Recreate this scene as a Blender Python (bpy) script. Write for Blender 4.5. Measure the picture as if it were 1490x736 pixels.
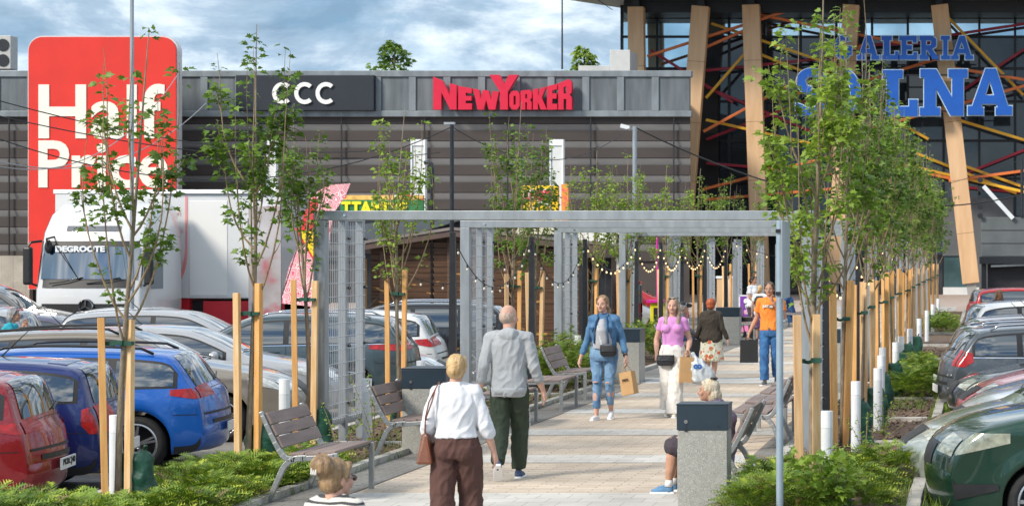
import bpy, bmesh, math, random
import numpy as np
from mathutils import Vector, Matrix, noise
PI = math.pi
sc = bpy.context.scene
for o in list(bpy.data.objects): bpy.data.objects.remove(o)
CAMH = 2.3
F = 3000.0
VX, VY = 1425.0, 371.0
LOT = -0.23
def at(px, Y): return (px - VX) / F * Y            # lateral metres of a thing standing Y metres away
def zt(py, Y): return CAMH - (py - VY) / F * Y     # height in metres
# ---------------- camera, world, sun, exposure
cd = bpy.data.cameras.new('camera'); cam = bpy.data.objects.new('camera', cd); sc.collection.objects.link(cam)
cam.location = (0, 0, CAMH); cam.rotation_euler = (PI/2, 0, 0)
cd.sensor_width = 36; cd.lens = F/1490*36
cd.shift_x = (745-VX)/1490; cd.shift_y = (VY-368)/1490
cd.clip_start = .5; cd.clip_end = 3000
cd.dof.use_dof = True; cd.dof.focus_distance = 25; cd.dof.aperture_fstop = 6.3
sc.camera = cam
SUN_EL, SUN_AZ = math.radians(38), math.radians(224)   # azimuth of the sun, clockwise from +Y
w = bpy.data.worlds.new('World'); sc.world = w; w.use_nodes = True
nt = w.node_tree; N = nt.nodes; Lk = nt.links
N.clear()
out = N.new('ShaderNodeOutputWorld'); bg = N.new('ShaderNodeBackground'); bg.inputs[1].default_value = .1
sky = N.new('ShaderNodeTexSky'); sky.sky_type = 'NISHITA'; sky.sun_disc = False
sky.sun_elevation = SUN_EL; sky.sun_rotation = SUN_AZ; sky.air_density = 1.2; sky.dust_density = .25; sky.ozone_density = 4
tc = N.new('ShaderNodeTexCoord')
sep = N.new('ShaderNodeSeparateXYZ'); Lk.new(tc.outputs['Generated'], sep.inputs[0])
def mth(op, a, b=None, clamp=False):
    n = N.new('ShaderNodeMath'); n.operation = op; n.use_clamp = clamp
    for i, v in enumerate((a, b)):
        if v is None: continue
        if isinstance(v, (int, float)): n.inputs[i].default_value = v
        else: Lk.new(v, n.inputs[i])
    return n.outputs[0]
zz = mth('ADD', mth('MAXIMUM', sep.outputs[2], 0.0), .085)
cx = mth('MULTIPLY', sep.outputs[0], 4.0); cy = mth('MULTIPLY', sep.outputs[1], 4.0); cz_ = mth('MULTIPLY', sep.outputs[2], 10.0)
comb = N.new('ShaderNodeCombineXYZ'); Lk.new(cx, comb.inputs[0]); Lk.new(cy, comb.inputs[1]); Lk.new(cz_, comb.inputs[2])
def cnoise(scale, detail, rough, off):
    mp = N.new('ShaderNodeMapping'); mp.inputs['Location'].default_value = off; Lk.new(comb.outputs[0], mp.inputs[0])
    n = N.new('ShaderNodeTexNoise'); n.inputs['Scale'].default_value = scale; n.inputs['Detail'].default_value = detail
    n.inputs['Roughness'].default_value = rough; n.inputs['Distortion'].default_value = .25
    Lk.new(mp.outputs[0], n.inputs['Vector']); return n.outputs[0]
n1 = cnoise(1.25, 9, .6, (3.4, 1.2, 0)); n2 = cnoise(2.6, 8, .62, (7.7, 2.2, 1))
def ramp(inp, pts):
    r = N.new('ShaderNodeValToRGB'); Lk.new(inp, r.inputs[0])
    while len(r.color_ramp.elements) < len(pts): r.color_ramp.elements.new(.5)
    for e, (p, c) in zip(r.color_ramp.elements, pts): e.position = p; e.color = (*c, 1) if len(c) == 3 else c
    return r.outputs[0]
mask = ramp(n1, [(.38, (0,0,0)), (.47, (.7,.7,.7)), (.57, (1,1,1))])
shade = ramp(n2, [(.34, (2.4,3.3,4.2)), (.47, (4.2,5.0,5.8)), (.60, (9.0,9.0,8.8))])
mx = N.new('ShaderNodeMix'); mx.data_type = 'RGBA'
Lk.new(mask, mx.inputs[0])
tint = N.new('ShaderNodeMix'); tint.data_type = 'RGBA'; tint.blend_type = 'MULTIPLY'; tint.inputs[0].default_value = 1
Lk.new(sky.outputs[0], tint.inputs[6]); Lk.new(ramp(sep.outputs[2], [(.0, (.34,.55,.78)), (.2, (.55,.75,.95)), (.5, (1,1,1))]), tint.inputs[7]); Lk.new(tint.outputs[2], mx.inputs[6])
# cloud brightness is linear radiance, a ramp holds it divided by ten
sh2 = N.new('ShaderNodeMix'); sh2.data_type = 'RGBA'; sh2.blend_type = 'MULTIPLY'; sh2.inputs[0].default_value = 1
Lk.new(shade, sh2.inputs[6]); hz_f = ramp(sep.outputs[2], [(.0, (.62,.74,.86)), (.16, (.80,.88,.94)), (.42, (1.3,1.3,1.3))]); Lk.new(hz_f, sh2.inputs[7])
Lk.new(sh2.outputs[2], mx.inputs[7]); Lk.new(mx.outputs[2], bg.inputs[0]); Lk.new(bg.outputs[0], out.inputs[0])
sl = bpy.data.lights.new('sun', 'SUN'); sl.energy = 2.7; sl.angle = math.radians(13); sl.color = (1, .91, .79)
so = bpy.data.objects.new('sun', sl); sc.collection.objects.link(so)
sd = Vector((math.sin(SUN_AZ)*math.cos(SUN_EL), math.cos(SUN_AZ)*math.cos(SUN_EL), math.sin(SUN_EL)))
so.rotation_euler = sd.to_track_quat('Z', 'Y').to_euler()
sc.view_settings.view_transform = 'Standard'; sc.view_settings.look = 'None'; sc.view_settings.gamma = 1
sc.view_settings.use_curve_mapping = False; sc.view_settings.exposure = .62
# ---------------- materials
MATS = {}
def P(name, col, rough=.6, metal=0., var=.12, scale=6., bump=0., bscale=60., coat=0., col2=None, spec=.5, stretch=(1,1,1), trans=0, detail=5, emit=None):
    if name in MATS: return MATS[name]
    m = bpy.data.materials.new(name); m.use_nodes = True; t = m.node_tree; b = t.nodes['Principled BSDF']
    b.inputs['Roughness'].default_value = rough; b.inputs['Metallic'].default_value = metal
    b.inputs['Specular IOR Level'].default_value = spec; b.inputs['Coat Weight'].default_value = coat; b.inputs['Coat Roughness'].default_value = .03
    co = t.nodes.new('ShaderNodeTexCoord'); mp = t.nodes.new('ShaderNodeMapping'); mp.inputs['Scale'].default_value = stretch
    t.links.new(co.outputs['Object'], mp.inputs[0])
    nz = t.nodes.new('ShaderNodeTexNoise'); nz.inputs['Scale'].default_value = scale; nz.inputs['Detail'].default_value = detail
    t.links.new(mp.outputs[0], nz.inputs['Vector'])
    r = t.nodes.new('ShaderNodeValToRGB'); t.links.new(nz.outputs[0], r.inputs[0])
    c2 = col2 or tuple(min(1, c*(1+var)) for c in col); c1 = col if col2 else tuple(c*(1-var) for c in col)
    r.color_ramp.elements[0].position = .32; r.color_ramp.elements[1].position = .68
    r.color_ramp.elements[0].color = (*c1, 1); r.color_ramp.elements[1].color = (*c2, 1)
    t.links.new(r.outputs[0], b.inputs['Base Color'])
    if bump:
        n2 = t.nodes.new('ShaderNodeTexNoise'); n2.inputs['Scale'].default_value = bscale; n2.inputs['Detail'].default_value = 3
        t.links.new(mp.outputs[0], n2.inputs['Vector'])
        bp = t.nodes.new('ShaderNodeBump'); bp.inputs['Strength'].default_value = bump; bp.inputs['Distance'].default_value = .02
        t.links.new(n2.outputs[0], bp.inputs['Height']); t.links.new(bp.outputs[0], b.inputs['Normal'])
    if trans:
        tr = t.nodes.new('ShaderNodeBsdfTranslucent'); t.links.new(r.outputs[0], tr.inputs[0])
        ms = t.nodes.new('ShaderNodeMixShader'); ms.inputs[0].default_value = trans
        o_ = t.nodes['Material Output']; t.links.new(b.outputs[0], ms.inputs[1]); t.links.new(tr.outputs[0], ms.inputs[2]); t.links.new(ms.outputs[0], o_.inputs[0])
    if emit:
        b.inputs['Emission Color'].default_value = (*emit[0], 1); b.inputs['Emission Strength'].default_value = emit[1]
    MATS[name] = m; return m
def nodes_of(m): return m.node_tree, m.node_tree.nodes['Principled BSDF']
def spots(m, scale, thr, col, coords='Object', kind='voronoi', soft=.03):
    """lay a second colour over a material where a voronoi / noise field passes a threshold"""
    t, b = nodes_of(m); src = b.inputs['Base Color'].links[0].from_socket
    co = t.nodes.new('ShaderNodeTexCoord')
    if kind == 'voronoi':
        v = t.nodes.new('ShaderNodeTexVoronoi'); v.inputs['Scale'].default_value = scale; o_ = v.outputs['Distance']
    else:
        v = t.nodes.new('ShaderNodeTexNoise'); v.inputs['Scale'].default_value = scale; v.inputs['Detail'].default_value = 4; o_ = v.outputs[0]
    t.links.new(co.outputs[coords], v.inputs['Vector'])
    r = t.nodes.new('ShaderNodeMapRange'); r.inputs['From Min'].default_value = thr-soft; r.inputs['From Max'].default_value = thr+soft
    if kind == 'voronoi': r.inputs['To Min'].default_value = 1; r.inputs['To Max'].default_value = 0
    t.links.new(o_, r.inputs['Value'])
    mx_ = t.nodes.new('ShaderNodeMix'); mx_.data_type = 'RGBA'; t.links.new(r.outputs[0], mx_.inputs[0])
    t.links.new(src, mx_.inputs[6]); mx_.inputs[7].default_value = (*col, 1); t.links.new(mx_.outputs[2], b.inputs['Base Color'])
    return m
# ---------------- mesh helpers
class MB:
    def __init__(s): s.v = []; s.f = []; s.m = []; s.k = 0
    def mat(s, k): s.k = k; return s
    def add(s, vs, fs):
        n = len(s.v); s.v += [tuple(p) for p in vs]; s.f += [tuple(i+n for i in f) for f in fs]; s.m += [s.k]*len(fs); return s
    def box(s, c, d, rz=0, rx=0, ry=0, taper=1.):
        hx, hy, hz = d[0]/2, d[1]/2, d[2]/2
        R = Matrix.Rotation(rz, 3, 'Z') @ Matrix.Rotation(ry, 3, 'Y') @ Matrix.Rotation(rx, 3, 'X'); C = Vector(c)
        vs = []
        for z in (-1, 1):
            k = taper if z > 0 else 1
            for x, y in ((-1,-1),(1,-1),(1,1),(-1,1)): vs.append(C + R @ Vector((x*hx*k, y*hy*k, z*hz)))
        return s.add(vs, [(3,2,1,0),(4,5,6,7),(0,1,5,4),(1,2,6,5),(2,3,7,6),(3,0,4,7)])
    def b(s, x0, x1, y0, y1, z0, z1): return s.box(((x0+x1)/2,(y0+y1)/2,(z0+z1)/2), (abs(x1-x0),abs(y1-y0),abs(z1-z0)))
    def tube(s, pts, rad, n=8, cap=True, sx=1., up=None):
        pts = [Vector(p) for p in pts]
        if not hasattr(rad, '__len__'): rad = [rad]*len(pts)
        rings = []; u = None
        for i, p in enumerate(pts):
            d = (pts[min(i+1, len(pts)-1)] - pts[max(i-1, 0)]).normalized()
            if u is None:
                u = Vector(up) if up else (Vector((1,0,0)) if abs(d.x) < .9 else Vector((0,1,0)))
            u = (u - d*u.dot(d)).normalized(); v = d.cross(u)
            rings.append([p + (u*math.cos(2*PI*k/n)*sx + v*math.sin(2*PI*k/n))*rad[i] for k in range(n)])
        vs = [q for r in rings for q in r]; fs = []
        for i in range(len(pts)-1):
            for k in range(n): fs.append((i*n+k, i*n+(k+1)%n, (i+1)*n+(k+1)%n, (i+1)*n+k))
        if cap: fs += [tuple(range(n))[::-1], tuple((len(pts)-1)*n+k for k in range(n))]
        return s.add(vs, fs)
    def bar(s, p0, p1, w, h, up=(0,0,1)):
        p0, p1 = Vector(p0), Vector(p1); d = (p1-p0).normalized(); u = Vector(up); u = (u-d*u.dot(d)).normalized(); v = d.cross(u)
        vs = [p + v*a*w/2 + u*b*h/2 for p in (p0, p1) for a, b in ((-1,-1),(1,-1),(1,1),(-1,1))]
        return s.add(vs, [(3,2,1,0),(4,5,6,7),(0,1,5,4),(1,2,6,5),(2,3,7,6),(3,0,4,7)])
    def ell(s, c, r, n=12, m=8, R=None):
        C = Vector(c); vs = []; fs = []
        if not hasattr(r, '__len__'): r = (r, r, r)
        for i in range(1, m):
            a = PI*i/m
            for k in range(n):
                q = Vector((r[0]*math.sin(a)*math.cos(2*PI*k/n), r[1]*math.sin(a)*math.sin(2*PI*k/n), r[2]*math.cos(a)))
                vs.append(C + (R @ q if R else q))
        t = Vector((0,0,r[2])); vs.append(C + (R @ t if R else t)); vs.append(C - (R @ t if R else t))
        for i in range(m-2):
            for k in range(n): fs.append((i*n+k, (i+1)*n+k, (i+1)*n+(k+1)%n, i*n+(k+1)%n))
        T = (m-1)*n
        for k in range(n): fs += [(T, k, (k+1)%n), (T+1, (m-2)*n+(k+1)%n, (m-2)*n+k)]
        return s.add(vs, fs)
    def cap(s, p0, p1, r0, r1, n=12):
        p0, p1 = Vector(p0), Vector(p1); d = (p1-p0); L = max(d.length, 1e-5); d /= L
        pts = []; rad = []
        for a in (80, 55, 30): pts.append(p0 - d*r0*math.sin(math.radians(a))); rad.append(r0*math.cos(math.radians(a)))
        pts += [p0, p1]; rad += [r0, r1]
        for a in (30, 55, 80): pts.append(p1 + d*r1*math.sin(math.radians(a))); rad.append(r1*math.cos(math.radians(a)))
        return s.tube(pts, rad, n)
    def loft(s, secs, n=20, ax=Vector((1,0,0)), ay=Vector((0,1,0)), pw=2.0):
        vs = []; fs = []
        for c, rx, ry in secs:
            for k in range(n):
                a = 2*PI*k/n; ca, sa = math.cos(a), math.sin(a)
                q = ax*rx*math.copysign(abs(ca)**(2/pw), ca) + ay*ry*math.copysign(abs(sa)**(2/pw), sa)
                vs.append(Vector(c)+q)
        for i in range(len(secs)-1):
            for k in range(n): fs.append((i*n+k, i*n+(k+1)%n, (i+1)*n+(k+1)%n, (i+1)*n+k))
        fs += [tuple(range(n))[::-1], tuple((len(secs)-1)*n+k for k in range(n))]
        return s.add(vs, fs)
    def prism(s, poly, o, ux, uy, depth):
        """flat outline poly (list of 2-D) placed at o in the plane ux, uy and given depth along their normal (both ways)"""
        o, ux, uy = Vector(o), Vector(ux), Vector(uy); nn = ux.cross(uy).normalized()*depth/2; n = len(poly)
        vs = [o+ux*a+uy*b-nn for a, b in poly] + [o+ux*a+uy*b+nn for a, b in poly]
        fs = [tuple(range(n))[::-1], tuple(range(n, 2*n))] + [(i, (i+1)%n, n+(i+1)%n, n+i) for i in range(n)]
        return s.add(vs, fs)
    def build(s, name, mats, parent=None, bevel=0, smooth=False, loc=None, remesh=0, sm=2, fold=0, fsize=.12, seed=0):
        me = bpy.data.meshes.new(name); me.from_pydata(s.v, [], s.f)
        if not isinstance(mats, (list, tuple)): mats = [mats]
        for m in mats: me.materials.append(m)
        if len(mats) > 1: me.polygons.foreach_set('material_index', s.m)
        bm = bmesh.new(); bm.from_mesh(me); bmesh.ops.recalc_face_normals(bm, faces=bm.faces); bm.to_mesh(me); bm.free()
        o = bpy.data.objects.new(name, me); sc.collection.objects.link(o)
        if loc: o.location = loc
        if parent: o.parent = parent
        if remesh:
            r = o.modifiers.new('r', 'REMESH'); r.mode = 'VOXEL'; r.voxel_size = remesh
            q = o.modifiers.new('s', 'SMOOTH'); q.factor = .5; q.iterations = sm
            apply(o)
            if fold:
                vs = np.empty(len(o.data.vertices)*3, np.float32); o.data.vertices.foreach_get('co', vs); vs = vs.reshape(-1, 3)
                nr = np.empty(len(o.data.vertices)*3, np.float32); o.data.vertices.foreach_get('normal', nr); nr = nr.reshape(-1, 3)
                for i in range(len(vs)):
                    p = Vector(vs[i])/fsize + Vector((seed*7.3, 0, 0)); p.z *= .55; p.x += p.z*.5
                    d = max(-.15, 1-abs(noise.noise(p))*3.2 + .5*noise.noise(p*2.3))
                    vs[i] += nr[i]*d*fold
                o.data.vertices.foreach_set('co', vs.ravel()); o.data.update()
            smooth = True
        if bevel:
            b_ = o.modifiers.new('b', 'BEVEL'); b_.width = bevel; b_.segments = 2; b_.limit_method = 'ANGLE'; b_.angle_limit = math.radians(40)
        if smooth: o.data.polygons.foreach_set('use_smooth', [True]*len(o.data.polygons))
        return o
def apply(o):
    dg = bpy.context.evaluated_depsgraph_get(); dg.update()
    me = bpy.data.meshes.new_from_object(o.evaluated_get(dg)); old = o.data; o.modifiers.clear(); o.data = me; bpy.data.meshes.remove(old)
def fastmesh(name, V, Fc, mats, parent=None, smooth=False, mi=None):
    """V (n,3) array, Fc (m,k) array of one face size"""
    V = np.asarray(V, np.float32); Fc = np.asarray(Fc, np.int32); k = Fc.shape[1]
    me = bpy.data.meshes.new(name); me.vertices.add(len(V)); me.vertices.foreach_set('co', V.ravel())
    me.loops.add(Fc.size); me.loops.foreach_set('vertex_index', Fc.ravel()); me.polygons.add(len(Fc))
    me.polygons.foreach_set('loop_start', np.arange(0, Fc.size, k, dtype=np.int32))
    if not isinstance(mats, (list, tuple)): mats = [mats]
    for m in mats: me.materials.append(m)
    if mi is not None: me.polygons.foreach_set('material_index', np.asarray(mi, np.int32))
    me.update(calc_edges=True); me.validate()
    if smooth: me.polygons.foreach_set('use_smooth', [True]*len(me.polygons))
    o = bpy.data.objects.new(name, me); sc.collection.objects.link(o)
    if parent: o.parent = parent
    return o
def tag(o, label=None, cat=None, group=None, kind=None):
    if label: o['label'] = label
    if cat: o['category'] = cat
    if group: o['group'] = group
    if kind: o['kind'] = kind
    return o
def thing(name, loc=(0,0,0), rz=0, label=None, cat=None, group=None):
    o = bpy.data.objects.new(name, None); o.empty_display_size = .2; sc.collection.objects.link(o)
    o.location = loc; o.rotation_euler = (0, 0, rz); return tag(o, label, cat, group)
def struct(o): o['kind'] = 'structure'; return o
KIDS = {}
def copy_thing(root, loc, rz=None, label=None, scale=None):
    if root.name not in KIDS: KIDS[root.name] = [(c, [g for g in bpy.data.objects if g.parent == c]) for c in bpy.data.objects if c.parent == root]
    r = root.copy(); sc.collection.objects.link(r); r.location = loc
    if rz is not None: r.rotation_euler = (0, 0, rz)
    if label: r['label'] = label
    if scale: r.scale = scale
    for c, gs in KIDS[root.name]:
        d = c.copy(); sc.collection.objects.link(d); d.parent = r
        for g in gs:
            e = g.copy(); sc.collection.objects.link(e); e.parent = d
    return r
def text(name, s, mat, x0, x1, z0, z1, y, parent=None, extrude=.05, bold=0, rot=None, face=-1):
    """lettering fitted into the box x0..x1, z0..z1 on the plane y, front towards the camera"""
    cu = bpy.data.curves.new(name, 'FONT'); cu.body = s; cu.extrude = 1; cu.offset = bold; cu.resolution_u = 4; cu.size = 1
    o = bpy.data.objects.new(name, cu); sc.collection.objects.link(o)
    dg = bpy.context.evaluated_depsgraph_get(); dg.update()
    me = bpy.data.meshes.new_from_object(o.evaluated_get(dg)); bpy.data.objects.remove(o); bpy.data.curves.remove(cu)
    n = len(me.vertices); v = np.empty(n*3, np.float32); me.vertices.foreach_get('co', v); v = v.reshape(-1, 3)
    lo, hi = v.min(0), v.max(0); q = np.empty_like(v)
    q[:, 0] = x0 + (v[:, 0]-lo[0])/(hi[0]-lo[0])*(x1-x0)
    q[:, 2] = z0 + (v[:, 1]-lo[1])/(hi[1]-lo[1])*(z1-z0)
    q[:, 1] = y - v[:, 2]*extrude/2
    me.vertices.foreach_set('co', q.ravel()); me.update(); me.materials.clear(); me.materials.append(mat)
    o = bpy.data.objects.new(name, me); sc.collection.objects.link(o)
    if parent: o.parent = parent
    return o
ORD = 'nearest second third fourth fifth sixth seventh eighth ninth tenth eleventh twelfth thirteenth fourteenth fifteenth sixteenth seventeenth eighteenth'.split()
# ================= shared materials
M_galv = P('galvanised_steel', (.36,.39,.41), .42, .55, .12, 9, stretch=(1,1,.3))
M_dark = P('anthracite_paint', (.018,.02,.024), .4, 0, .2, 8)
M_slate = P('slate_hood_paint', (.022,.038,.055), .38, .2, .12, 4)
M_alu = P('cast_aluminium', (.33,.34,.34), .42, .6, .12, 9)
M_slat = P('brown_composite', (.23,.17,.15), .6, 0, .25, 8, .15, 90, stretch=(1,.15,1))
M_aggr = P('exposed_aggregate', (.36,.36,.33), .85, 0, .1, 30, .5, 160); spots(M_aggr, 95, .26, (.17,.17,.155)); spots(M_aggr, 60, .62, (.5,.49,.45), kind='noise')
M_stake = P('pine_stake', (.66,.31,.085), .65, 0, .2, 5, .1, 50, stretch=(6,6,.5), col2=(.80,.46,.17)); spots(M_stake, 2.2, .085, (.2,.08,.03), soft=.02)
M_strap = P('green_strap', (.012,.07,.045), .7, 0, .3, 20)
M_bag = P('green_tarpaulin', (.008,.06,.035), .45, 0, .35, 7, .4, 18)
M_white = P('white_plastic', (.68,.71,.73), .4, 0, .04, 5)
M_white2 = P('white_diffuser', (.82,.84,.86), .3, 0, .03, 5)
M_bark = P('young_bark', (.17,.13,.09), .85, 0, .35, 22, .5, 60, col2=(.30,.25,.18), stretch=(1,1,.35))
M_twig = P('shoot_bark', (.26,.19,.11), .8, 0, .25, 30)
M_leafA = P('maple_leaf_dark', (.07,.145,.013), .5, 0, .3, 1.4, col2=(.17,.29,.03), trans=.3)
M_leafB = P('maple_leaf_bright', (.15,.27,.03), .5, 0, .3, 1.4, col2=(.31,.43,.05), trans=.35)
M_jun = P('juniper_green', (.085,.165,.014), .6, 0, .3, 1.5, col2=(.21,.32,.03), trans=.2)
M_jun2 = P('juniper_tip', (.33,.42,.035), .6, 0, .3, 3, col2=(.46,.52,.06), trans=.25)
M_soil = P('mulch_soil', (.085,.055,.038), .95, 0, .3, 14, 1., 30, col2=(.17,.115,.08))
M_kerb = P('kerb_concrete', (.36,.345,.315), .9, 0, .2, 4, .3, 60, col2=(.47,.45,.41)); spots(M_kerb, 2.5, .62, (.2,.19,.17), kind='noise', soft=.08)
M_glass = P('car_glass', (.012,.02,.024), .03, 0, .2, 1, spec=1.0, coat=1)
M_glass.node_tree.nodes['Principled BSDF'].inputs['IOR'].default_value = 1.8
M_tyre = P('tyre_rubber', (.014,.014,.015), .8, 0, .3, 20)
M_rim = P('alloy_rim', (.45,.46,.48), .25, .8, .08, 6)
M_trim = P('black_trim', (.015,.015,.016), .45, 0, .2, 10)
M_chrome = P('chrome_trim', (.7,.7,.72), .12, 1, .04, 6)
M_red = P('tail_lamp_red', (.36,.004,.006), .25, 0, .4, 14, coat=.5)
M_clear = P('headlamp_clear', (.62,.64,.62), .08, .35, .25, 14, coat=1)
M_hazy = P('headlamp_hazy', (.40,.42,.33), .12, .25, .3, 16, coat=1)
M_plate = P('number_plate', (.78,.78,.76), .4, 0, .03, 5)
M_ink = P('ink_black', (.012,.012,.014), .5, 0, .1, 5)
M_bulb = P('warm_bulb', (.8,.7,.5), .3, 0, .05, 5, emit=((1,.62,.26), 1.0))
M_bulb_off = P('clear_bulb', (.75,.70,.58), .15, 0, .05, 5)
M_brass = P('bulb_socket', (.03,.03,.03), .5, 0, .1, 5)
def paint(name, c, metal=.35, rough=.32): return P(name, c, rough, metal, .06, 2, coat=1)

# ================= cars
def chaikin(pts, k=2):
    for _ in range(k):
        q = [pts[0]]
        for a, b in zip(pts, pts[1:]):
            q += [(a[0]*.75+b[0]*.25, a[1]*.75+b[1]*.25), (a[0]*.25+b[0]*.75, a[1]*.25+b[1]*.75)]
        q.append(pts[-1]); pts = q
    return pts
PROFILES = {   # x in units of length, z in units of height; nose at x=0
 'wagon': [(0,.33),(.003,.40),(.02,.47),(.06,.56),(.13,.63),(.26,.69),(.30,.72),(.44,.955),(.52,.99),(.62,1.0),(.80,.985),(.90,.955),(.925,.92),(.975,.68),(.99,.62),(1,.40),(.999,.33)],
 'hatch': [(0,.33),(.004,.40),(.025,.47),(.08,.57),(.16,.63),(.27,.68),(.31,.71),(.47,.95),(.56,.99),(.68,1.0),(.82,.975),(.90,.93),(.925,.90),(.965,.66),(.985,.60),(1,.42),(.999,.33)],
 'mini': [(0,.31),(.004,.38),(.025,.44),(.08,.54),(.17,.61),(.24,.655),(.27,.67),(.44,.94),(.54,.99),(.68,1.0),(.84,.98),(.93,.94),(.95,.90),(.975,.66),(.99,.60),(1,.42),(.999,.32)],
 'suv': [(0,.36),(.004,.44),(.02,.52),(.06,.60),(.14,.65),(.26,.70),(.29,.72),(.41,.95),(.50,.99),(.62,1.0),(.82,.985),(.91,.95),(.935,.91),(.97,.70),(.985,.64),(1,.46),(.999,.36)],
 'sedan': [(0,.36),(.004,.42),(.02,.50),(.08,.59),(.18,.65),(.28,.70),(.31,.72),(.45,.96),(.53,.99),(.62,1.0),(.70,.97),(.84,.78),(.88,.755),(.96,.74),(.985,.70),(1,.50),(.999,.36)],
}
class Car:
    def __init__(s, L, W, H, kind, wheel=.32, belt=.66, sill=.20, axles=(.195,.80), tumble=.62, rake=0):
        s.L, s.W, s.H = L, W, H; s.R = wheel; s.belt = belt*H; s.sill = sill; s.ax = (axles[0]*L, axles[1]*L); s.tum = tumble
        pts = chaikin([(x*L, z*H) for x, z in PROFILES[kind]], 3); xs = [pts[0][0]]; zs = [pts[0][1]]
        for x, z in pts[1:]:
            if x > xs[-1]+1e-5: xs.append(x); zs.append(z)
        s.px, s.pz = np.array(xs), np.array(zs); s.z0 = zs[0]; s.z1 = zs[-1]; s.L = xs[-1]
        lp = chaikin([(0, s.z0), (.01, s.z0-.12), (.05, sill+.04), (.16, sill), (.5*L, sill-.01), (L-.22, sill+.01), (L-.05, sill+.05), (L-.01, s.z1-.12), (s.L, s.z1)], 2)
        s.lx = np.array([p[0] for p in lp]); s.lz = np.array([p[1] for p in lp])
        s.ra = wheel+.055
    def hi(s, x): return float(np.interp(x, s.px, s.pz))
    def lo(s, x):
        z = float(np.interp(x, s.lx, s.lz))
        for a in s.ax:
            d = abs(x-a)
            if d < s.ra: z = max(z, s.R + math.sqrt(s.ra**2-d*d))
        return min(z, s.hi(x))
    def wd(s, x, z):
        L, W, H = s.L, s.W/2, s.H
        p = 1.
        if x < .9: p -= .15*((.9-x)/.9)**2.4
        t = L-x
        if t < .7: p -= .11*((.7-t)/.7)**2.4
        b = s.belt
        if z < .42: k = 1 - .05*((.42-z)/.3)**1.5
        elif z < b-.18: k = 1.
        elif z < b: k = 1 - .035*((z-b+.18)/.18)**2
        else: k = .965 - .28*s.tum*((z-b)/(H-b))**1.35*1.15
        for a in s.ax:                                  # flared wheel arches
            d = math.hypot(x-a, z-s.R)
            if d < s.ra+.14: k += .016*max(0, 1-abs(d-s.ra-.03)/.11)
        k += .007*max(0, 1-abs(z-(b-.14))/.035)           # shoulder crease
        w = W*p*k; r = .085; d = s.hi(x)-z
        if d < r: w -= r*(1-math.sqrt(max(0, 1-(1-max(d, 0)/r)**2)))
        return w
    def nrm(s, x, up=True):
        f = s.hi if up else (lambda q: float(np.interp(q, s.lx, s.lz)))
        e = .006; a, b = max(0, x-e), min(s.L, x+e); dx, dz = b-a, f(b)-f(a); n = Vector((-dz, 0, dx))
        if n.length < 1e-9: n = Vector((0, 0, 1))
        n.normalize()
        if not up: n = -n
        return n
    def top(s, x, u, off=0):
        h = s.hi(x); w = s.wd(x, h); n = s.nrm(x); c = .03 + .12*n.x*n.x
        return Vector((x, u*w, h)) + n*(c*(1-u*u)+off)
    def bot(s, x, u):
        h = s.lo(x); w = s.wd(x, h)
        if s.L-x < .12 or x < .12:
            n = s.nrm(x, False); c = .15*n.x*n.x
        else: n = Vector((0,0,-1)); c = 0
        if x <= 0 or x >= s.L-1e-6: n = s.nrm(x); c = .03+.12*n.x*n.x
        return Vector((x, u*w, h)) + n*(c*(1-u*u))
    def stations(s):
        seg = np.hypot(np.diff(s.px), np.diff(s.pz)); cum = np.concatenate([[0], np.cumsum(seg)])
        xs = list(np.interp(np.linspace(0, cum[-1], 84), cum, s.px))
        xs += [0.004, .015, .03, .06, .1, s.L-.004, s.L-.015, s.L-.03, s.L-.06, s.L-.1]
        for a in s.ax:
            xs = [x for x in xs if not abs(x-a) < s.ra+.02]
            xs += [a + s.ra*math.sin(q) for q in np.linspace(-PI/2, PI/2, 19)] + [a-s.ra-.004, a+s.ra+.004]
        xs = sorted(xs); r = [xs[0]]
        for x in xs[1:]:
            if x-r[-1] > .0025: r.append(x)
        r[-1] = s.L; r[0] = 0; return r
    def body(s):
        xs = s.stations(); T = [0, .06, .14, .24, .34, .44, .54, .63, .72, .80, .87, .92, .96, .985, 1.]; U = np.linspace(-1, 1, 13); V = []; Fc = []; K = []
        nT, nU = len(T), len(U); ring = 2*nT + nU-2 + nU-2
        for x in xs:
            lo, hi = s.lo(x), s.hi(x)
            left = [Vector((x, -s.wd(x, lo+(hi-lo)*t), lo+(hi-lo)*t)) for t in T]
            topp = [s.top(x, u) for u in U[1:-1]]
            right = [Vector((x, -q.y, q.z)) for q in left[::-1]]
            bt = [s.bot(x, u) for u in U[1:-1][::-1]]
            V += left + topp + right + bt
        for i in range(len(xs)-1):
            xm = (xs[i]+xs[i+1])/2
            for k in range(ring):
                Fc.append((i*ring+k, (i+1)*ring+k, (i+1)*ring+(k+1)%ring, i*ring+(k+1)%ring))
                bottom = k >= 2*nT+nU-3
                K.append(1 if bottom and .10 < xm < s.L-.10 else 0)
        return V, Fc, K
    def side_patch(s, x0, x1, flo, fhi, side, off, n=14, m=5):
        vs = []; fs = []
        for i in range(n+1):
            x = x0+(x1-x0)*i/n; a, b = flo(x), fhi(x); b = max(b, a+.001)
            for j in range(m+1):
                z = a+(b-a)*j/m; vs.append((x, side*(s.wd(x, z)+off), z))
        for i in range(n):
            for j in range(m): fs.append((i*(m+1)+j, (i+1)*(m+1)+j, (i+1)*(m+1)+j+1, i*(m+1)+j+1))
        return vs, fs
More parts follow.
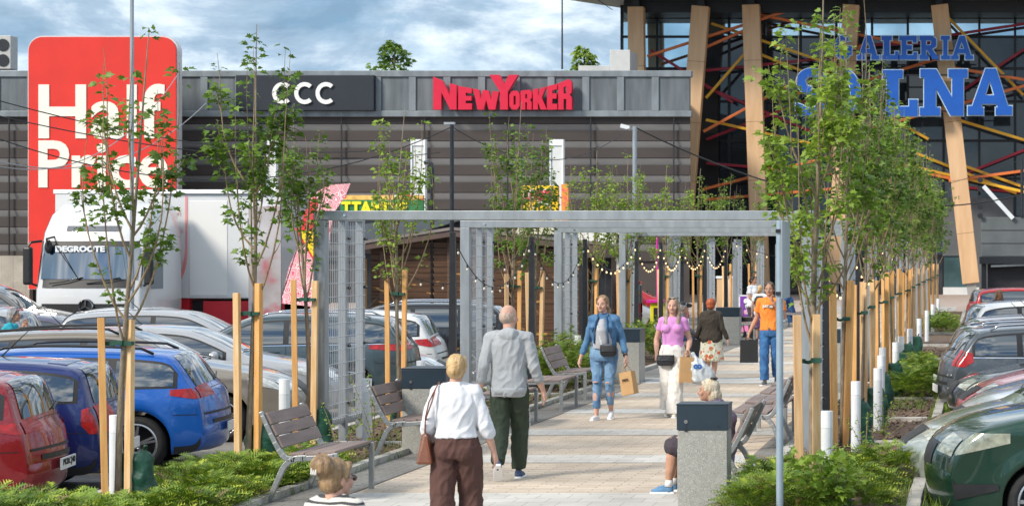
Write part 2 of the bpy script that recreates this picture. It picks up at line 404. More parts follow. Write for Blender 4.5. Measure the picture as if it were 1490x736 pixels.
    def top_patch(s, x0, x1, u0, u1, off, n=10, m=8, pinch=0):
        vs = []; fs = []
        for i in range(n+1):
            x = x0+(x1-x0)*i/n
            for j in range(m+1):
                u = u0+(u1-u0)*j/m; vs.append(s.top(x, u, off))
        for i in range(n):
            for j in range(m): fs.append((i*(m+1)+j, (i+1)*(m+1)+j, (i+1)*(m+1)+j+1, i*(m+1)+j+1))
        return vs, fs
    def inv(s, z, tail):
        h = int(np.argmax(s.pz))
        return float(np.interp(z, s.pz[:h+1], s.px[:h+1])) if not tail else float(np.interp(-z, -s.pz[h:], s.px[h:]))
def solid(mb, vf, out=None):
    mb.add(*vf)
def make_car(name, label, cat, loc, rz, pm, L=4.4, W=1.78, H=1.45, kind='hatch', wheel=.32, belt=.66, axles=(.195,.80), rails=None, lamp=M_clear, tail='corner', bumper=None,
             plate=None, fin=False, spokes=5, pillar=None, tailz=(.60,.70), quarter=.86, mirror=True, trimline=None, spoiler=False, detail=True, taild=.34, cladding=False, tailu=.56, noplate=False, tilt=0, group=None):
    c = Car(L, W, H, kind, wheel, belt, axles=axles)
    root = thing(name, loc, rz, label, cat, group)
    sh = Vector((-c.L/2, 0, 0))
    def mv(vs): return [Vector(v)+sh for v in vs]
    V, Fc, K = c.body(); b = MB(); b.v = mv(V); b.f = Fc; b.m = K; b.build('body', [pm, M_trim], root, smooth=True)
    bl = c.belt; H_ = c.H
    # glasshouse
    zt_ = lambda x: c.hi(x)-.105
    lowl = lambda x: bl + .02 + .045*(x/c.L)
    inside = [x for x in np.linspace(0, c.L, 200) if zt_(x) > lowl(x)+.03]
    a0, a1 = inside[0]+.10, min(inside[-1]-.10, c.L*quarter+.32)
    B = [a0, a0+(a1-a0)*.40, a0+(a1-a0)*.74, a1]
    for sd in (-1, 1):
        tr = MB(); solid(tr, tuple(map(lambda q: q, (mv(c.side_patch(a0-.05, a1+.045, lambda x: lowl(x)-.025, lambda x: max(zt_(x)+.028, lowl(x)-.01), sd, .003, 30)[0]), c.side_patch(a0-.05, a1+.045, lowl, zt_, sd, .003, 30)[1]))))
        tr.build('window_trim', M_trim, root, smooth=True)
        if trimline:
            ch = MB(); vs, fs = c.side_patch(a0-.05, a1+.05, lambda x: lowl(x)-.037, lambda x: lowl(x)-.022, sd, .006, 24, 1); ch.add(mv(vs), fs); ch.build('chrome_strip', M_chrome, root, smooth=True)
        for q in range(3):
            w_ = MB(); p0, p1 = B[q]+(.045 if q else 0), B[q+1]-(.045 if q < 2 else 0)
            vs, fs = c.side_patch(p0, p1, lowl, lambda x: max(zt_(x), lowl(x)+.004), sd, .007, 12); w_.add(mv(vs), fs)
            w_.build('side_window', M_glass, root, smooth=True)
        if detail:
            dl = MB()
            for q in (B[0]+.02, B[1], B[2]+.05):
                z_lo = max(c.lo(q)+.06, .3)
                vs, fs = c.side_patch(q-.004, q+.004, lambda x: z_lo, lambda x: lowl(x)-.02, sd, .0035, 1, 8); dl.add(mv(vs), fs)
            dl.build('door_gap', M_trim, root)
            hd = MB()
            for q in (B[1]-.20, B[2]-.12):
                z_ = bl-.09; hd.box((q+sh.x, sd*(c.wd(q, z_)+.012), z_), (.19, .028, .03))
            hd.build('door_handle', pm, root, bevel=.008)
            if mirror:
                mm = MB(); q = a0+.10; y = sd*(c.wd(q, bl)+.10); mm.ell((q+sh.x, y, bl+.07), (.07, .12, .08), 12, 8); mm.bar((q+sh.x, sd*(c.wd(q, bl)-.02), bl+.02), (q+sh.x, y, bl+.03), .05, .03); mm.build('wing_mirror', pm, root, smooth=True)
    # windscreen and rear window
    xw0, xw1 = c.inv(bl+.06, False), c.inv(H_-.065, False)
    for nm, x0, x1 in (('windscreen', xw0, xw1), ('rear_window', c.inv(H_-.10, True), c.inv(bl+.03, True))):
        w_ = MB(); vs, fs = c.top_patch(x0, x1, -.93, .93, .004, 10, 10); w_.add(mv(vs), fs); w_.build(nm, M_glass, root, smooth=True)
    if detail:
        wp = MB(); q0, q1 = c.top(xw0+.02, .1, .02)+sh, c.top(xw0+.12, .72, .025)+sh; wp.tube([q0, q1], .008, 5); q0, q1 = c.top(xw0+.02, -.6, .02)+sh, c.top(xw0+.12, 0, .025)+sh; wp.tube([q0, q1], .008, 5)
        wp.build('wiper', M_trim, root)
        wp = MB(); xr = c.inv(bl+.04, True); wp.tube([c.top(xr, 0, .02)+sh, c.top(c.inv(bl+.10, True), .5, .03)+sh], .009, 5); wp.build('rear_wiper', M_trim, root)
    # lamps
    tz0, tz1 = tailz[0]*H_, tailz[1]*H_
    for sd in (-1, 1):
        m = MB(); xa, xb = c.inv(tz1, True), c.inv(tz0, True)
        x_in = c.L-taild
        vs, fs = c.side_patch(x_in, xa+.004, lambda x: tz0+(tz1-tz0)*.35*max(0, (xa-x)/(xa-x_in+.01)), lambda x: min(tz1-(tz1-tz0)*.12*max(0, (xa-x)/(xa-x_in+.01)), c.hi(x)), sd, .008, 10); m.add(mv(vs), fs)
        vs, fs = c.side_patch(xa-.004, c.inv(tz0+.005, True), lambda x: tz0, lambda x: c.hi(x), sd, .008, 8); m.add(mv(vs), fs)
        vs, fs = c.top_patch(xa, xb, tailu*sd, 1.0*sd, .009, 8, 6); m.add(mv(vs), fs)
        m.build('tail_lamp', M_red, root, smooth=True)
        m = MB(); z0, z1 = .44*H_, .535*H_; xa, xb = c.inv(z0, False), c.inv(z1, False); xo = xa+.50
        fl = lambda x: z0+.02+(z1-z0)*.75*min(1, (x-xa)/(xo-xa))
        vs, fs = c.side_patch(xa+.002, xo, lambda x: min(fl(x), c.hi(x)-.003), lambda x: min(c.hi(x)-.004, z1+.07), sd, .007, 18); m.add(mv(vs), fs)
        vs, fs = c.top_patch(xa+.001, xb, .52*sd, .99*sd, .007, 8, 6); m.add(mv(vs), fs)
        m.build('headlight', lamp, root, smooth=True)
    m = MB(); vs, fs = c.top_patch(c.inv(.37*H_, False), c.inv(.47*H_, False), -.40, .40, .006, 6, 6); m.add(mv(vs), fs); m.build('grille', M_trim, root, smooth=True)
    # shut lines round the boot, bonnet and bumpers
    if detail:
        m = MB()
        for z_, tl in ((.47*H_, True), (bl-.02, True), (.475*H_, False)):
            x_a, x_b = sorted((c.inv(z_-.005, tl), c.inv(z_+.005, tl)))
            vs, fs = c.top_patch(x_a-.001, min(c.L, x_b+.001), -.97, .97, .0035, 1, 12); m.add(mv(vs), fs)
        for sd in (-1, 1):
            xq = c.inv(.47*H_, True); vs, fs = c.side_patch(c.ax[1]+c.ra+.02, xq, lambda x: .47*H_-.004, lambda x: .47*H_+.004, sd, .0035, 6, 1); m.add(mv(vs), fs)
        m.build('shut_line', M_trim, root)
        m = MB(); vs, fs = c.top_patch(c.inv(.30*H_, True) if .30*H_ > c.z1 else c.L-.004, c.L-.0005, -.75, .75, .006, 2, 8); m.add(mv(vs), fs)
        for sd in (-1, 1): vs, fs = c.side_patch(c.ax[1]+c.ra+.03, c.L-.03, lambda x: c.lo(x)+.003, lambda x: c.lo(x)+.085, sd, .005, 8, 2); m.add(mv(vs), fs); vs, fs = c.side_patch(c.ax[0]+c.ra+.03, c.ax[1]-c.ra-.03, lambda x: c.lo(x)+.003, lambda x: c.lo(x)+.06, sd, .005, 8, 2); m.add(mv(vs), fs)
        m.build('lower_trim', M_trim, root)
    # bumper strips
    if bumper:
        m = MB()
        if bumper == 'front':
            for sd in (-1, 1): vs, fs = c.side_patch(.004, .42, lambda x: max(c.lo(x)+.002, .33+.10*min(1, x/.42)), lambda x: min(.485, c.hi(x)), sd, .012, 14); m.add(mv(vs), fs)
            vs, fs = c.top_patch(.0, c.inv(.50, False), -1, 1, .012, 4, 10); m.add(mv(vs), fs)
        m.build('bumper', M_trim, root, smooth=True)
    if cladding:
        m = MB()
        for sd in (-1, 1): vs, fs = c.side_patch(.1, c.L-.1, lambda x: c.lo(x)+.002, lambda x: c.lo(x)+.09, sd, .006, 60, 2); m.add(mv(vs), fs)
        m.build('cladding', M_trim, root, smooth=True)
    for tail_ in ((True, False) if not noplate else (True,)):
        xe = c.inv(.50 if kind in ('suv',) else .52, tail_) if not tail_ else c.L
        nz = .50; e = c.top(c.inv(nz, tail_), 0, .02)+sh; m = MB(); d = 1 if tail_ else -1
        m.box((e.x+d*.012, 0, nz-.01), (.02, .52, .115)); pl = m.build('number_plate', M_plate, root, bevel=.003)
        if plate and tail_:
            t = text('lettering', plate, M_ink, -.22, .22, nz-.045, nz+.035, 0, pl, .004, 0); t.rotation_euler = (0, 0, PI/2); t.location = (e.x+d*.026, 0, 0)
    if rails:
        for sd in (-1, 1):
            m = MB(); xs_ = np.linspace(xw1+.15, c.inv(H_-.07, True)-.10, 14); pts = [Vector((x, sd*(c.wd(x, c.hi(x)-.04)-.02), c.hi(x)+(.05 if 0 < i < 13 else .0)))+sh for i, x in enumerate(xs_)]
            m.tube(pts, .018, 6); m.build('roof_rail', rails, root, smooth=True)
    if fin:
        m = MB(); x = c.L*.74; m.prism([(-.09, 0), (.09, 0), (.075, .06), (.03, .055)], (x+sh.x, 0, c.hi(x)+.025), (1,0,0), (0,0,1), .035); m.build('shark_fin', pm, root, bevel=.008)
    elif detail:
        x = c.inv(H_-.01, True)-.12 if kind != 'suv' else xw1+.1; m = MB(); m.tube([Vector((x+sh.x, 0, c.hi(x)+.02)), Vector((x+sh.x+.28, 0, c.hi(x)+.30))], [.009, .004], 6); m.build('antenna', M_trim, root)
    if spoiler:
        m = MB(); x0 = c.inv(H_-.045, True)
        p = [c.top(x0-.04, u, .01)+sh for u in np.linspace(-.9, .9, 9)]; q = [v+Vector((.20, 0, -.03)) for v in p]; r = [v+Vector((.17, 0, -.075)) for v in p]; s_ = [v+Vector((.02, 0, -.06)) for v in p]
        vs = p+q+r+s_; fs = []
        for k in range(8):
            for a in range(4): fs.append((a*9+k, a*9+k+1, ((a+1)%4)*9+k+1, ((a+1)%4)*9+k))
        fs += [(0, 9, 18, 27), (8, 35, 26, 17)]; m.add(vs, fs); m.build('spoiler', pm, root, bevel=.01, smooth=True)
    # wheels
    for a in c.ax:
        for sd in (-1, 1):
            y = sd*(c.W/2-.015); R = wheel; r2 = R*.72; tw = .20; x = a+sh.x
            m = MB(); prof = [(r2, .0), (r2+.02, .012), (R-.04, .008), (R-.012, -.018), (R, -.05), (R, -tw+.04), (R-.03, -tw), (r2, -tw)]
            n = 40; vs = []; fs = []
            for k in range(n):
                t = 2*PI*k/n
                for rr, yy in prof: vs.append((x+rr*math.cos(t), y+sd*yy, R+rr*math.sin(t)))
            q = len(prof)
            for k in range(n):
                for j in range(q-1): fs.append((k*q+j, ((k+1)%n)*q+j, ((k+1)%n)*q+j+1, k*q+j+1))
            m.add(vs, fs); ty = m.build('tyre', M_tyre, root, smooth=True)
            m = MB(); prof = [(r2+.004, .006), (r2-.012, .012), (r2-.025, -.01), (r2-.03, -.12), (.0, -.12)]; vs = []; fs = []; q = len(prof)
            for k in range(n):
                t = 2*PI*k/n
                for rr, yy in prof: vs.append((x+rr*math.cos(t), y+sd*yy, R+rr*math.sin(t)))
            for k in range(n):
                for j in range(q-1): fs.append((k*q+j, ((k+1)%n)*q+j, ((k+1)%n)*q+j+1, k*q+j+1)); m.m += []
            m.add(vs, fs); m.m = [1 if (i % (q-1)) == q-2 else 0 for i in range(len(fs))]
            m.k = 0
            for k in range(spokes):
                for dd in ((-.11, .11) if spokes == 5 else (0,)):
                    t = 2*PI*k/spokes+.3; p1 = Vector((x+.05*math.cos(t+dd), y+sd*(-.02), R+.05*math.sin(t+dd))); p2 = Vector((x+(r2-.015)*math.cos(t+dd), y+sd*(-.012), R+(r2-.015)*math.sin(t+dd)))
                    m.bar(p1, p2, .035 if spokes != 5 else .026, .03, up=(0, 1, 0))
            m.ell((x, y-sd*.018, R), (.055, .022, .055), 12, 6)
            m.build('rim', [M_rim, M_trim], root, smooth=False)
    return root
# ================= people
def skinm(k): return {'fair': P('skin_fair', (.58,.34,.255), .68, 0, .10, 14, spec=.3, bump=.1, bscale=60), 'tan': P('skin_tan', (.48,.26,.175), .68, 0, .12, 14, spec=.3, bump=.1, bscale=60)}[k]
M_eye = P('eye_dark', (.03,.025,.02), .2, 0, .1, 5); M_eyew = P('eye_white', (.42,.38,.35), .3, 0, .02, 5); M_lip = P('lip', (.42,.14,.12), .5, 0, .05, 6); M_brow = P('brow', (.13,.08,.05), .8, 0, .2, 30)
def hairm(n, a, b): return P(n, a, .5, 0, .2, 22, .5, 70, col2=b, stretch=(1,1,.12))
def cloth(n, c, var=.08, scale=6, bump=.12, bs=120, rough=.85, col2=None): return P(n, c, rough, 0, var, scale, bump, bs, col2=col2)
def person(label, X, Y, rz, H, skin='fair', pose=None, z0=0, top=None, bottom=None, hair=None, shoes=None, fem=False, yaw=0, nod=0, heavy=1., face=True, name='person', vox=.010, seed=1, collar=None, shirt_len=.50, group=None):
    """pose: joints in units of height (x to the person's left, y backwards, z up), facing -y."""
    D = dict(pel=(0,0,.525), chest=(0,.0,.72), neck=(0,.005,.845), head=(0,-.008,.925),
             kR=(-.055,-.005,.285), aR=(-.055,.01,.045), kL=(.055,-.005,.285), aL=(.055,.01,.045), tR=0, tL=0,
             eR=(-.135,.02,.645), wR=(-.145,-.02,.495), eL=(.135,.02,.645), wL=(.145,-.02,.495), pR=0, pL=0, curl=.5)
    D.update(pose or {})
    g = lambda k: Vector(D[k])*H
    root = thing(name, (X, Y, z0), rz, label, 'person', group)
    pel, che, nec, hed = g('pel'), g('chest'), g('neck'), g('head')
    up = (nec-pel).normalized()
    def sp(t):            # along the spine 0 pelvis .. 1 neck base
        return pel + (che-pel)*(t/.6) if t < .6 else che + (nec-che)*((t-.6)/.4)
    sw = (.090 if fem else .101)*heavy**.4
    shR = sp(.86)+Vector((-sw*H, 0, 0)); shL = sp(.86)+Vector((sw*H, 0, 0))
    hw = (.058 if fem else .052)*heavy**.5; hipR = pel+Vector((-hw*H, 0, -.015*H)); hipL = pel+Vector((hw*H, 0, -.015*H))
    hv = heavy
    S = [(-.16, .088, .070), (-.06, .104 if fem else .094, .078), (.1, .100 if fem else .090, .074), (.3, .080 if fem else .086, .060), (.55, .092, .066), (.72, .092, .066), (.84, .083, .060), (.91, .064, .052), (.96, .046, .044), (1.0, .036, .036)]
    def torso(m, t0, t1, inf, pinch=0, n=22):
        ts = [a for a, _, _ in S]; Wd = [b for _, b, _ in S]; Dp = [c_ for _, _, c_ in S]; secs = []
        for t in np.linspace(t0, t1, 16):
            secs.append((sp(t), np.interp(t, ts, Wd)*H*(hv if t < .7 else hv**.5)+inf, np.interp(t, ts, Dp)*H*(hv**1.2 if t < .7 else hv**.6)+inf))
        m.loft(secs, n, pw=2.3)
        if t1 > .8:
            for s_ in (shR, shL): m.cap(sp(.87)+(s_-sp(.87))*.2, s_, .042*H+inf, .031*H+inf)
        if t1 > .7 and fem:
            for sx in (-1, 1): m.ell(sp(.66)+Vector((sx*.045*H, -.048*H*hv**.5, 0)), (.042*H+inf*.7, .040*H+inf*.7, .042*H+inf*.7))
        if t0 < 0 and fem:
            for sx in (-1, 1): m.ell(pel+Vector((sx*.048*H, .038*H*hv, -.02*H)), (.050*H*hv+inf, .043*H*hv+inf, .053*H+inf))
    def limb(m, a, b, r0, r1, mid=None): 
        if mid: c_ = a+(b-a)*.38; m.cap(a, c_, r0, mid); m.cap(c_, b, mid, r1)
        else: m.cap(a, b, r0, r1)
    # --- body: one skin
    m = MB(); torso(m, -.12, 1.0, -.012)
    m.cap(nec-(nec-che)*.1, hed+Vector((0, .012*H, -.03*H)), .034*H, .031*H)
    Rh = Matrix.Rotation(yaw, 3, 'Z') @ Matrix.Rotation(nod, 3, 'X')
    def hp(x, y, z): return hed + Rh @ Vector((x*H, y*H, z*H))
    m.ell(hp(0, .006, .014), (.044*H, .054*H, .056*H), 18, 12, Rh); m.ell(hp(0, -.014, -.022), (.034*H, .040*H, .042*H), 16, 10, Rh); m.ell(hp(0, -.036, -.047), (.017*H, .015*H, .014*H), 10, 8, Rh)
    m.cap(hp(0, -.048, .008), hp(0, -.060, -.016), .006*H, .0085*H, 8)
    for sx in (-1, 1):
        m.ell(hp(sx*.044, .008, -.006), (.006*H, .013*H, .019*H), 8, 6, Rh); m.ell(hp(sx*.024, -.036, -.014), (.015*H, .013*H, .015*H), 8, 6, Rh)
    for s_, sgn, e, w_, ph in ((shR, -1, g('eR'), g('wR'), D['pR']), (shL, 1, g('eL'), g('wL'), D['pL'])):
        limb(m, s_, e, .027*H*hv**.5, .021*H*hv**.5); limb(m, e, w_, .022*H, .0145*H, .024*H)
        d = (w_-e).normalized(); pr = D.get('hR' if sgn < 0 else 'hL'); d = Vector(pr).normalized() if pr else (d+Vector((0, 0, -.6))).normalized()
        sidev = Vector((0, -1, 0)); sidev = (sidev-d*sidev.dot(d)).normalized(); nrm = d.cross(sidev).normalized()*(-sgn)   # palm faces the thigh
        m.cap(w_, w_+d*.05*H, .0135*H, .0165*H, 10)
        kn = w_+d*.052*H; cu = D['curl']
        for q, (off, ln) in enumerate(((.018, .040), (.006, .045), (-.006, .042), (-.018, .034))):
            b0 = kn+sidev*off*H; b1 = b0+(d*math.cos(cu*.6)-nrm*math.sin(cu*.6)*-1*-1).normalized()*ln*.5*H; b2 = b1+(d*math.cos(cu*1.6)+nrm*-math.sin(cu*1.6)).normalized()*ln*.5*H
            m.cap(w_+d*.03*H+sidev*off*.8*H, b0, .0065*H, .0060*H, 8); m.cap(b0, b1, .0060*H, .0056*H, 8); m.cap(b1, b2, .0056*H, .0048*H, 8)
        t0 = w_+d*.018*H+sidev*.012*H; t1 = t0+(d*.6+sidev*.6-nrm*.2).normalized()*.026*H; t2 = t1+(d*.9+sidev*.1-nrm*.3).normalized()*.02*H
        m.cap(t0, t1, .0075*H, .0065*H, 8); m.cap(t1, t2, .0065*H, .0054*H, 8)
    for hp_, k, a in ((hipR, g('kR'), g('aR')), (hipL, g('kL'), g('aL'))):
        limb(m, hp_, k, .046*H*hv, .029*H*hv**.5); limb(m, k, a, .030*H*hv**.5, .018*H, .033*H*hv**.5)
    foot = []
    for a, t, sgn in ((g('aR'), D['tR'], -1), (g('aL'), D['tL'], 1)):
        fr = Matrix.Rotation(sgn*.12, 3, 'Z') @ Matrix.Rotation(t, 3, 'X'); foot.append((a, fr))
        if not shoes:
            m.cap(a, a+fr@Vector((0, .01*H, -.02*H)), .019*H, .02*H); m.cap(a+fr@Vector((0, 0, -.022*H)), a+fr@Vector((0, -.085*H, -.03*H)), .019*H, .014*H)
    m.build('body', skinm(skin), root, remesh=min(vox*.75, .0085), sm=2)
    if face:
        for sx in (-1, 1):
            e = MB(); e.ell(hp(sx*.0185, -.0465, .001), (.0072*H, .005*H, .0042*H), 10, 6, Rh); ee = e.build('eye', M_eyew, root, smooth=True)
            e = MB(); e.ell(hp(sx*.0185, -.0503, .001), (.0036*H, .002*H, .0036*H), 8, 6, Rh); e.build('iris', M_eye, ee, smooth=True)
            e = MB(); e.cap(hp(sx*.010, -.0515, .0125), hp(sx*.029, -.045, .0125), .0017*H, .0013*H, 6); e.build('eyebrow', M_brow, root, smooth=True)
        e = MB(); e.ell(hp(0, -.0525, -.031), (.0125*H, .004*H, .0036*H), 12, 6, Rh); e.build('mouth', M_lip, root, smooth=True)
    # --- hair
    if hair:
        hm, style = hair; h = MB(); 
        if style == 'bald':
            h.ell(hp(0, .012, .004), (.0455*H, .0535*H, .045*H), 18, 12, Rh)
        else:
            h.ell(hp(0, .014, .020), (.050*H, .056*H, .056*H), 18, 12, Rh); h.ell(hp(0, .026, -.010), (.046*H, .042*H, .045*H), 16, 10, Rh)
            for sx in (-1, 1): h.cap(hp(sx*.030, -.026, .050), hp(sx*.045, -.004, .010), .012*H, .008*H)
            if style in ('bun', 'topbun'):
                bz = -.012 if style == 'bun' else .05; q_ = 1 if style == 'bun' else 1.45
                h.ell(hp(0, .072, bz), (.027*H*q_, .020*H*q_, .024*H*q_), 14, 10, Rh); h.ell(hp(0, .060, bz), (.034*H*q_, .02*H*q_, .03*H*q_), 14, 10, Rh)
            elif style == 'long':
                for sx in (-1, 1):
                    h.tube([hp(sx*.040, -.010, .030), hp(sx*.050, .004, -.03), hp(sx*.052, -.012, -.09), hp(sx*.048, -.045, -.15), hp(sx*.044, -.05, -.19)], [.014*H, .018*H, .018*H, .015*H, .006*H], 8)
                h.tube([hp(0, .05, .01), hp(0, .05, -.06), hp(0, .05, -.12)], [.04*H, .04*H, .02*H], 10, sx=1)
            elif style == 'pony':
                h.tube([hp(.01, .06, .0), hp(.04, .05, -.05), hp(.052, .0, -.09), hp(.056, -.035, -.14)], [.016*H, .017*H, .014*H, .006*H], 8)
            elif style == 'puff':
                h.ell(hp(0, .014, .024), (.060*H, .064*H, .060*H), 18, 12, Rh); h.ell(hp(0, .03, -.015), (.052*H, .046*H, .04*H), 14, 10, Rh)
            elif style == 'wavy':
                h.ell(hp(0, .035, -.025), (.050*H, .040*H, .055*H), 14, 10, Rh); h.cap(hp(0, .05, -.03), hp(0, .055, -.08), .035*H, .018*H)
        h.build('hair', hm, root, remesh=.007, sm=2, fold=.0042, fsize=.022, seed=seed)
    # --- lower garment
    if bottom:
        bm_, kind = bottom; m = MB()
        if kind == 'skirt':
            kn = (g('kR')+g('kL'))/2; kn = Vector((kn.x, kn.y, .235*H)); secs = []
            for t in np.linspace(0, 1, 12):
                c_ = sp(.18)+(kn-sp(.18))*t; secs.append((c_, (.088+.038*t**.6)*H*hv, (.070+.035*t**.6)*H*hv))
            m.loft(secs, 28)
        else:
            torso(m, -.16, min(.24, max((shirt_len-.525)/.32+.08, .02)) if top and top[1] != 'snug' else .24, .006)
            kk = {'slim': (.052, .036, .034, .025), 'straight': (.056, .046, .044, .040), 'wide': (.064, .060, .064, .078), 'baggy': (.058, .050, .048, .036), 'shorts': (.058, .050, None, None), 'crop': (.051, .035, .033, .027)}[kind]
            for hp_, k, a in ((hipR, g('kR'), g('aR')), (hipL, g('kL'), g('aL'))):
                if kind == 'shorts': m.cap(hp_, hp_+(k-hp_)*.97, kk[0]*H*hv, kk[1]*H*hv)
                else:
                    m.cap(hp_, k, kk[0]*H*hv, kk[1]*H*hv**.5)
                    en = k+(a-k)*{'crop': .80, 'wide': 1.0}.get(kind, .97); md = k+(en-k)*.45
                    if kind == 'wide': m.loft([(k, .058*H, .058*H), (md, .064*H, .062*H), (en+Vector((0, 0, -.012*H)), .075*H, .07*H)], 16); m.cap(k, md, .058*H, .06*H)
                    else: m.cap(k, md, kk[1]*H*hv**.5, kk[2]*H); m.tube([md, en], [kk[2]*H, kk[3]*H], 14)
        m.build('skirt' if kind == 'skirt' else ('shorts' if kind == 'shorts' else 'trousers'), bm_, root, remesh=vox, sm=2, fold=.0085, fsize=.075, seed=seed+3)
    # --- upper garment
    if top:
        tm, kind = top; m = MB(); inf = {'tee': .014, 'hoodie': .018, 'jacket': .014, 'blouse': .018, 'snug': .006}[kind]
        torso(m, {'snug': .18}.get(kind, (shirt_len-.525)/.32), .965, inf)
        for s_, e, w_ in ((shR, g('eR'), g('wR')), (shL, g('eL'), g('wL'))):
            if kind in ('tee', 'snug'): 
                en = s_+(e-s_)*(.62 if kind == 'tee' else .5); m.cap(s_, s_, .030*H+inf, .030*H+inf); m.tube([s_, en], [.029*H+inf, (.030 if kind == 'tee' else .026)*H+inf], 14)
            else:
                f = D.get('sleeve', .92); en = e+(w_-e)*f
                r_ = .042*H if kind == 'blouse' else .025*H+inf*.7
                m.cap(s_, e, .028*H+inf, (.034*H if kind == 'blouse' else .025*H+inf*.6)); m.cap(e, e+(en-e)*.7, .036*H if kind == 'blouse' else .025*H+inf*.6, r_*.85); m.tube([e+(en-e)*.7, en], [r_*.85, .027*H], 14)
        if kind == 'hoodie':
            m.ell(nec+Vector((0, .040*H, -.022*H)), (.055*H, .036*H, .042*H)); m.ell(nec+Vector((0, .0, -.010*H)), (.050*H, .048*H, .022*H))
        if kind == 'jacket' or collar: m.loft([(nec+Vector((0, 0, -.03*H)), .048*H, .046*H), (nec+Vector((0, .003, .012*H)), .036*H, .036*H)], 16)
        if kind in ('hoodie', 'jacket'):
            t_ = max((shirt_len-.525)/.32, -.1); ts = [a for a, _, _ in S]; hb = MB(); q_ = lambda t: (sp(t), np.interp(t, ts, [s_[1] for s_ in S])*H*hv+inf+.004, np.interp(t, ts, [s_[2] for s_ in S])*H*hv**1.2+inf+.004)
            hb.loft([q_(t_-.015), q_(t_+.05), q_(t_+.10)], 26, pw=2.3)
            for s_, e, w_ in ((shR, g('eR'), g('wR')), (shL, g('eL'), g('wL'))): f = D.get('sleeve', .92); en = e+(w_-e)*f; hb.cap(en-(w_-e)*.12, en, .0275*H, .0265*H)
            hb.build('ribbed_band', tm, root, smooth=True)
        m.build('top', tm, root, remesh=vox, sm=2, fold=.0085 if kind not in ('snug',) else .003, fsize=.08, seed=seed)
    if shoes:
        for a, fr in foot:
            u_, so_ = shoes; m = MB(); q = lambda x, y, z: a+fr@Vector((x*H, y*H, z*H))
            m.cap(q(0, .012, -.012), q(0, .004, -.03), .021*H, .024*H); m.cap(q(0, .012, -.026), q(0, -.045, -.030), .022*H, .021*H); m.cap(q(0, -.045, -.030), q(0, -.088, -.034), .022*H, .016*H)
            s_ = m.build('shoe', u_, root, remesh=.008, sm=2)
            m = MB(); pts = [(-.017,.036),(.017,.036),(.024,-.03),(.026,-.08),(.012,-.108),(-.012,-.108),(-.026,-.08),(-.024,-.03)]
            vs = [q(x, y, z) for z in (-.052, -.036) for x, y in pts]; n = 8
            m.add(vs, [tuple(range(n))[::-1], tuple(range(n, 2*n))]+[(i, (i+1)%n, n+(i+1)%n, n+i) for i in range(n)]); m.build('sole', so_, s_, bevel=.004)
    def world(p): return Matrix.Translation(Vector((X, Y, z0))) @ Matrix.Rotation(rz, 4, 'Z') @ (Vector(p)*H)
    return root, world, dict(shR=shR, shL=shL, pel=pel, che=che, nec=nec, hp=hp, Rh=Rh, sp=sp)
# ================= ground
rnd = random.Random(5)
def brick_mat(name, ca, cb, mortar, bw, bh, bump=.25, dirt=.75, rough=.85):
    m = bpy.data.materials.new(name); m.use_nodes = True; t = m.node_tree; b = t.nodes['Principled BSDF']; b.inputs['Roughness'].default_value = rough
    co = t.nodes.new('ShaderNodeTexCoord'); br = t.nodes.new('ShaderNodeTexBrick'); t.links.new(co.outputs['Object'], br.inputs['Vector'])
    br.inputs['Color1'].default_value = (*ca, 1); br.inputs['Color2'].default_value = (*cb, 1); br.inputs['Mortar'].default_value = (*mortar, 1)
    br.inputs['Scale'].default_value = 1; br.inputs['Brick Width'].default_value = bw; br.inputs['Row Height'].default_value = bh; br.inputs['Mortar Size'].default_value = .006; br.inputs['Mortar Smooth'].default_value = .3
    n = t.nodes.new('ShaderNodeTexNoise'); n.inputs['Scale'].default_value = .55; n.inputs['Detail'].default_value = 7; n.inputs['Roughness'].default_value = .62; t.links.new(co.outputs['Object'], n.inputs['Vector'])
    r = t.nodes.new('ShaderNodeMapRange'); r.inputs['From Min'].default_value = .3; r.inputs['From Max'].default_value = .62; r.inputs['To Min'].default_value = 1-dirt*.5; r.inputs['To Max'].default_value = 1.06; t.links.new(n.outputs[0], r.inputs[0])
    # single stones with open dark joints
    v = t.nodes.new('ShaderNodeTexVoronoi'); v.inputs['Scale'].default_value = 5; t.links.new(co.outputs['Object'], v.inputs['Vector'])
    r2 = t.nodes.new('ShaderNodeMapRange'); r2.inputs['From Min'].default_value = .05; r2.inputs['From Max'].default_value = .12; r2.inputs['To Min'].default_value = .45; r2.inputs['To Max'].default_value = 1; t.links.new(v.outputs['Distance'], r2.inputs[0])
    mu = t.nodes.new('ShaderNodeMath'); mu.operation = 'MULTIPLY'; t.links.new(r.outputs[0], mu.inputs[0]); t.links.new(r2.outputs[0], mu.inputs[1])
    mx_ = t.nodes.new('ShaderNodeMix'); mx_.data_type = 'RGBA'; mx_.blend_type = 'MULTIPLY'; mx_.inputs[0].default_value = 1
    t.links.new(br.outputs[0], mx_.inputs[6]); t.links.new(mu.outputs[0], mx_.inputs[7]); t.links.new(mx_.outputs[2], b.inputs['Base Color'])
    bp = t.nodes.new('ShaderNodeBump'); bp.inputs['Strength'].default_value = bump; bp.inputs['Distance'].default_value = .01; t.links.new(br.outputs['Fac'], bp.inputs['Height']); bp.invert = True; t.links.new(bp.outputs[0], b.inputs['Normal'])
    return m
M_pav = brick_mat('paver_beige', (.51,.42,.325), (.63,.53,.42), (.27,.22,.17), .4, .1)
M_pavL = brick_mat('paver_light', (.54,.52,.48), (.62,.60,.55), (.37,.35,.31), .3, .3)
M_pavD = brick_mat('paver_dark', (.20,.195,.18), (.25,.24,.22), (.11,.10,.09), .2, .1)
M_lot = brick_mat('lot_paving', (.20,.185,.165), (.26,.24,.215), (.12,.11,.10), .2, .2)
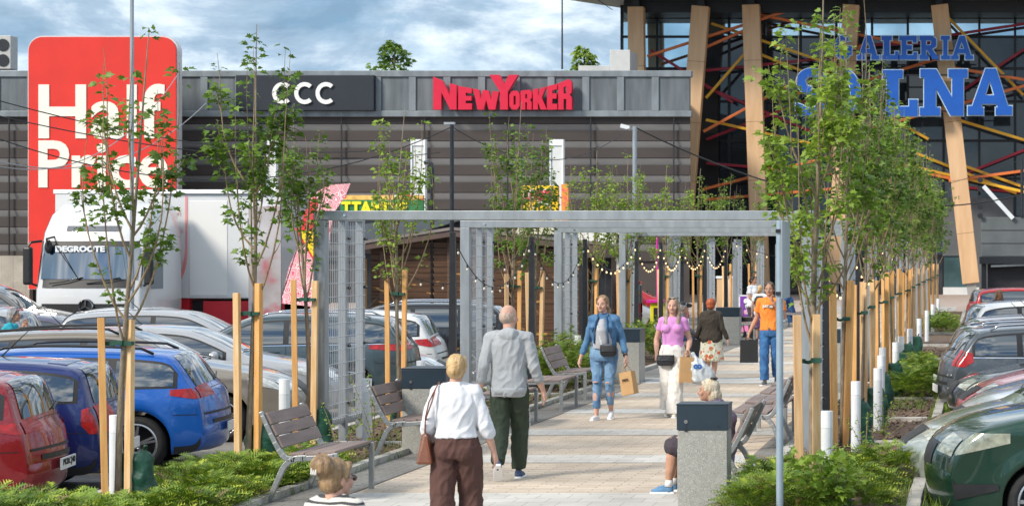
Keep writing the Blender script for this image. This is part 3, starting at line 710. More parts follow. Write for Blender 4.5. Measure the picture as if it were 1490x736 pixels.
M_far = P('plaza_paving', (.40,.32,.27), .9, 0, .12, 2, .1, 30)
def sheet(name, x0, x1, y0, y1, z, m, th=None):
    b = MB(); b.add([(x0,y0,z),(x1,y0,z),(x1,y1,z),(x0,y1,z)], [(0,1,2,3)]); return struct(b.build(name, m))
g = MB(); g.add([(-700,-120,LOT-.01),(700,-120,LOT-.01),(700,1200,LOT-.01),(-700,1200,LOT-.01)], [(0,1,2,3)]); struct(g.build('ground', P('asphalt', (.10,.10,.098), .95, 0, .2, 1.5, .3, 40)))
PL, PR0, PR1, PLo = -6.6, -2.28, -.66, -8.35          # left kerb, right planter edges, outer edge of the left planter
END = 84
sheet('parking_lot', -90, PLo-.12, -10, 78, LOT, M_lot); sheet('parking_lot', PR1+.12, 60, -10, 78, LOT, M_lot)
def slab(name, x0, x1, y0, y1, z0, z1, m): 
    b = MB(); b.b(x0, x1, y0, y1, z0, z1); return struct(b.build(name, m))
slab('walkway', PL, PR0, 2, END, LOT-.2, 0, M_pav)
for y0, y1 in ((2, 18.9-3.0), (16.9, 19.94), (22.85, 23.75), (26.35, 27.2), (29.95, 30.8), (33.5, 34.3), (40.0, 40.8), (43.5, 44.3), (47, 47.8), (50.5, 51.3), (54, 54.8), (57.5, 58.3), (61, 61.8), (64.5, 65.3), (68, 68.8), (71.5, 72.3), (75, 75.8), (78.5, 79.3)):
    sheet('light_paving_band', PL, PR0, y0, y1, .004, M_pavL)
M_line = P('white_tactile_line', (.66,.66,.64), .6, 0, .06, 10)
sheet('cross_path', PLo-.1, PR1, 36.9, 38.6, .0042, M_pavL)
b = MB()
for k in range(4): y = 37.1+k*.42; b.b(PL-.5, PR0+.3, y, y+.13, .005, .012)
struct(b.build('tactile_line', M_line))
sheet('dark_edge_paving', PL, PL+.55, 2, END, .008, M_pavD); sheet('dark_edge_paving', PR0-.32, PR0, 2, END, .008, M_pavD)
slab('plaza', -60, 60, END, 140, LOT-.2, -.02, M_far)
for k in range(7): sheet('zebra_marking', -7.2, -1.0, 85.2+k*1.05, 85.75+k*1.05, -.012, M_line)
# planters
b = MB()
def kerbrun(b, x, y0, y1, z0, z1, w=.11):
    y = y0
    while y < y1:
        e = min(y+1.0, y1); b.box((x+rnd.uniform(-.004,.004), (y+e)/2, (z0+z1)/2+rnd.uniform(-.003,.004)), (w, e-y-.008, z1-z0)); y = e
kerbrun(b, PL-.055, 6, END, LOT-.1, .07); kerbrun(b, PR0+.055, 6, END, LOT-.1, .07); kerbrun(b, PR1+.06, 6, END, LOT-.1, .05, .13); kerbrun(b, PLo-.06, 6, END, LOT-.1, .05, .13)
struct(b.build('kerb', M_kerb, bevel=.008))
b = MB()
for y in (25.0, 28.6, 32.6, 45, 52, 60, 68): b.box(((PR0+PR1)/2, y, .005), (PR1-PR0-.12, .16, .1))
for y in (21.9, 24.9, 29, 33.6): b.box(((PL+PLo)/2-.02, y, .005), (PL-PLo-.14, .14, .1))
struct(b.build('kerb', M_kerb, bevel=.008))
def soil(x0, x1, y0, y1):
    nx, ny = 10, int((y1-y0)/.3); V = []; Fq = []
    for j in range(ny+1):
        for i in range(nx+1): V.append((x0+(x1-x0)*i/nx, y0+(y1-y0)*j/ny, .0+.035*noise.noise(Vector((i*.7, j*.6, x0)))))
    for j in range(ny):
        for i in range(nx): q = j*(nx+1)+i; Fq.append((q, q+1, q+nx+2, q+nx+1))
    return struct(fastmesh('soil', V, Fq, M_soil, smooth=True))
soil(PLo, PL-.1, 6, END); soil(PR0+.1, PR1, 6, END)
rg = np.random.default_rng(3)
# bark mulch chips
def chips(x0, x1, y0, y1, n):
    V = np.zeros((n*4, 3)); p = np.stack([rg.uniform(x0, x1, n), rg.uniform(y0, y1, n), rg.uniform(.01, .05, n)], 1); a = rg.uniform(0, 6.28, n); s = rg.uniform(.01, .035, n); t = rg.uniform(-.5, .5, (n, 2))
    for k, (u, v) in enumerate(((-1,-.45),(1,-.45),(1,.45),(-1,.45))):
        V[k::4, 0] = p[:,0]+s*(u*np.cos(a)-v*np.sin(a)); V[k::4, 1] = p[:,1]+s*(u*np.sin(a)+v*np.cos(a)); V[k::4, 2] = p[:,2]+s*(u*t[:,0]+v*t[:,1])
    return tag(fastmesh('bark_mulch', V, np.arange(n*4).reshape(-1, 4), P('mulch_chip', (.06,.035,.022), .9, 0, .4, 9, col2=(.22,.15,.10))), kind='stuff')
chips(PR0+.12, PR1-.02, 19, 50, 9000); chips(PLo+.02, PL-.12, 19, 40, 7000)
# ================= juniper ground cover: feathery sprays
def spray_mesh(n, rng, fan=7, ln=.17):
    """n feathery sprays at random points; returns V, F (quads)"""
    V = []; Fq = []
    return V, Fq
def juniper(patches, label, dens=1., seed=1):
    r = np.random.default_rng(seed); P0 = []; HT = []
    for (x, y, rx, ry, h) in patches:
        n = int(620*rx*ry*dens*4); a = r.uniform(0, 2*PI, n); q = np.sqrt(r.uniform(0, 1, n)); px = x+rx*q*np.cos(a); py = y+ry*q*np.sin(a)
        bump_ = np.array([.55+.6*noise.noise(Vector((u*2.1, v*2.1, 3)))+.35*noise.noise(Vector((u*6, v*6, 9))) for u, v in zip(px, py)])
        z = h*np.sqrt(np.clip(1-q**2.4, .02, 1))*np.clip(bump_+.35, .15, 1.5)*r.uniform(.55, 1.05, n)
        P0.append(np.stack([px, py, z+.03], 1)); HT.append(np.stack([np.cos(a)*q, np.sin(a)*q], 1))
    P0 = np.concatenate(P0); out = np.concatenate(HT); n = len(P0)
    az = np.arctan2(out[:,1], out[:,0]) + r.normal(0, .9, n); el = r.uniform(.0, .9, n); L = r.uniform(.10, .21, n)
    d = np.stack([np.cos(az)*np.cos(el), np.sin(az)*np.cos(el), np.sin(el)], 1); sd_ = np.stack([-np.sin(az), np.cos(az), r.uniform(-.4,.4,n)], 1)
    V = []; MI = []
    K = 6
    for k in range(K):              # needles in pairs along a stem
        t = k/(K-1); base = P0 + d*(L*t)[:,None]; base[:,2] -= (L*t*t*.35)
        nl = L*.42*(1-t*.65)
        for s_ in (-1, 1):
            tip = base + (d*.75+sd_*s_)*nl[:,None]*.8; tip[:,2] += nl*.12
            wv = d*(L*.055)[:,None]
            V += [base-wv, base+wv, tip]; MI.append((k >= 3))
    V = np.stack(V, 1).reshape(-1, 3); T = np.arange(len(V)).reshape(-1, 3)
    mi = np.tile(np.array(MI, int), n)*(np.repeat(r.uniform(0, 1, n) < .42, len(MI))); dead = np.repeat(r.uniform(0, 1, n) < .05, len(MI)); mi[dead] = 2
    o = fastmesh('ground_cover', V, T, [M_jun, M_jun2, P('juniper_dead', (.14,.085,.04), .8, 0, .3, 4, col2=(.24,.17,.09))], mi=mi); tag(o, label, None, None, 'stuff'); return o
juniper([(-7.55, y, .8, .9, h_) for y, h_ in ((15.4,.40), (16.6,.30), (20.3,.16), (21.1,.17))]+[(-7.2, 17.9, .5, .9, .20), (-7.12, 19.1, .42, .8, .20)]+[(-7.25, 21.9, .5, .6, .2), (-8.0, 17.3, .4, 1.0, .22), (-7.0, 18.2, .35, .8, .2), (-7.0, 20.4, .3, .7, .2)], 'green juniper ground cover in the left planter', seed=2)
juniper([(-1.75, 17.9, .5, .7, .36), (-1.25, 18.6, .42, .6, .28), (-1.9, 19.4, .36, .7, .30), (-1.35, 20.3, .5, .7, .24), (-1.0, 21.2, .4, .5, .25), (-2.0, 20.8, .25, .5, .25)], 'green juniper ground cover at the near end of the right planter', seed=3)
juniper([(-1.15, 33.2, .5, .8, .36), (-1.1, 35, .5, .9, .4), (-1.05, 37, .45, .9, .45), (-1.15, 39, .4, 1.0, .4)], 'bright green ground cover beside the grey estate car', seed=5)
juniper([(-1.2, 60+k*1.3, .6, .9, .5) for k in range(4)], 'far ground cover in the right planter', dens=.5, seed=6)
juniper([(-7.3, 35.2+k*1.1, .55, .8, .75) for k in range(3)], 'green shrubs behind the far left bench', seed=8)
juniper([(-7.3, 44+k*1.2, .5, .8, .8) for k in range(3)], 'green shrubs behind the man in a grey jacket', dens=.7, seed=9)
# grass tufts and weeds along kerbs
def grass(rects, label, seed=1, h=.11):
    r = np.random.default_rng(seed); V = []
    for (x0, x1, y0, y1, n) in rects:
        p = np.stack([r.uniform(x0, x1, n), r.uniform(y0, y1, n), np.zeros(n)+.0], 1); a = r.uniform(0, 6.28, n); l = r.uniform(.3, 1.2, n)*h; w_ = .004+.004*r.random(n); ln = r.uniform(.1, .7, n)
        s_ = np.stack([-np.sin(a), np.cos(a), 0*a], 1)*w_[:,None]; tip = p+np.stack([np.cos(a)*l*ln, np.sin(a)*l*ln, l], 1)
        V.append(np.stack([p-s_, p+s_, tip], 1).reshape(-1, 3))
    V = np.concatenate(V); return tag(fastmesh('grass', V, np.arange(len(V)).reshape(-1, 3), M_jun), label, None, None, 'stuff')
grass([(PR1-.05, PR1+.02, 18, 40, 700), (PR1+.13, PR1+.35, 17, 36, 1500), (PR0, PR0+.2, 19, 36, 900), (PL-.2, PL+.03, 18, 36, 900), (PLo, PLo+.3, 22, 34, 900), (-1.1, -.7, 19, 21, 600), (-1.5, -.8, 30.5, 33, 450), (-7.6,-6.8, 22.5, 34, 900)], 'grass tufts along the kerbs')
# weedy leafy seedlings in the planters
def leafy(name, label, x, y, h, rad, n, ls, m=M_leafB, z=0, cat='plant', group=None, seed=0, stems=5):
    r = np.random.default_rng(seed+int(abs(x*100)+y*10)); root = thing(name, (x, y, z), 0, label, cat, group); mb = MB(); pts = []
    for k in range(stems):
        a = r.uniform(0, 6.28); e = Vector((math.cos(a)*rad*r.uniform(.2, 1), math.sin(a)*rad*r.uniform(.2, 1), h*r.uniform(.6, 1))); p = [Vector((e.x*t**1.5, e.y*t**1.5, e.z*t)) for t in np.linspace(0, 1, 6)]
        mb.tube(p, [.006*(1-.7*t) for t in np.linspace(0, 1, 6)], 5); pts.append(p)
    mb.build('stem', M_twig, root)
    P_ = []; D_ = []
    for _ in range(n):
        p = pts[r.integers(stems)]; t = r.uniform(.15, 1)*5; i = min(4, int(t)); q = p[i].lerp(p[i+1], t-i); P_.append(tuple(q+Vector((r.normal(0, .02), r.normal(0, .02), r.normal(0, .01))))); a = r.uniform(0, 6.28); D_.append((math.cos(a), math.sin(a), r.uniform(-.3, .5)))
    V, T = leaves(np.array(P_), np.array(D_), r.uniform(.6, 1.1, n)*ls, r); fastmesh('foliage', V, T, m, root); return root
LEAF = np.array([(0,0),(.18,-.10),(.30,-.34),(.42,-.22),(.62,-.36),(.66,-.16),(1.0,0),(.66,.16),(.62,.36),(.42,.22),(.30,.34),(.18,.10)])
def leaves(Pn, D, S, r):
    """maple-like lobed leaves at points Pn with direction D, size S, slightly folded"""
    n = len(Pn); D = D/np.linalg.norm(D, axis=1)[:,None]; up = np.stack([r.normal(0,.35,n), r.normal(0,.35,n), np.ones(n)], 1)
    sd_ = np.cross(up, D); sd_ /= np.linalg.norm(sd_, axis=1)[:,None]; nn = np.cross(D, sd_); roll = r.normal(0, .5, n)[:,None]; sd2 = sd_*np.cos(roll)+nn*np.sin(roll); nn = np.cross(D, sd2)
    k = len(LEAF); V = np.zeros((n, k, 3)); droop = r.uniform(.05, .5, n)
    for j, (u, v) in enumerate(LEAF):
        V[:, j] = Pn + D*(S*u)[:,None] + sd2*(S*v)[:,None] + nn*(S*(abs(v)*.35 - u*u*droop))[:,None]
    tris = [(0,1,11),(1,2,3),(1,3,9),(1,9,11),(9,10,11),(3,4,5),(3,5,7),(3,7,9),(7,8,9),(5,6,7)]
    T = (np.arange(n)[:,None,None]*k + np.array(tris)[None]).reshape(-1, 3); return V.reshape(-1, 3), T
# ================= young maples
def maple(label, x, y, h, fork, rad, nsh, nlf, ls, seed, m, group, lean=0, bare=.15, tr=.035, dense=False, cl=8):
    r = np.random.default_rng(seed); root = thing('young_maple_tree', (x, y, 0), 0, label, 'tree', group); mb = MB()
    lead = [Vector((lean*t*t+.03*math.sin(t*5+seed), .03*math.sin(t*4+seed*2), t*h)) for t in np.linspace(0, 1, 16)]
    mb.tube([p for p in lead], [tr*(1-.88*(i/15)) + (.008 if i == 0 else 0) for i in range(16)], 8)
    for i in range(2, 13):
        if r.random() < .5: mb.ell(tuple(lead[i]*1.0+Vector((tr*.6*(1-i/15), 0, r.uniform(-.1,.1)))), (tr*.35,)*3, 6, 4)
    mb.build('trunk', M_bark, root, smooth=True)
    tw = MB(); shoots = [lead[int(16*fork/h)+1:]]
    for k in range(nsh):
        z0 = fork + (h-fork)*.55*(k/nsh)**1.3*r.uniform(.8, 1.1); a = k*2.4+seed+r.uniform(-.4,.4); R_ = rad*r.uniform(.45, 1.0); top_ = min(h*.97, z0+(h-z0)*r.uniform(.55, .95)); i = z0/h*15; i0 = min(14, int(i)); s = lead[i0].lerp(lead[i0+1], i-i0)
        p = []; n_ = 9
        for j in range(n_):
            t = j/(n_-1); o_ = R_*(1-(1-t)**2.6); wob = .035*math.sin(t*7+k*1.7)*t
            p.append(s + Vector((math.cos(a)*(o_+wob), math.sin(a)*(o_-wob), (top_-z0)*(t**1.15))))
        tw.tube(p, [.012*(1-.8*j/(n_-1)) for j in range(n_)], 5); shoots.append(p)
        for _ in range(2 if not dense else 3):
            j = r.integers(2, 6); q = p[j]; a2 = a+r.uniform(-1.2, 1.2); l2 = r.uniform(.3, .8)*min(1, h-fork)*.5
            pp = [q + Vector((math.cos(a2)*.12*t**.7, math.sin(a2)*.12*t**.7, l2*t)) for t in np.linspace(0, 1, 5)]; tw.tube(pp, [.006*(1-.7*t) for t in np.linspace(0, 1, 5)], 4); shoots.append(pp)
    tw.build('branches', M_twig, root)
    Pn = []; D = []; nodes_n = max(1, nlf//cl); wts = np.array([len(s) for s in shoots], float); wts /= wts.sum()
    for _ in range(nodes_n):
        s = shoots[r.choice(len(shoots), p=wts)]; t = (bare+(1-bare)*r.random()**(.75))*(len(s)-1); i = min(len(s)-2, int(t)); q = s[i].lerp(s[i+1], t-i)
        if r.random() < .25: q = q + Vector((r.normal(0, .05), r.normal(0, .05), 0))
        for _ in range(r.integers(cl-2, cl+3)):
            a = r.uniform(0, 6.28); d = Vector((math.cos(a), math.sin(a), r.uniform(-.35, .45))); Pn.append(tuple(q+d*r.uniform(.01, .07)+Vector((0, 0, r.normal(0, .04))))); D.append(tuple(d))
    Pn = np.array(Pn); D = np.array(D); V, T = leaves(Pn, D, r.uniform(.55, 1.15, len(Pn))*ls, r); fastmesh('crown', V, T, m, root); return root
M_stake2 = P('pine_stake_pale', (.66,.37,.14), .7, 0, .2, 5, .1, 50, stretch=(6,6,.5), col2=(.80,.58,.33)); spots(M_stake2, 3., .075, (.22,.10,.04), soft=.02)
M_stake3 = P('pine_stake_weathered', (.50,.29,.13), .75, 0, .25, 6, .15, 50, stretch=(6,6,.4), col2=(.66,.44,.24)); spots(M_stake3, 1.8, .09, (.16,.07,.03), soft=.02)
def stake(x, y, h, label, w_=.062, tilt=(0, 0), group='pine tree stakes'):
    h += rnd.uniform(-.05,.05); b = MB(); b.box((0, 0, h/2-.05), (w_*rnd.uniform(.9,1.08), w_, h+.1)); o = b.build('wooden_stake', [M_stake, M_stake, M_stake2, M_stake3][rnd.randrange(4)], bevel=.004, loc=(x, y, 0)); o.rotation_euler = (tilt[0]+rnd.uniform(-.012,.012), tilt[1]+rnd.uniform(-.010,.010), rnd.uniform(-.5,.5)); tag(o, label, 'stake', group); return o
def strap(x0, x1, xt, y, z, label, yo=0, group='green tree straps'):
    b = MB(); 
    for xa in (x0, x1):
        b.tube([(xa-x0, 0, z), ((xa+xt)/2-x0, -.035+yo, z-.012), (xt-x0, -.045+yo, z+.01)], .018, 6, sx=.25, up=(0,1,0)); b.box((xa-x0, 0, z), (.075, .075, .035))
    b.box((xt-x0, yo, z+.005), (.09, .1, .04)); o = b.build('tree_strap', M_strap, loc=(x0, y, 0), smooth=False); return tag(o, label, 'strap', group)
def wbag(x, y, label, h=.34, seed=0, group='watering bags'):
    b = MB(); r_ = random.Random(seed); secs = []
    for t in np.linspace(0, 1, 9): secs.append((Vector((.01*math.sin(t*6+seed), 0, t*h)), (.21-.07*t+.012*math.sin(t*9+seed))*(1 if t < .95 else .8), .10-.03*t))
    b.loft(secs, 18, pw=2.6); b.cap((.05, 0, h-.02), (.09, -.02, h+.06), .02, .012); o = b.build('watering_bag', M_bag, remesh=.014, sm=1, fold=.012, fsize=.14, seed=seed, loc=(x, y, 0)); return tag(o, label, 'watering bag', group)
def bollard(x, y, label, h=.82, r_=.058, group='white bollard lights', z=0):
    root = thing('bollard_light', (x, y, z), 0, label, 'bollard', group)
    b = MB(); b.tube([(0,0,0),(0,0,h-.16)], r_, 20); b.build('post', M_white, root, smooth=False)
    b = MB(); b.tube([(0,0,h-.158),(0,0,h)], r_-.001, 20); b.build('light_head', M_white2, root); return root
# left row
LT = [(-7.8, 18.75, 4.35, 1.5, .52, 9, 560, .105, M_leafA), (-7.75, 21.9, 4.75, 1.75, .42, 9, 760, .10, M_leafA), (-7.87, 24.1, 4.0, 1.75, .27, 8, 520, .085, M_leafA), (-7.8, 27.6, 4.25, 1.55, .5, 13, 640, .085, M_leafB),
      (-7.75, 34.3, 4.85, 1.55, .55, 14, 1000, .09, M_leafA), (-7.75, 36.0, 4.3, 1.6, .4, 10, 700, .09, M_leafA), (-7.8, 41.5, 4.4, 1.5, .6, 14, 900, .085, M_leafB), (-7.75, 45, 4.5, 1.6, .5, 13, 850, .085, M_leafB), (-7.8, 51, 4.5, 1.6, .6, 13, 850, .09, M_leafB), (-7.8, 57, 4.7, 1.6, .6, 13, 850, .09, M_leafB), (-7.7, 63, 4.8, 1.6, .6, 10, 520, .1, M_leafA), (-7.7, 70, 4.9, 1.6, .6, 10, 520, .1, M_leafA)]
for i, (x, y, h, fk, rad, nsh, nlf, ls, m) in enumerate(LT):
    nm = f"{ORD[i]} young tree from the camera in the left planter, {'bright' if m is M_leafB else 'dark'} green leaves"
    maple(nm, x, y, h, fk, rad, nsh, int(nlf*(1.35 if i == 0 else 1.9)), ls*.95, 11+i, m, 'young trees in the left planter', lean=(.25 if i == 0 else -.12 if i == 2 else .1))
    gap = .155; hs = [1.72, 1.95, 2.0, 2.05][i] if i < 4 else 2.0
    for s_ in (-1, 1):
        stake(x+s_*gap*.55-(.02 if i == 0 else 0), y+s_*.05-.05, hs+s_*.02, f"{'left' if s_ < 0 else 'right'} wooden stake of the {ORD[i]} tree in the left planter", tilt=(0, s_*.012))
    strap(x-gap*.55, x+gap*.55, x, y-.05, hs-.22-(.05 if i % 2 else 0), f"green strap on the {ORD[i]} tree in the left planter")
    if i < 9: wbag(x+.10, y+.08, f"green watering bag at the {ORD[i]} tree in the left planter", seed=i, h=.5)
# right row
RT = [(-1.47, 18.45, 4.75, 1.45, .50, 15, 1900, .09), (-1.62, 24.9, 5.0, 1.85, .58, 14, 1500, .095), (-1.55, 27.6, 5.0, 1.8, .55, 13, 1500, .095), (-1.6, 30.6, 5.1, 1.75, .6, 14, 1500, .095), (-1.55, 33.8, 5.0, 1.8, .6, 14, 1500, .095), (-1.6, 37.4, 5.1, 1.8, .6, 14, 1400, .095),
      (-1.6, 41.2, 5.0, 1.8, .6, 13, 1300, .10), (-1.55, 45, 5.0, 1.8, .6, 13, 1200, .10), (-1.6, 49.5, 5.1, 1.8, .6, 12, 1100, .11), (-1.6, 54, 5.0, 1.8, .6, 12, 1000, .11), (-1.6, 59.5, 5.0, 1.8, .6, 11, 900, .11), (-1.6, 65, 5.0, 1.8, .6, 11, 900, .12), (-1.6, 71, 5.0, 1.8, .6, 10, 800, .12), (-1.6, 78, 5.0, 1.8, .6, 10, 800, .12)]
for i, (x, y, h, fk, rad, nsh, nlf, ls) in enumerate(RT):
    maple(f"{ORD[i]} young tree from the camera in the right planter", x, y, h, fk, rad, nsh, int(nlf*1.25), ls, 41+i, M_leafA if i % 3 else M_leafB, 'young trees in the right planter', lean=(.0 if i else .05), dense=True, bare=.08, tr=.042 if i == 0 else .036)
    hs = 1.78 if i == 0 else 1.95; gap = .13
    for s_ in (-1, 1):
        stake(x-.05+s_*gap*.5, y-.12+s_*.10, hs+s_*.03, f"{'left' if s_ < 0 else 'right'} wooden stake of the {ORD[i]} tree in the right planter", w_=.07, tilt=(0, (.022 if i == 1 else .006)*s_))
    strap(x-.05-gap*.5, x-.05+gap*.5, x+.02, y-.12, hs-.42, f"green strap on the {ORD[i]} tree in the right planter")
    if i < 8: wbag(x+.14, y+.05, f"green watering bag at the {ORD[i]} tree in the right planter", seed=20+i, h=.52 if i else .36)
for i, (y, dx) in enumerate(((19.6, 0), (24.2, 0), (30.4, 0), (35.0, .03), (37.6, .02), (41.5, .05), (48, .05), (55, .05), (62, .05), (70, .05), (27.0, .12), (33, -.1))):
    bollard(-1.45+dx, y, f"{ORD[i]} white bollard light along the right planter")
for i, (x, y) in enumerate(((-8.0, 19.1), (-7.55, 22.4), (-7.35, 24.75), (-7.15, 26.4), (-7.3, 31.2), (-7.4, 38), (-7.4, 48), (-7.2, 55))):
    bollard(x, y, f"{ORD[i]} white bollard light along the left planter", h=.95 if i in (1, 3) else .82)
leafy('weedy_shrub', 'bright leafy shrub at the foot of the nearest right tree', -1.30, 17.75, .66, .45, 520, .12, cat='shrub', seed=4, stems=14)
leafy('weedy_shrub', 'tall thin weed between the right stakes', -1.25, 22.6, .62, .5, 120, .05, cat='weed', stems=6)
leafy('weedy_shrub', 'sprawling green weed beside the third right tree', -1.2, 25.8, .65, .55, 150, .05, cat='weed', stems=7)
leafy('weedy_shrub', 'thin weed under the second left tree strap', -7.1, 22.9, .75, .35, 80, .045, cat='weed', stems=4)
leafy('weedy_shrub', 'yellow green weed behind the second left bench', -7.05, 24.0, .95, .45, 130, .055, cat='weed', stems=6)
leafy('weedy_shrub', 'pale weed beside the second pergola frame', -7.1, 30.2, .9, .3, 90, .06, cat='weed', stems=5)
leafy('weedy_shrub', 'yellow weed behind the third left bench', -6.95, 34.2, 1.05, .3, 90, .07, cat='weed', stems=5)
# ================= pergola frames
def pergola(i, y):
    full = i < 4
    root = thing('pergola_frame' if full else 'trellis_posts', (0, y, 0), 0, f"{ORD[i]} grey steel pergola frame spanning the walkway" if full else f"{ORD[i-4]} pair of grey trellis posts beyond the last pergola beam", 'pergola' if full else 'trellis', 'steel pergola frames over the walkway' if full else 'grey trellis posts beyond the beams')
    xl, xr, H = -7.76, -2.02, 2.82; w_ = .14
    for nm, x in (('post', xl), ('post', xr)):
        b = MB(); b.b(x-w_/2, x+w_/2, -w_/2, w_/2, -.1, H-.11); b.build(nm, M_galv, root, bevel=.006)
    if full: b = MB(); b.b(xl-w_/2, xr+w_/2, -w_/2+.002, w_/2-.002, H-.108, H); b.build('top_beam', M_galv, root, bevel=.006)
    for x in (xl, xr):
        b = MB()
        for dy in (.85, 1.55): b.b(x-.045, x+.045, dy-.045, dy+.045, -.1, H-.11)
        b.build('trellis_post', M_galv, root, bevel=.004)
        b = MB(); b.b(x-.04, x+.04, .07, 1.62, H-.108, H-.02); b.build('side_rail', M_galv, root, bevel=.004)
        b = MB(); b.b(x-.03, x+.03, .07, 1.55, .26, .33); b.build('lower_rail', M_galv, root, bevel=.004)
        b = MB()
        for yy in np.arange(.12, 1.52, .07): b.tube([(x+.055, yy, .30), (x+.055, yy, H-.12)], .0042, 4)
        for zz in np.arange(.36, H-.15, .16): b.tube([(x+.060, .05, zz), (x+.060, 1.56, zz)], .005, 4)
        b.build('wire_mesh', P('mesh_wire', (.55,.57,.58), .4, .5, .08, 9), root)
        for zz in (.5, 1.2, 1.9, 2.5):
            for yy in (.85, 1.55): b = MB(); b.tube([(x+.045, yy, zz), (x+.09, yy, zz)], .016, 8); b.build('clamp', M_dark, root)
    for x in (xl+.3, xr-.3) if full else (): b = MB(); b.tube([(x, -w_/2-.012, H-.054), (x, -w_/2, H-.054)], .016, 10); b.build('bolt', M_chrome, root)
for i in range(9): pergola(i, 24.3+6.86*i)
# ================= dark festoon poles
FP = []
for i, (x, y, h) in enumerate(((-7.38, 28.9, 2.62), (-7.38, 34.0, 2.60), (-7.38, 38.6, 2.60), (-7.38, 44.4, 2.6), (-7.38, 47.8, 2.6), (-7.38, 51.2, 2.6), (-7.38, 55.5, 2.6), (-7.38, 60, 2.6), (-1.98, 26.6, 2.2), (-1.98, 33.6, 2.3), (-1.98, 40, 2.4), (-1.98, 47, 2.4))):
    b = MB(); b.box((0, 0, h/2), (.115, .115, h), taper=.62); o = b.build('festoon_pole', M_dark, loc=(x, y, 0), bevel=.004); tag(o, f"{ORD[i if i < 8 else i-8]} tapered black pole carrying lights on the {'left' if i < 8 else 'right'} side", 'pole', 'tapered black poles'); FP.append((x, y, h))
def festoon(p0, p1, sag, n, lit, label, z1=0):
    root = thing('string_light', p0, 0, label, 'string lights', 'festoon lights'); P1 = Vector(p1)-Vector(p0); c = lambda t: Vector((P1.x*t, P1.y*t, P1.z*t - 4*sag*t*(1-t)))
    b = MB(); b.tube([c(t) for t in np.linspace(0, 1, 22)], .007, 5); b.build('cable', M_ink, root)
    for k in range(n):
        q = c((k+.6)/n); b = MB(); b.tube([q, q+Vector((0, 0, -.05))], .012, 6); sk = b.build('socket', M_brass, root)
        b = MB(); b.ell(q+Vector((0, 0, -.072)), (.017, .017, .024), 8, 6); b.build('bulb', M_bulb if lit else M_bulb_off, root, smooth=True)
L8 = FP[:8]
for i in range(7):
    a, b_ = L8[i], L8[i+1]; lit = i >= 2
    festoon((a[0], a[1], a[2]-.05), (b_[0], b_[1], b_[2]-.05), .55 if i > 1 else .75, 10 if i < 2 else 12, lit, f"{'warm lit' if lit else 'unlit'} string of bulbs hanging after the {ORD[i]} black pole on the left")
festoon((-8.6, 31.0, 2.0), (-7.38, 34, 2.5), .35, 6, False, 'short unlit bulb string in front of the wooden hut')
for i, (a, b_) in enumerate(zip(FP[8:11], FP[9:12])):
    festoon((a[0], a[1], a[2]-.05), (b_[0], b_[1], b_[2]-.05), .45, 9, True, f"warm string of bulbs after the {ORD[i]} black pole on the right")
festoon((-7.0, 58, 2.7), (-2.2, 61, 2.7), .6, 18, True, 'warm lit string of bulbs across the far walkway')
# ================= benches
def bench_mesh(root, back=True, L=1.2):
    for i, y in enumerate((.03, L-.03)):
        b = MB(); T = .045
        def run(pts, w0, w1):
            n = len(pts)
            for k in range(n-1):
                a, c_ = Vector((pts[k][0], y, pts[k][1])), Vector((pts[k+1][0], y, pts[k+1][1])); wv = w0+(w1-w0)*(k+.5)/(n-1); d = (c_-a).normalized(); b.bar(a-d*.006, c_+d*.006, T-.0015*(k % 2), wv, up=(0,0,1) if abs(d.x) > abs(d.z) else (1,0,0))
        sm_ = lambda P_: chaikin(P_, 2)
        if back:
            run(sm_([(0,0),(.10,.22),(.15,.34),(.24,.41),(.36,.415)]), .045, .06); run(sm_([(-.06,.84),(.02,.66),(.10,.50),(.16,.41),(.26,.40)]), .035, .06)
            run(sm_([(.30,.41),(.45,.415),(.62,.435)]), .055, .04)
        else: run([(.10,.42),(.62,.435)], .045, .045); run([(.12,0),(.12,.42)], .045, .045)
        run([(.63,.0),(.63,.455)], .045, .05); b.build('frame', M_alu if i == 0 else M_alu, root, bevel=.006)
    if back:
        for t0, t1 in ((.05,.36),(.37,.66),(.67,.98)):
            b = MB(); p = lambda t: Vector((.115-.165*t, 0, .475+.355*t)); a, c_ = p(t0), p(t1); d = (c_-a); m_ = (a+c_)/2+Vector((.028, 0, .012)); b.box((m_.x, L/2, m_.z), (d.length-.006, L-.07, .028), ry=-math.atan2(d.z, d.x)); b.build('back_slat', M_slat, root, bevel=.005)
    for x0, x1, z in ((.20,.335,.448),(.343,.478,.45),(.486,.625,.462)) if back else ((.10,.27,.455),(.278,.448,.458),(.456,.625,.462)):
        b = MB(); b.box(((x0+x1)/2, L/2, z), (x1-x0, L-.07 if back else L, .028), ry=-.03); b.build('seat_slat', M_slat, root, bevel=.005)
def bench(x, y, rz, label, back=True, L=1.2):
    r = thing('park_bench' if back else 'backless_bench', (x, y, 0), rz, label, 'bench', 'metal and brown slat benches on the walkway'); bench_mesh(r, back, L); return r
bench(-6.62, 19.15, 0, 'nearest left bench with brown slats, in front of the first pergola frame')
bench(-6.78, 23.05, 0, 'left bench beside the nearest left litter bin')
bench(-6.75, 27.3, 0, 'backless bench behind the man in the grey hoodie', back=False)
bench(-6.76, 30.2, 0, 'backless bench next to the third left bench', back=False)
bench(-6.85, 32.5, 0, 'left bench in front of the green shrubs beside the woman in denim')
bench(-6.75, 43.2, 0, 'left bench where the man in a grey jacket sits')
bench(-6.75, 56.0, 0, 'far left bench near the pink poster')
bench(-2.22, 20.80, PI, 'right bench where the elderly woman sits, behind the nearest bin')
bench(-2.28, 25.3, PI, 'right bench, second behind the elderly woman')
bench(-2.30, 26.9, PI, 'backless right bench beyond the elderly woman', back=False)
bench(-2.30, 28.6, PI, 'right bench, third behind the elderly woman')
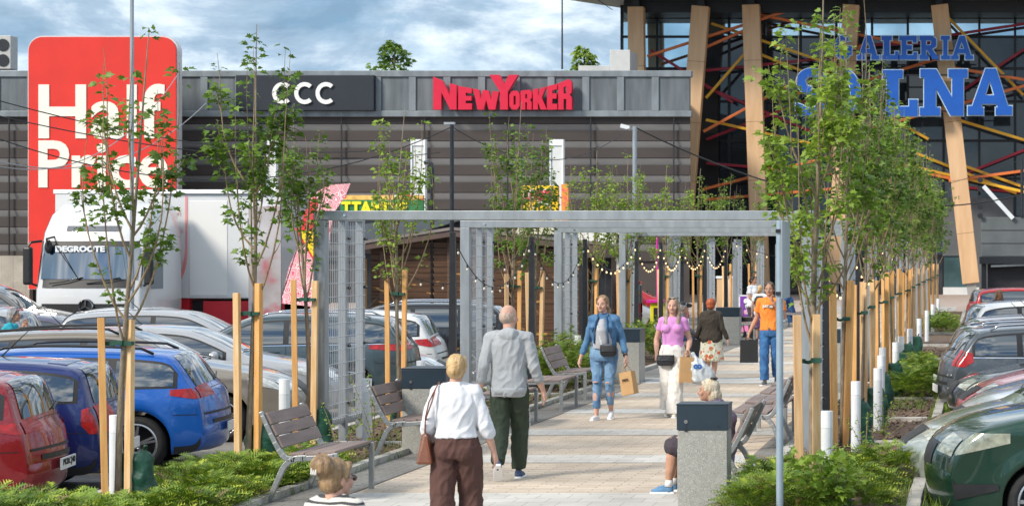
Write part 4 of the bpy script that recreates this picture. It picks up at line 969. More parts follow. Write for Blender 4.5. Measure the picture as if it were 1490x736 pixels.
bench(-2.32, 30.4, PI, 'backless right bench behind the third right bench', back=False)
bench(-2.36, 39.6, PI, 'right bench just past the right litter bin', True)
# ================= bins
def bin_(x, y, label, W=.44, D=.44, H=.93):
    r = thing('litter_bin', (x, y, 0), 0, label, 'litter bin', 'concrete litter bins with slate hoods')
    b = MB(); b.b(-W/2, W/2, -D/2, D/2, 0, H-.222); b.build('concrete_body', M_aggr, r, bevel=.006)
    b = MB(); b.b(-W/2-.008, W/2+.008, -D/2-.008, D/2+.008, H-.22, H-.004); b.build('hood', M_slate, r, bevel=.004)
    b = MB(); b.b(-W/2-.012, W/2+.012, -D/2-.012, D/2+.012, H-.003, H+.014); b.build('lid', M_slate, r, bevel=.004)
    b = MB(); b.tube([(-.145, -D/2-.016, H-.145), (-.145, -D/2-.006, H-.145)], .017, 14); b.build('lock', M_chrome, r)
    b = MB(); b.b(-.158, -.132, -D/2-.010, -D/2+.01, H-.232, H-.212); b.tube([(-.145, -D/2-.012, H-.19), (-.145, -D/2-.006, H-.19)], .008, 8); b.tube([(.145, -D/2-.012, H-.185), (.145, -D/2-.006, H-.185)], .01, 8); b.build('keyhole', M_ink, r)
    b = MB(); b.b(W/2-.001, W/2+.006, -D/2+.03, D/2-.03, .01, H-.24); b.build('side_plate', M_alu, r)
bin_(-2.465, 18.5, 'nearest litter bin, hiding the elderly woman on the bench', H=.965, D=.3)
bin_(-6.43, 24.1, 'left litter bin behind the woman in the white blouse', W=.50, D=.5, H=.98)
bin_(-6.43, 37.3, 'left litter bin behind the woman in a denim jacket', W=.66, D=.6, H=.96)
bin_(-6.5, 53.5, 'far left litter bin behind the woman in a brown cardigan', W=.6)
bin_(-2.70, 37.2, 'right litter bin behind the nearest right tree stakes', W=.42, H=.95)
# ================= near sign pole seen edge-on
r = thing('sign_pole', (-1.665, 17.2, 0), 0, 'thin grey sign pole seen edge-on by the elderly woman', 'sign pole')
b = MB(); b.tube([(0,0,-.1),(0,0,2.59)], .030, 16); b.build('pole', P('blue_grey_pole', (.34,.43,.50), .45, .4, .1, 6), r, smooth=False)
b = MB(); b.b(.040, .055, -.32, .34, 1.94, 2.58); b.build('sign_panel', M_galv, r, bevel=.004)
b = MB(); b.box((.012, 0, 2.50), (.085, .085, .03)); b.box((.012, 0, 1.98), (.085, .085, .03)); b.build('clamp', M_dark, r)
# ================= tall poles and wires
def pole(name, px, Y, top_px, r0, r1, m, label, z0=LOT):
    r = thing(name, (at(px, Y), Y, z0), 0, label, 'lamp post', None); H = zt(top_px, Y)-z0; b = MB(); b.tube([(0,0,0),(0,0,H)], [r0, r1], 14); b.build('post', m, r, smooth=False); return r, H
pole('mast', 192, 42, -160, .045, .035, M_galv, 'tall grey mast in front of the red sign')
r, H = pole('lamp_post', 657.5, 46, 181, .055, .045, M_dark, 'tall black lamp post carrying wires over the hut')
b = MB(); b.box((-.05, 0, H+.02), (.24, .08, .05)); b.build('lamp_head', M_galv, r)
r, H = pole('lamp_post', 923.5, 62, 184, .075, .065, M_galv, 'silver lamp post with a white floodlight, before the wall end')
b = MB(); b.box((-.28, 0, H-.02), (.28, .16, .12), ry=.25); b.build('floodlight', M_white, r, bevel=.01); b = MB(); b.bar((-.2, 0, H-.05), (0, 0, H-.08), .04, .04); b.build('bracket', M_galv, r)
r = thing('lamp_post', (at(629, 52), 52, LOT), 0, 'black gooseneck post left of the tall black lamp post', 'lamp post'); H = zt(236, 52)-LOT
b = MB(); b.tube([(0,0,0),(0,0,H-.2),(-.02,0,H-.04),(-.1,0,H),(-.2,0,H-.02)], .05, 10); b.build('post', M_dark, r, smooth=True)
M_wire = P('black_cable', (.02,.02,.02), .6, 0, .1, 5); M_wire2 = P('grey_cable', (.3,.3,.3), .6, 0, .1, 5)
def wire(label, pts, sag, rad=.012, m=None):
    p0 = Vector((at(pts[0][0], pts[0][2]), pts[0][2], zt(pts[0][1], pts[0][2]))); p1 = Vector((at(pts[1][0], pts[1][2]), pts[1][2], zt(pts[1][1], pts[1][2]))); d = p1-p0
    b = MB(); b.tube([d*t-Vector((0,0,4*sag*t*(1-t))) for t in np.linspace(0, 1, 24)], rad, 5); o = b.build('overhead_cable', m or M_wire, loc=p0); tag(o, label, 'cable', 'overhead cables')
wire('upper black cable crossing the red sign from the left edge', ((-60, 130, 38), (560, 218, 56)), .45)
wire('middle black cable crossing the red sign', ((-60, 155, 38), (640, 222, 56)), .5)
wire('lower black cable crossing the red sign', ((-60, 180, 38), (657, 185, 46)), 1.1)
wire('thin grey cable sagging in front of the red sign', ((-40, 232, 40), (258, 110, 60)), 1.1, .012, M_wire2)
wire('second thin grey cable sagging in front of the red sign', ((-40, 225, 40), (300, 150, 60)), .9, .012, M_wire2)
wire('black cable between the black lamp post and the silver lamp post', ((657, 184, 46), (915, 187, 62)), .85)
wire('black cable running from the silver lamp post to the right building', ((925, 186, 62), (1500, 280, 80)), 1.3, .025)
wire('thin cable crossing the glass front on the right', ((1200, 300, 82), (1520, 218, 96)), .4, .012)
# ================= long retail building
WY = 100.
M_dkslat = P('brown_grey_cladding', (.050,.040,.037), .6, .1, .15, 1.5, stretch=(.3,1,1))
M_ltslat = P('grey_cladding_ridge', (.21,.21,.21), .55, .2, .12, 1.5, stretch=(.3,1,1)); M_par = P('parapet_panel', (.125,.145,.16), .55, .3, .28, 1.6, stretch=(1.6,1,.25)); M_par2 = P('parapet_trim', (.20,.23,.25), .5, .3, .22, 2, stretch=(1,1,.3))
M_block = P('beige_blockwork', (.42,.39,.33), .9, 0, .1, 2)
bld = thing('retail_building', (0, WY, 0), 0, 'long low dark slatted shopping building with a grey metal parapet', 'building')
XL, XR = at(-420, WY), at(1003, WY); ztop = zt(103, WY)
b = MB(); b.prism([(XL,.4),(XR-.05,.4),(XR-2.9,19),(XL,19)], (0,0,(ztop-.42)/2), (1,0,0), (0,1,0), ztop+.18); b.build('wall', M_dkslat, bld)
b = MB(); z = zt(172, WY); k = 0
while z > 2.2:
    b.bar((XL, .34, z), (XR, .34, z), .12, .52); z -= .835
b.build('slat', M_dkslat, bld, bevel=.02)
b = MB(); z = zt(172, WY)-.42
while z > 2.2: b.add([(XL,.385,z-.16),(XR,.385,z-.16),(XR,.30,z+.13),(XL,.30,z+.13)], [(0,1,2,3)]); b.bar((XL,.35,z+.12),(XR,.35,z+.12), .1,.03); z -= .835
b.build('ridge', M_ltslat, bld)
b = MB()
px = -351
while px < 1000: b.b(at(px, WY)-.03, at(px, WY)+.03, .06, .12, 2.3, zt(170.5, WY)); px += 121
b.build('cladding_joint', M_dark, bld)
b = MB(); b.b(XL, XR, .05, .45, zt(166, WY), ztop-.25); b.build('parapet', M_par, bld)
b = MB(); b.b(XL, XR+.1, -.05, .5, zt(112, WY), ztop); b.b(XL, XR+.1, -.02, .4, zt(170, WY), zt(161.5, WY)); b.build('parapet_trim', M_par2, bld, bevel=.02)
b = MB()
px = -410
while px < 1000: b.b(at(px, WY)-.17, at(px, WY)+.17, -.03, .1, zt(161.4, WY), zt(112.1, WY)); px += 50.5
b.build('panel_seam', M_par2, bld, bevel=.01)
b = MB(); b.b(XL, at(44, WY), -.1, .3, -.3, zt(372, WY)); b.build('block_base', brick_mat('blockwork', (.42,.39,.33), (.46,.43,.37), (.25,.23,.2), .6, .3), bld)
# half price sign
M_sred = P('sign_red', (.64,.020,.010), .6, 0, .06, 1); M_cream = P('sign_cream', (.80,.77,.67), .5, 0, .03, 2)
def rrect(x0, x1, z0, z1, r, n=8, low=False):
    p = []
    for cx_, cz, a0 in ((x1-r, z1-r, 0), (x0+r, z1-r, 90)):
        for k in range(n+1): a = math.radians(a0+90*k/n); p.append((cx_+r*math.cos(a), cz+r*math.sin(a)))
    return p + [(x0, z0), (x1, z0)]
Y = 97.; s_ = thing('shop_sign', (0, Y, 0), 0, 'tall red sign with cream lettering reading Half Price', 'sign')
q = rrect(at(45,Y), at(259,Y), zt(420,Y), zt(55,Y), .65); b = MB(); b.prism(q, (0,0,0), (1,0,0), (0,0,1), .5); b.build('panel', M_sred, s_)
q = rrect(at(43,Y), at(261,Y), zt(421,Y), zt(53,Y), .7); b = MB(); b.prism(q, (0,.08,0), (1,0,0), (0,0,1), .5); b.build('frame', P('sign_edge', (.62,.62,.62), .4, .3, .05, 5), s_)
b = MB(); b.b(at(60,Y), at(240,Y), .33, 2.5, -.3, zt(330,Y)); b.build('support', M_dark, s_)
text('lettering', 'Half', M_cream, at(60,Y), at(243,Y), zt(203,Y), zt(123,Y), -.27, s_, .05, .02)
text('lettering', 'Price', M_cream, at(60,Y), at(248,Y), zt(274,Y), zt(205,Y), -.27, s_, .05, .02)
Y = WY-.35; s_ = thing('shop_sign', (0, Y, 0), 0, 'dark blue sign box with white letters CCC', 'sign')
b = MB(); b.b(at(343,Y), at(544,Y), 0, .34, zt(161,Y), zt(109.5,Y)); b.build('panel', P('sign_navy', (.008,.014,.024), .55, 0, .1, 1), s_, bevel=.02)
b = MB()
for px in (410, 477): b.b(at(px,Y)-.008, at(px,Y)+.008, -.006, .01, zt(161,Y), zt(110,Y))
b.build('panel_joint', M_ink, s_)
for x0 in (398, 430, 461):
    b = MB(); cx_, cz = at(x0+14.2, Y), zt(136, Y); R1, R2 = .53, .33; p = []
    for k in range(25): a = math.radians(48+264*k/24); p.append((cx_+R1*math.cos(a)*.95, cz+R1*math.sin(a)))
    for k in range(25): a = math.radians(312-264*k/24); p.append((cx_+R2*math.cos(a)*.95, cz+R2*math.sin(a)))
    n = len(p); vs = [(x, -.10, z) for x, z in p]+[(x, -.02, z) for x, z in p]; h = n//2; fs = []
    for k in range(24): fs += [(k, k+1, n-2-k, n-1-k), (n+k, n+n-1-k, n+n-2-k, n+k+1)]
    fs += [(i, n+i, n+(i+1)%n, (i+1)%n) for i in range(n)]; b.add(vs, fs); b.build('letter', P('letter_white', (.80,.80,.78), .5, 0, .02, 3), s_)
def poly_letters(nm, shapes, m, o, sx, sz, parent, depth, offset=0, y=0):
    """letter outlines with holes, extruded; shapes: list of lists of loops"""
    for loops in shapes:
        cu = bpy.data.curves.new('l', 'CURVE'); cu.dimensions = '2D'; cu.fill_mode = 'BOTH'; cu.extrude = depth/2; cu.offset = offset
        for lp in loops:
            sp_ = cu.splines.new('POLY'); sp_.points.add(len(lp)-1)
            for pt, (a, c_) in zip(sp_.points, lp): pt.co = (o[0]+a*sx, o[1]+c_*sz, 0, 1)
            sp_.use_cyclic_u = True
        ob = bpy.data.objects.new('l', cu); sc.collection.objects.link(ob); dg = bpy.context.evaluated_depsgraph_get(); dg.update(); me = bpy.data.meshes.new_from_object(ob.evaluated_get(dg)); bpy.data.objects.remove(ob); bpy.data.curves.remove(cu)
        me.transform(Matrix.Rotation(PI/2, 4, 'X')); me.transform(Matrix.Translation((0, y, 0))); me.materials.clear(); me.materials.append(m)
        ob = bpy.data.objects.new(nm, me); sc.collection.objects.link(ob); ob.parent = parent
# new yorker letters traced as solid outlines (zoom units: 6.478 per pixel)
M_nyr = P('letter_crimson', (.62,.008,.045), .4, 0, .06, 3); Y = WY-.32
s_ = thing('shop_sign', (0, Y, 0), 0, 'red cut-out lettering NEW YORKER with a tall Y', 'sign')
u = 3000/Y; 
NY = [[[(80,390),(80,82),(165,118),(236,262),(236,142),(300,160),(300,390),(240,390),(157,228),(157,390)]],
 [[(316,390),(316,168),(442,190),(442,240),(386,232),(386,262),(440,262),(440,306),(386,306),(386,332),(444,332),(444,390)]],
 [[(456,192),(512,204),(524,290),(548,205),(600,212),(622,300),(640,214),(698,222),(664,390),(602,390),(578,300),(556,390),(496,390)]],
 [[(608,64),(702,64),(744,160),(790,64),(878,64),(782,222),(782,390),(708,390),(708,222)]],
 [[(796,250),(822,214),(872,214),(894,250),(894,356),(868,390),(820,390),(796,356)], [(836,262),(856,262),(856,345),(836,345)]],
 [[(902,214),(984,202),(1006,226),(1006,282),(990,300),(1006,318),(1006,390),(962,390),(962,322),(946,322),(946,390),(902,390)], [(946,246),(964,244),(964,286),(946,286)]],
 [[(1018,200),(1064,192),(1064,270),(1090,188),(1140,176),(1100,278),(1150,390),(1092,390),(1064,318),(1064,390),(1018,390)]],
 [[(1150,172),(1246,148),(1246,198),(1200,210),(1200,240),(1240,236),(1240,288),(1200,288),(1200,336),(1246,336),(1246,390),(1150,390)]],
 [[(1256,144),(1356,104),(1382,128),(1382,226),(1362,250),(1384,276),(1384,390),(1332,390),(1332,292),(1306,292),(1306,390),(1256,390)], [(1306,180),(1332,172),(1332,238),(1306,240)]]]
conv = lambda lp: [((620+a/6.478-VX)/u, CAMH-(100+c_/6.478-VY)/u) for a, c_ in lp]
poly_letters('letter', [[conv(l) for l in s] for s in NY], M_nyr, (0, 0), 1, 1, s_, .34, y=-.1)
# roof things
b = MB(); b.b(-.5, .5, -.4, .4, 0, 1.75); r = thing('roof_unit', (at(7, 108), 108, zt(99, 108)-.1), 0, 'grey air conditioning unit with two fans on the roof at far left', 'air conditioner'); b.build('case', P('ac_grey', (.45,.45,.43), .5, 0, .08, 4), r, bevel=.03)
for z in (.45, 1.25): b = MB(); b.tube([(.1,-.44,z),(.1,-.40,z)], .32, 20); b.build('fan_grille', M_dark, r)
r = thing('roof_unit', (at(903, 112), 112, zt(101, 112)-.3), 0, 'white plant box on the roof before the glass building', 'roof box'); b = MB(); b.b(-.5, .6, -.5, 2, 0, 1.3); b.b(-2.2, -.5, -.5, 2, 0, .45); b.build('case', P('roof_white', (.55,.56,.55), .6, 0, .06, 3), r, bevel=.02)
b = MB(); b.tube([(0,0,0),(0,0,6)], [.05,.03], 6); o = b.build('roof_antenna', M_dark, loc=(at(818,110),110,zt(101,110))); tag(o, 'thin lightning rod on the roof near the right tree top', 'antenna')
def fartree(label, px, Y, top_px, rad, seed, kind):
    r = np.random.default_rng(seed); H = zt(top_px, Y); root = thing('far_tree', (at(px, Y), Y, 0), 0, label, 'tree', 'trees beyond the roof'); b = MB(); b.tube([(0,0,0),(.2,0,H*.6),(.3,0,H*.97)], [.35,.2,.04], 8); b.build('trunk', M_bark, root)
    n = 1700; t = r.random(n)**.7; z = H*(.55+.45*t); R_ = rad*(1-t)**.6*r.uniform(.5,1.2,n) + .15; a = r.uniform(0,6.28,n); br_ = np.floor(a*3)+np.floor(t*14)*7; off = np.sin(br_*12.9)*.5; R_ *= (.75+.5*off)
    Pn = np.stack([R_*np.cos(a)+.3*t, R_*np.sin(a), z+.3*off], 1); V, T = leaves(Pn, np.stack([np.cos(a), np.sin(a), r.uniform(-.6,.3,n)], 1), r.uniform(.2,.4,n), r); fastmesh('crown', V, T, M_leafA if kind else M_leafB, root)
fartree('dark ragged tree top above the roof behind the NEW YORKER sign', 567, 125, 63, 2.6, 1, 1)
fartree('round green tree top above the roof near the white plant box', 843, 125, 71, 2.0, 2, 0)
# ================= glass building
GY = 118.
M_glu = P('glulam_timber', (.60,.375,.20), .6, 0, .08, 1.2, stretch=(3,3,.4), col2=(.70,.47,.27)); M_gl_dark = P('curtain_glass', (.004,.007,.010), .04, 0, .3, .35, spec=.8, col2=(.04,.06,.075)); M_gl_sky = P('curtain_glass_sky_tint', (.42,.60,.70), .03, .85, .3, .35, spec=1., coat=1)  # upper panes' pale blue base colour stands in for sky showing through
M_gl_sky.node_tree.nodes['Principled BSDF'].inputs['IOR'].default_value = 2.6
M_or = P('brace_orange', (.78,.20,.045), .45, 0, .05, 3); M_ye = P('brace_yellow', (.85,.47,.03), .45, 0, .05, 3); M_rd = P('brace_red', (.34,.012,.035), .45, 0, .05, 3); M_mull = P('mullion_black', (.012,.013,.015), .4, .2, .1, 3)
gb = thing('glass_building', (0, GY, 0), 0, 'tall dark glass shopping centre entrance with leaning timber columns and coloured bracing', 'building')
gy = GY+3.5; ax = lambda p: at(p, gy); az = lambda p: zt(p, gy)
lx0, lx1 = 905, 1760
b = MB(); rr = random.Random(4)
def pane(b, x0, x1, z0, z1):
    j = [rr.uniform(-.006, .006) for _ in range(3)]; b.add([(x0,3.5+j[0],z0),(x1,3.5+j[1],z0),(x1,3.5+j[2],z1),(x0,3.5+j[0]-j[1]+j[2],z1)], [(0,1,2,3)])
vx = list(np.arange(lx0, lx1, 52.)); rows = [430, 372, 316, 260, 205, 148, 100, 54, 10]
dk, sk = MB(), MB()
for i in range(len(vx)-1):
    for j in range(len(rows)-1):
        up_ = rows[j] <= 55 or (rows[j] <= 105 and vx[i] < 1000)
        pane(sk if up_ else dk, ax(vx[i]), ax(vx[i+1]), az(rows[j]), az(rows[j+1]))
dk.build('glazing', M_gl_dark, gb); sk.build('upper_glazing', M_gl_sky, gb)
b = MB()
for v in vx: b.b(ax(v)-.07, ax(v)+.07, 3.35, 3.6, -.3, az(8))
for v in rows: b.b(ax(lx0), ax(lx1-40), 3.38, 3.58, az(v)-.07, az(v)+.07)
b.build('mullion', M_mull, gb)
b = MB(); b.b(ax(lx0)+.2, ax(lx1), 9, 9.3, -.3, az(5)); b.b(ax(lx0), ax(lx0)+.3, 3.6, 9, -.3, az(5)); b.build('inner_wall', P('dark_interior', (.02,.02,.022), .8, 0, .3, .5), gb)
def colm(px0, py0, px1, py1, wpx, dy=0):
    s = F/GY; w_ = wpx/s; b = MB(); b.bar((at(px0,GY), dy, zt(py0,GY)), (at(px1,GY), dy, zt(py1,GY)), .75, w_, up=(1,0,0)); b.build('timber_column', M_glu, gb, bevel=.03)
    b = MB(); d = Vector((at(px1,GY)-at(px0,GY), 0, zt(py1,GY)-zt(py0,GY))).normalized(); e = Vector((at(px1,GY), dy, zt(py1,GY))); b.bar(e, e+d*.8, .4, w_*.55, up=(1,0,0)); t0 = Vector((at(px0,GY), dy, zt(py0,GY))); b.build('steel_foot', P('steel_foot', (.35,.35,.34), .6, .3, .1, 3), gb); b = MB(); b.bar(t0-d*.8, t0, .3, w_*.4, up=(1,0,0)); b.build('steel_head', M_dark, gb)
    b = MB(); L_ = (e-t0).length
    for k in (.2, .42, .63, .82): q = t0+(e-t0)*k; b.bar(q-d*.012, q+d*.012, .755, w_+.006, up=(1,0,0))
    b.build('timber_seam', P('timber_joint', (.22,.13,.07), .8, 0, .1, 3), gb)
for a in ((926,11,931,440,23),(1020,10,988,412,25),(1093,8,1107,412,25),(1239,8,1214,412,24),(1367,8,1413,412,25),(1545,8,1520,412,25),(1625,8,1660,412,25)): colm(*a)
BR = [('o',938,80,1270,-28),('o',1005,75,1085,40),('y',1030,30,1250,105),('y',1022,140,1085,68),('y',1022,172,1500,280),('o',1020,190,1260,60),('r',938,68,1060,145),('r',1020,98,1270,72),('r',1020,200,1200,130),('r',1020,122,1250,220),('r',1020,235,1300,258),('o',1018,275,1250,215),('o',1020,290,1260,270),('o',1100,18,1320,62),
      ('y',1378,20,1490,135),('o',1380,95,1560,125),('o',1250,190,1500,120),('y',1395,172,1560,222),('r',1380,45,1560,18),('r',1395,130,1530,40),('o',1380,262,1560,238),('r',1410,248,1530,200),('y',1330,220,1480,280),('y',1390,235,1560,295),('r',1400,270,1560,285),('y',1180,105,1350,200),('o',1150,140,1260,60),('r',1230,60,1370,55),('o',1240,120,1370,80),('o',1250,230,1400,262),('y',1090,70,1240,130)]
for i, (c_, x0, y0, x1, y1) in enumerate(BR):
    dy = {'o': .95, 'y': 1.5, 'r': 2.1}[c_]+.02*i; b = MB(); b.bar((at(x0,GY), dy, zt(y0,GY)), (at(x1,GY), dy, zt(y1,GY)), .16, .17, up=(0,1,0)); b.build('brace', {'o': M_or, 'y': M_ye, 'r': M_rd}[c_], gb, bevel=.02)
rf = MB(); zr = zt(8, GY)+.4
rf.prism([(-27.2,-5),(at(905,GY)-.3,5.6),(30,5.6),(30,-5)], (0,0,zr+.5), (1,0,0), (0,1,0), 1.0); rf.build('roof', P('canopy_grey', (.62,.62,.60), .6, .2, .08, .5), gb)
b = MB()
for k in range(9): x = -22+k*4.; b.b(x, x+.05, -4.8, 5.5, zr-.02, zr-.001)
for k in range(5): b.b(-20, 30, -4+k*2., -3.95+k*2., zr-.022, zr-.003)
b.build('soffit_joint', M_dark, gb)
b = MB(); b.b(at(905,GY), 26, .6, 3.2, zr-.75, zr-.02); b.build('roof_beam', M_mull, gb)
b = MB(); b.b(at(1003,GY)-.0, at(1035,GY), 2.8, 3.34, -.3, zt(98,GY)); b.build('pier', brick_mat('grey_brick', (.035,.036,.038), (.05,.05,.052), (.02,.02,.02), .3, .1), gb)
b = MB(); b.b(at(1370,GY), at(1475,GY), 3.1, 3.3, zt(372,GY), zt(286,GY)); b.b(at(1418,GY),at(1500,GY),3.05,3.3,-.3,zt(372,GY)); b.build('grey_panel', P('fascia_grey', (.13,.14,.15), .5, .2, .1, 1), gb)
b = MB(); b.b(at(1372,GY), at(1417,GY), 3.2, 3.3, -.2, zt(352,GY)+.0); b.build('door_glass', P('door_glass', (.05,.10,.11), .1, 0, .3, 1), gb)
b = MB(); b.b(at(1371,GY), at(1425,GY), 2.7, 3.3, -.3, zt(419,GY)); b.build('door_sill', M_white, gb)
# blue lettering
M_bl = P('letter_blue', (.001,.085,.42), .5, 0, .05, 3); M_ed = P('letter_edge', (.50,.68,.80), .4, 0, .03, 3)
s_ = thing('shop_sign', (0, GY-1.2, 0), 0, 'large blue lettering GALERIA SOLNA on the glass front', 'sign'); SY = GY-1.2; u2 = F/SY
def cv(lp, X0, Y0, k=2.944): return [((X0+a/k-VX)/u2, CAMH-(Y0+c_/k-VY)/u2) for a, c_ in lp]
Bz = dict(
 A=[[(819,494),(819,455),(838,455),(895,296),(940,296),(990,455),(1008,455),(1008,494),(938,494),(938,462),(948,462),(942,446),(880,446),(874,462),(886,462),(886,494)], [(893,410),(932,410),(913,345)]],
 N=[[(614,496),(614,462),(632,462),(632,332),(616,332),(616,298),(684,298),(752,420),(752,332),(736,332),(736,298),(818,298),(818,334),(800,334),(800,496),(744,496),(682,378),(682,462),(700,462),(700,496)]],
 L=[[(455,498),(455,462),(472,462),(472,336),(455,336),(455,302),(540,302),(540,336),(522,336),(522,458),(568,458),(568,428),(604,428),(604,498)]])
small = dict(
 E=[[(526,256),(526,238),(536,238),(536,174),(526,174),(526,156),(600,156),(600,184),(584,184),(584,174),(556,174),(556,196),(580,196),(580,214),(556,214),(556,238),(586,238),(586,226),(602,226),(602,256)]],
 R=[[(612,256),(612,238),(620,238),(620,174),(612,174),(612,156),(668,156),(684,170),(684,200),(666,212),(684,238),(694,238),(694,256),(668,256),(646,214),(640,214),(640,238),(652,238),(652,256)], [(640,174),(660,174),(664,182),(660,196),(640,196)]],
 I=[[(704,256),(704,240),(714,240),(714,172),(704,172),(704,156),(742,156),(742,172),(732,172),(732,240),(742,240),(742,256)]],
 A=[[(748,256),(748,240),(756,240),(784,156),(806,156),(832,240),(842,240),(842,256),(808,256),(808,240),(812,240),(810,230),(776,230),(773,240),(780,240),(780,256)], [(781,212),(804,212),(793,178)]],
 L=[[(450,256),(450,238),(460,238),(460,174),(450,174),(450,156),(494,156),(494,174),(484,174),(484,238),(508,238),(508,222),(522,222),(522,256)]])
def sh(loops, dx, sx=1, x0=0): return [[(x0+(a-x0)*sx+dx, c_) for a, c_ in l] for l in loops]
ring_ = lambda cx_, cy_, rx, ry, n=28: [(cx_+rx*math.cos(2*PI*k/n), cy_+ry*math.sin(2*PI*k/n)) for k in range(n)]
arc = lambda cx_, cy_, rx, ry, a0, a1, n=14: [(cx_+rx*math.cos(math.radians(a0+(a1-a0)*k/n)), cy_+ry*math.sin(math.radians(a0+(a1-a0)*k/n))) for k in range(n+1)]
S_ = arc(150,350,64,56,-25,-180)+arc(150,350,64,56,-180,-270)+arc(150,440,26,22,-90,60)+arc(150,440,40,24,60,150)+[(82,440),(82,494),(110,492)]+arc(150,440,66,58,110,0)+arc(150,440,66,56,0,-90)+arc(150,350,26,22,90,180)+arc(150,350,28,22,180,330)+[(172,362),(214,362)]
Gs = arc(285,206,36,52,-35,-325)+[(322,236),(322,200),(284,200),(284,218),(298,218),(298,232)]+arc(285,206,16,34,50,305)
letters = [sh([S_],0)]+[[ring_(290,398,68,100), ring_(290,398,28,58)]]+[sh(Bz['L'],-68)]*0+[Bz['L'], Bz['N'], Bz['A']]
letters2 = [[Gs], sh(small['A'],-400), small['L'], small['E'], small['R'], small['I'], small['A']]
letters2[1] = [[(a-402, c_) for a, c_ in l] for l in small['A']]
for grp in (letters, letters2):
    sh_ = [[cv(l, 1130, 0) for l in s] for s in grp]
    poly_letters('letter_edge', sh_, M_ed, (0,0), 1, 1, s_, .26, offset=.05, y=.06)
    poly_letters('letter', sh_, M_bl, (0,0), 1, 1, s_, .3, y=-.02)
b = MB()
for z, x0, x1 in ((205, 1200, 1420), (320/2.944, 1170, 1470), (475/2.944, 1170, 1470)): zz_ = CAMH-((z if z != 205 else 73)-VY)/u2; b.bar(((x0-VX)/u2, .4, zz_), ((x1-VX)/u2, .4, zz_), .08, .08)
b.build('mounting_rail', M_dark, s_)
# ================= right dark container building
r = thing('dark_pavilion', (0, 80, 0), 0, 'dark grey clad pavilion with a black base on the right edge', 'building'); Y = 80; X0, X1 = at(1428, Y), 9.
b = MB(); b.b(X0, X1, 0, 8, zt(373,Y), zt(316,Y)); b.build('upper_wall', P('grey_boards', (.12,.135,.14), .6, .1, .15, 1.2), r, bevel=.02)
b = MB(); 
for p_ in (335, 354): b.b(X0-.005, X1, -.01, .02, zt(p_,Y)-.015, zt(p_,Y)+.015)
b.b(X0+.25, X1, .5, 7.6, LOT, zt(384,Y)); b.build('base_wall', P('dark_boards', (.035,.03,.035), .6, 0, .2, 1.5, stretch=(1,1,6)), r)
b = MB(); b.b(X0-.08, X1, -.15, 8, zt(384,Y), zt(373.5,Y)); b.b(X0+.0, X0+.2, .1, .35, LOT, zt(384,Y)); b.build('frame', M_dark, r, bevel=.01)
b = MB(); b.bar((at(1440,Y)+.05, -.05, zt(387,Y)), (X1, -.05, zt(375,Y)), .05, .08); b.build('awning_rail', M_alu, r)
b = MB(); b.bar((at(1431,Y), -.1, zt(271,Y)), (at(1474,Y), -.1, zt(318,Y)), .14, .16); b.build('strut', M_white, r)
b = MB(); b.bar((at(1427,Y), -.05, zt(256,Y)), (at(1427,Y), -.05, zt(330,Y)), .12, .14); 
for k in range(5): b.tube([(at(1427,Y)-.02, -.15, zt(262+k*13,Y)), (at(1427,Y)-.02, -.02, zt(262+k*13,Y))], .11, 12)
b.build('festoon_sign', M_dark, r)
b = MB(); b.tube([(at(1487,Y),0,zt(316,Y)),(at(1487,Y),0,zt(230,Y))], .06, 8); b.build('roof_pole', M_dark, r)
# ================= wooden hut
Y = 52.; s = F/Y; r = thing('wooden_hut', (0, Y, LOT), 0, 'brown weathered wooden market hut with a low gable roof', 'hut'); X0, X1 = at(540,Y), at(856,Y); AX = at(664,Y)
M_hut = P('stained_boards', (.068,.034,.019), .6, 0, .3, 3, .2, 20, stretch=(.25,1,5), col2=(.135,.070,.040)); 
t_, b_ = nodes_of(M_hut); co = t_.nodes.new('ShaderNodeTexCoord'); mp = t_.nodes.new('ShaderNodeMapping'); mp.inputs['Scale'].default_value = (1.2, 1, 5.); nz = t_.nodes.new('ShaderNodeTexNoise'); nz.inputs['Scale'].default_value = 1.3; nz.inputs['Detail'].default_value = 5
t_.links.new(co.outputs['Object'], mp.inputs[0]); t_.links.new(mp.outputs[0], nz.inputs['Vector']); rr_ = t_.nodes.new('ShaderNodeMapRange'); rr_.inputs['From Min'].default_value = .63; rr_.inputs['From Max'].default_value = .66; t_.links.new(nz.outputs[0], rr_.inputs[0])
mx_ = t_.nodes.new('ShaderNodeMix'); mx_.data_type = 'RGBA'; t_.links.new(rr_.outputs[0], mx_.inputs[0]); t_.links.new(b_.inputs['Base Color'].links[0].from_socket, mx_.inputs[6]); mx_.inputs[7].default_value = (.55,.30,.08,1); t_.links.new(mx_.outputs[2], b_.inputs['Base Color'])
L0 = LOT
hz_ = lambda x: (zt(338,Y)-L0) - (abs(x-AX))*.155 if x < AX else (zt(338,Y)-L0) - (x-AX)*.10
rows_ = MB(); z = .02
while z < 3.2:
    z1 = z+.158
    xs0, xs1 = X0, X1
    while xs0 < AX and hz_(xs0) < z1+.05: xs0 += .1
    while xs1 > AX and hz_(xs1) < z1+.05: xs1 -= .1
    if xs1 > xs0+.1: rows_.box(((xs0+xs1)/2, 0+.03*0, (z+z1)/2), (xs1-xs0, .06, .145), rx=.22)
    z = z1
rows_.build('front_boards', M_hut, r)
b = MB(); b.prism([(X0,0),(X0,hz_(X0)-.03),(AX,hz_(AX)-.03),(X1,hz_(X1)-.03),(X1,0)], (0,2.04,0), (1,0,0), (0,0,1), 4.0); b.build('wall', M_hut, r)
b = MB()
for px in (557, 655, 738, 812): x = at(px,Y); b.b(x-.06, x+.06, -.07, -.03, 0, hz_(x)-.06)
b.build('batten', M_hut, r)
M_fas = P('roof_fascia_brown', (.10,.062,.052), .55, 0, .15, 3)
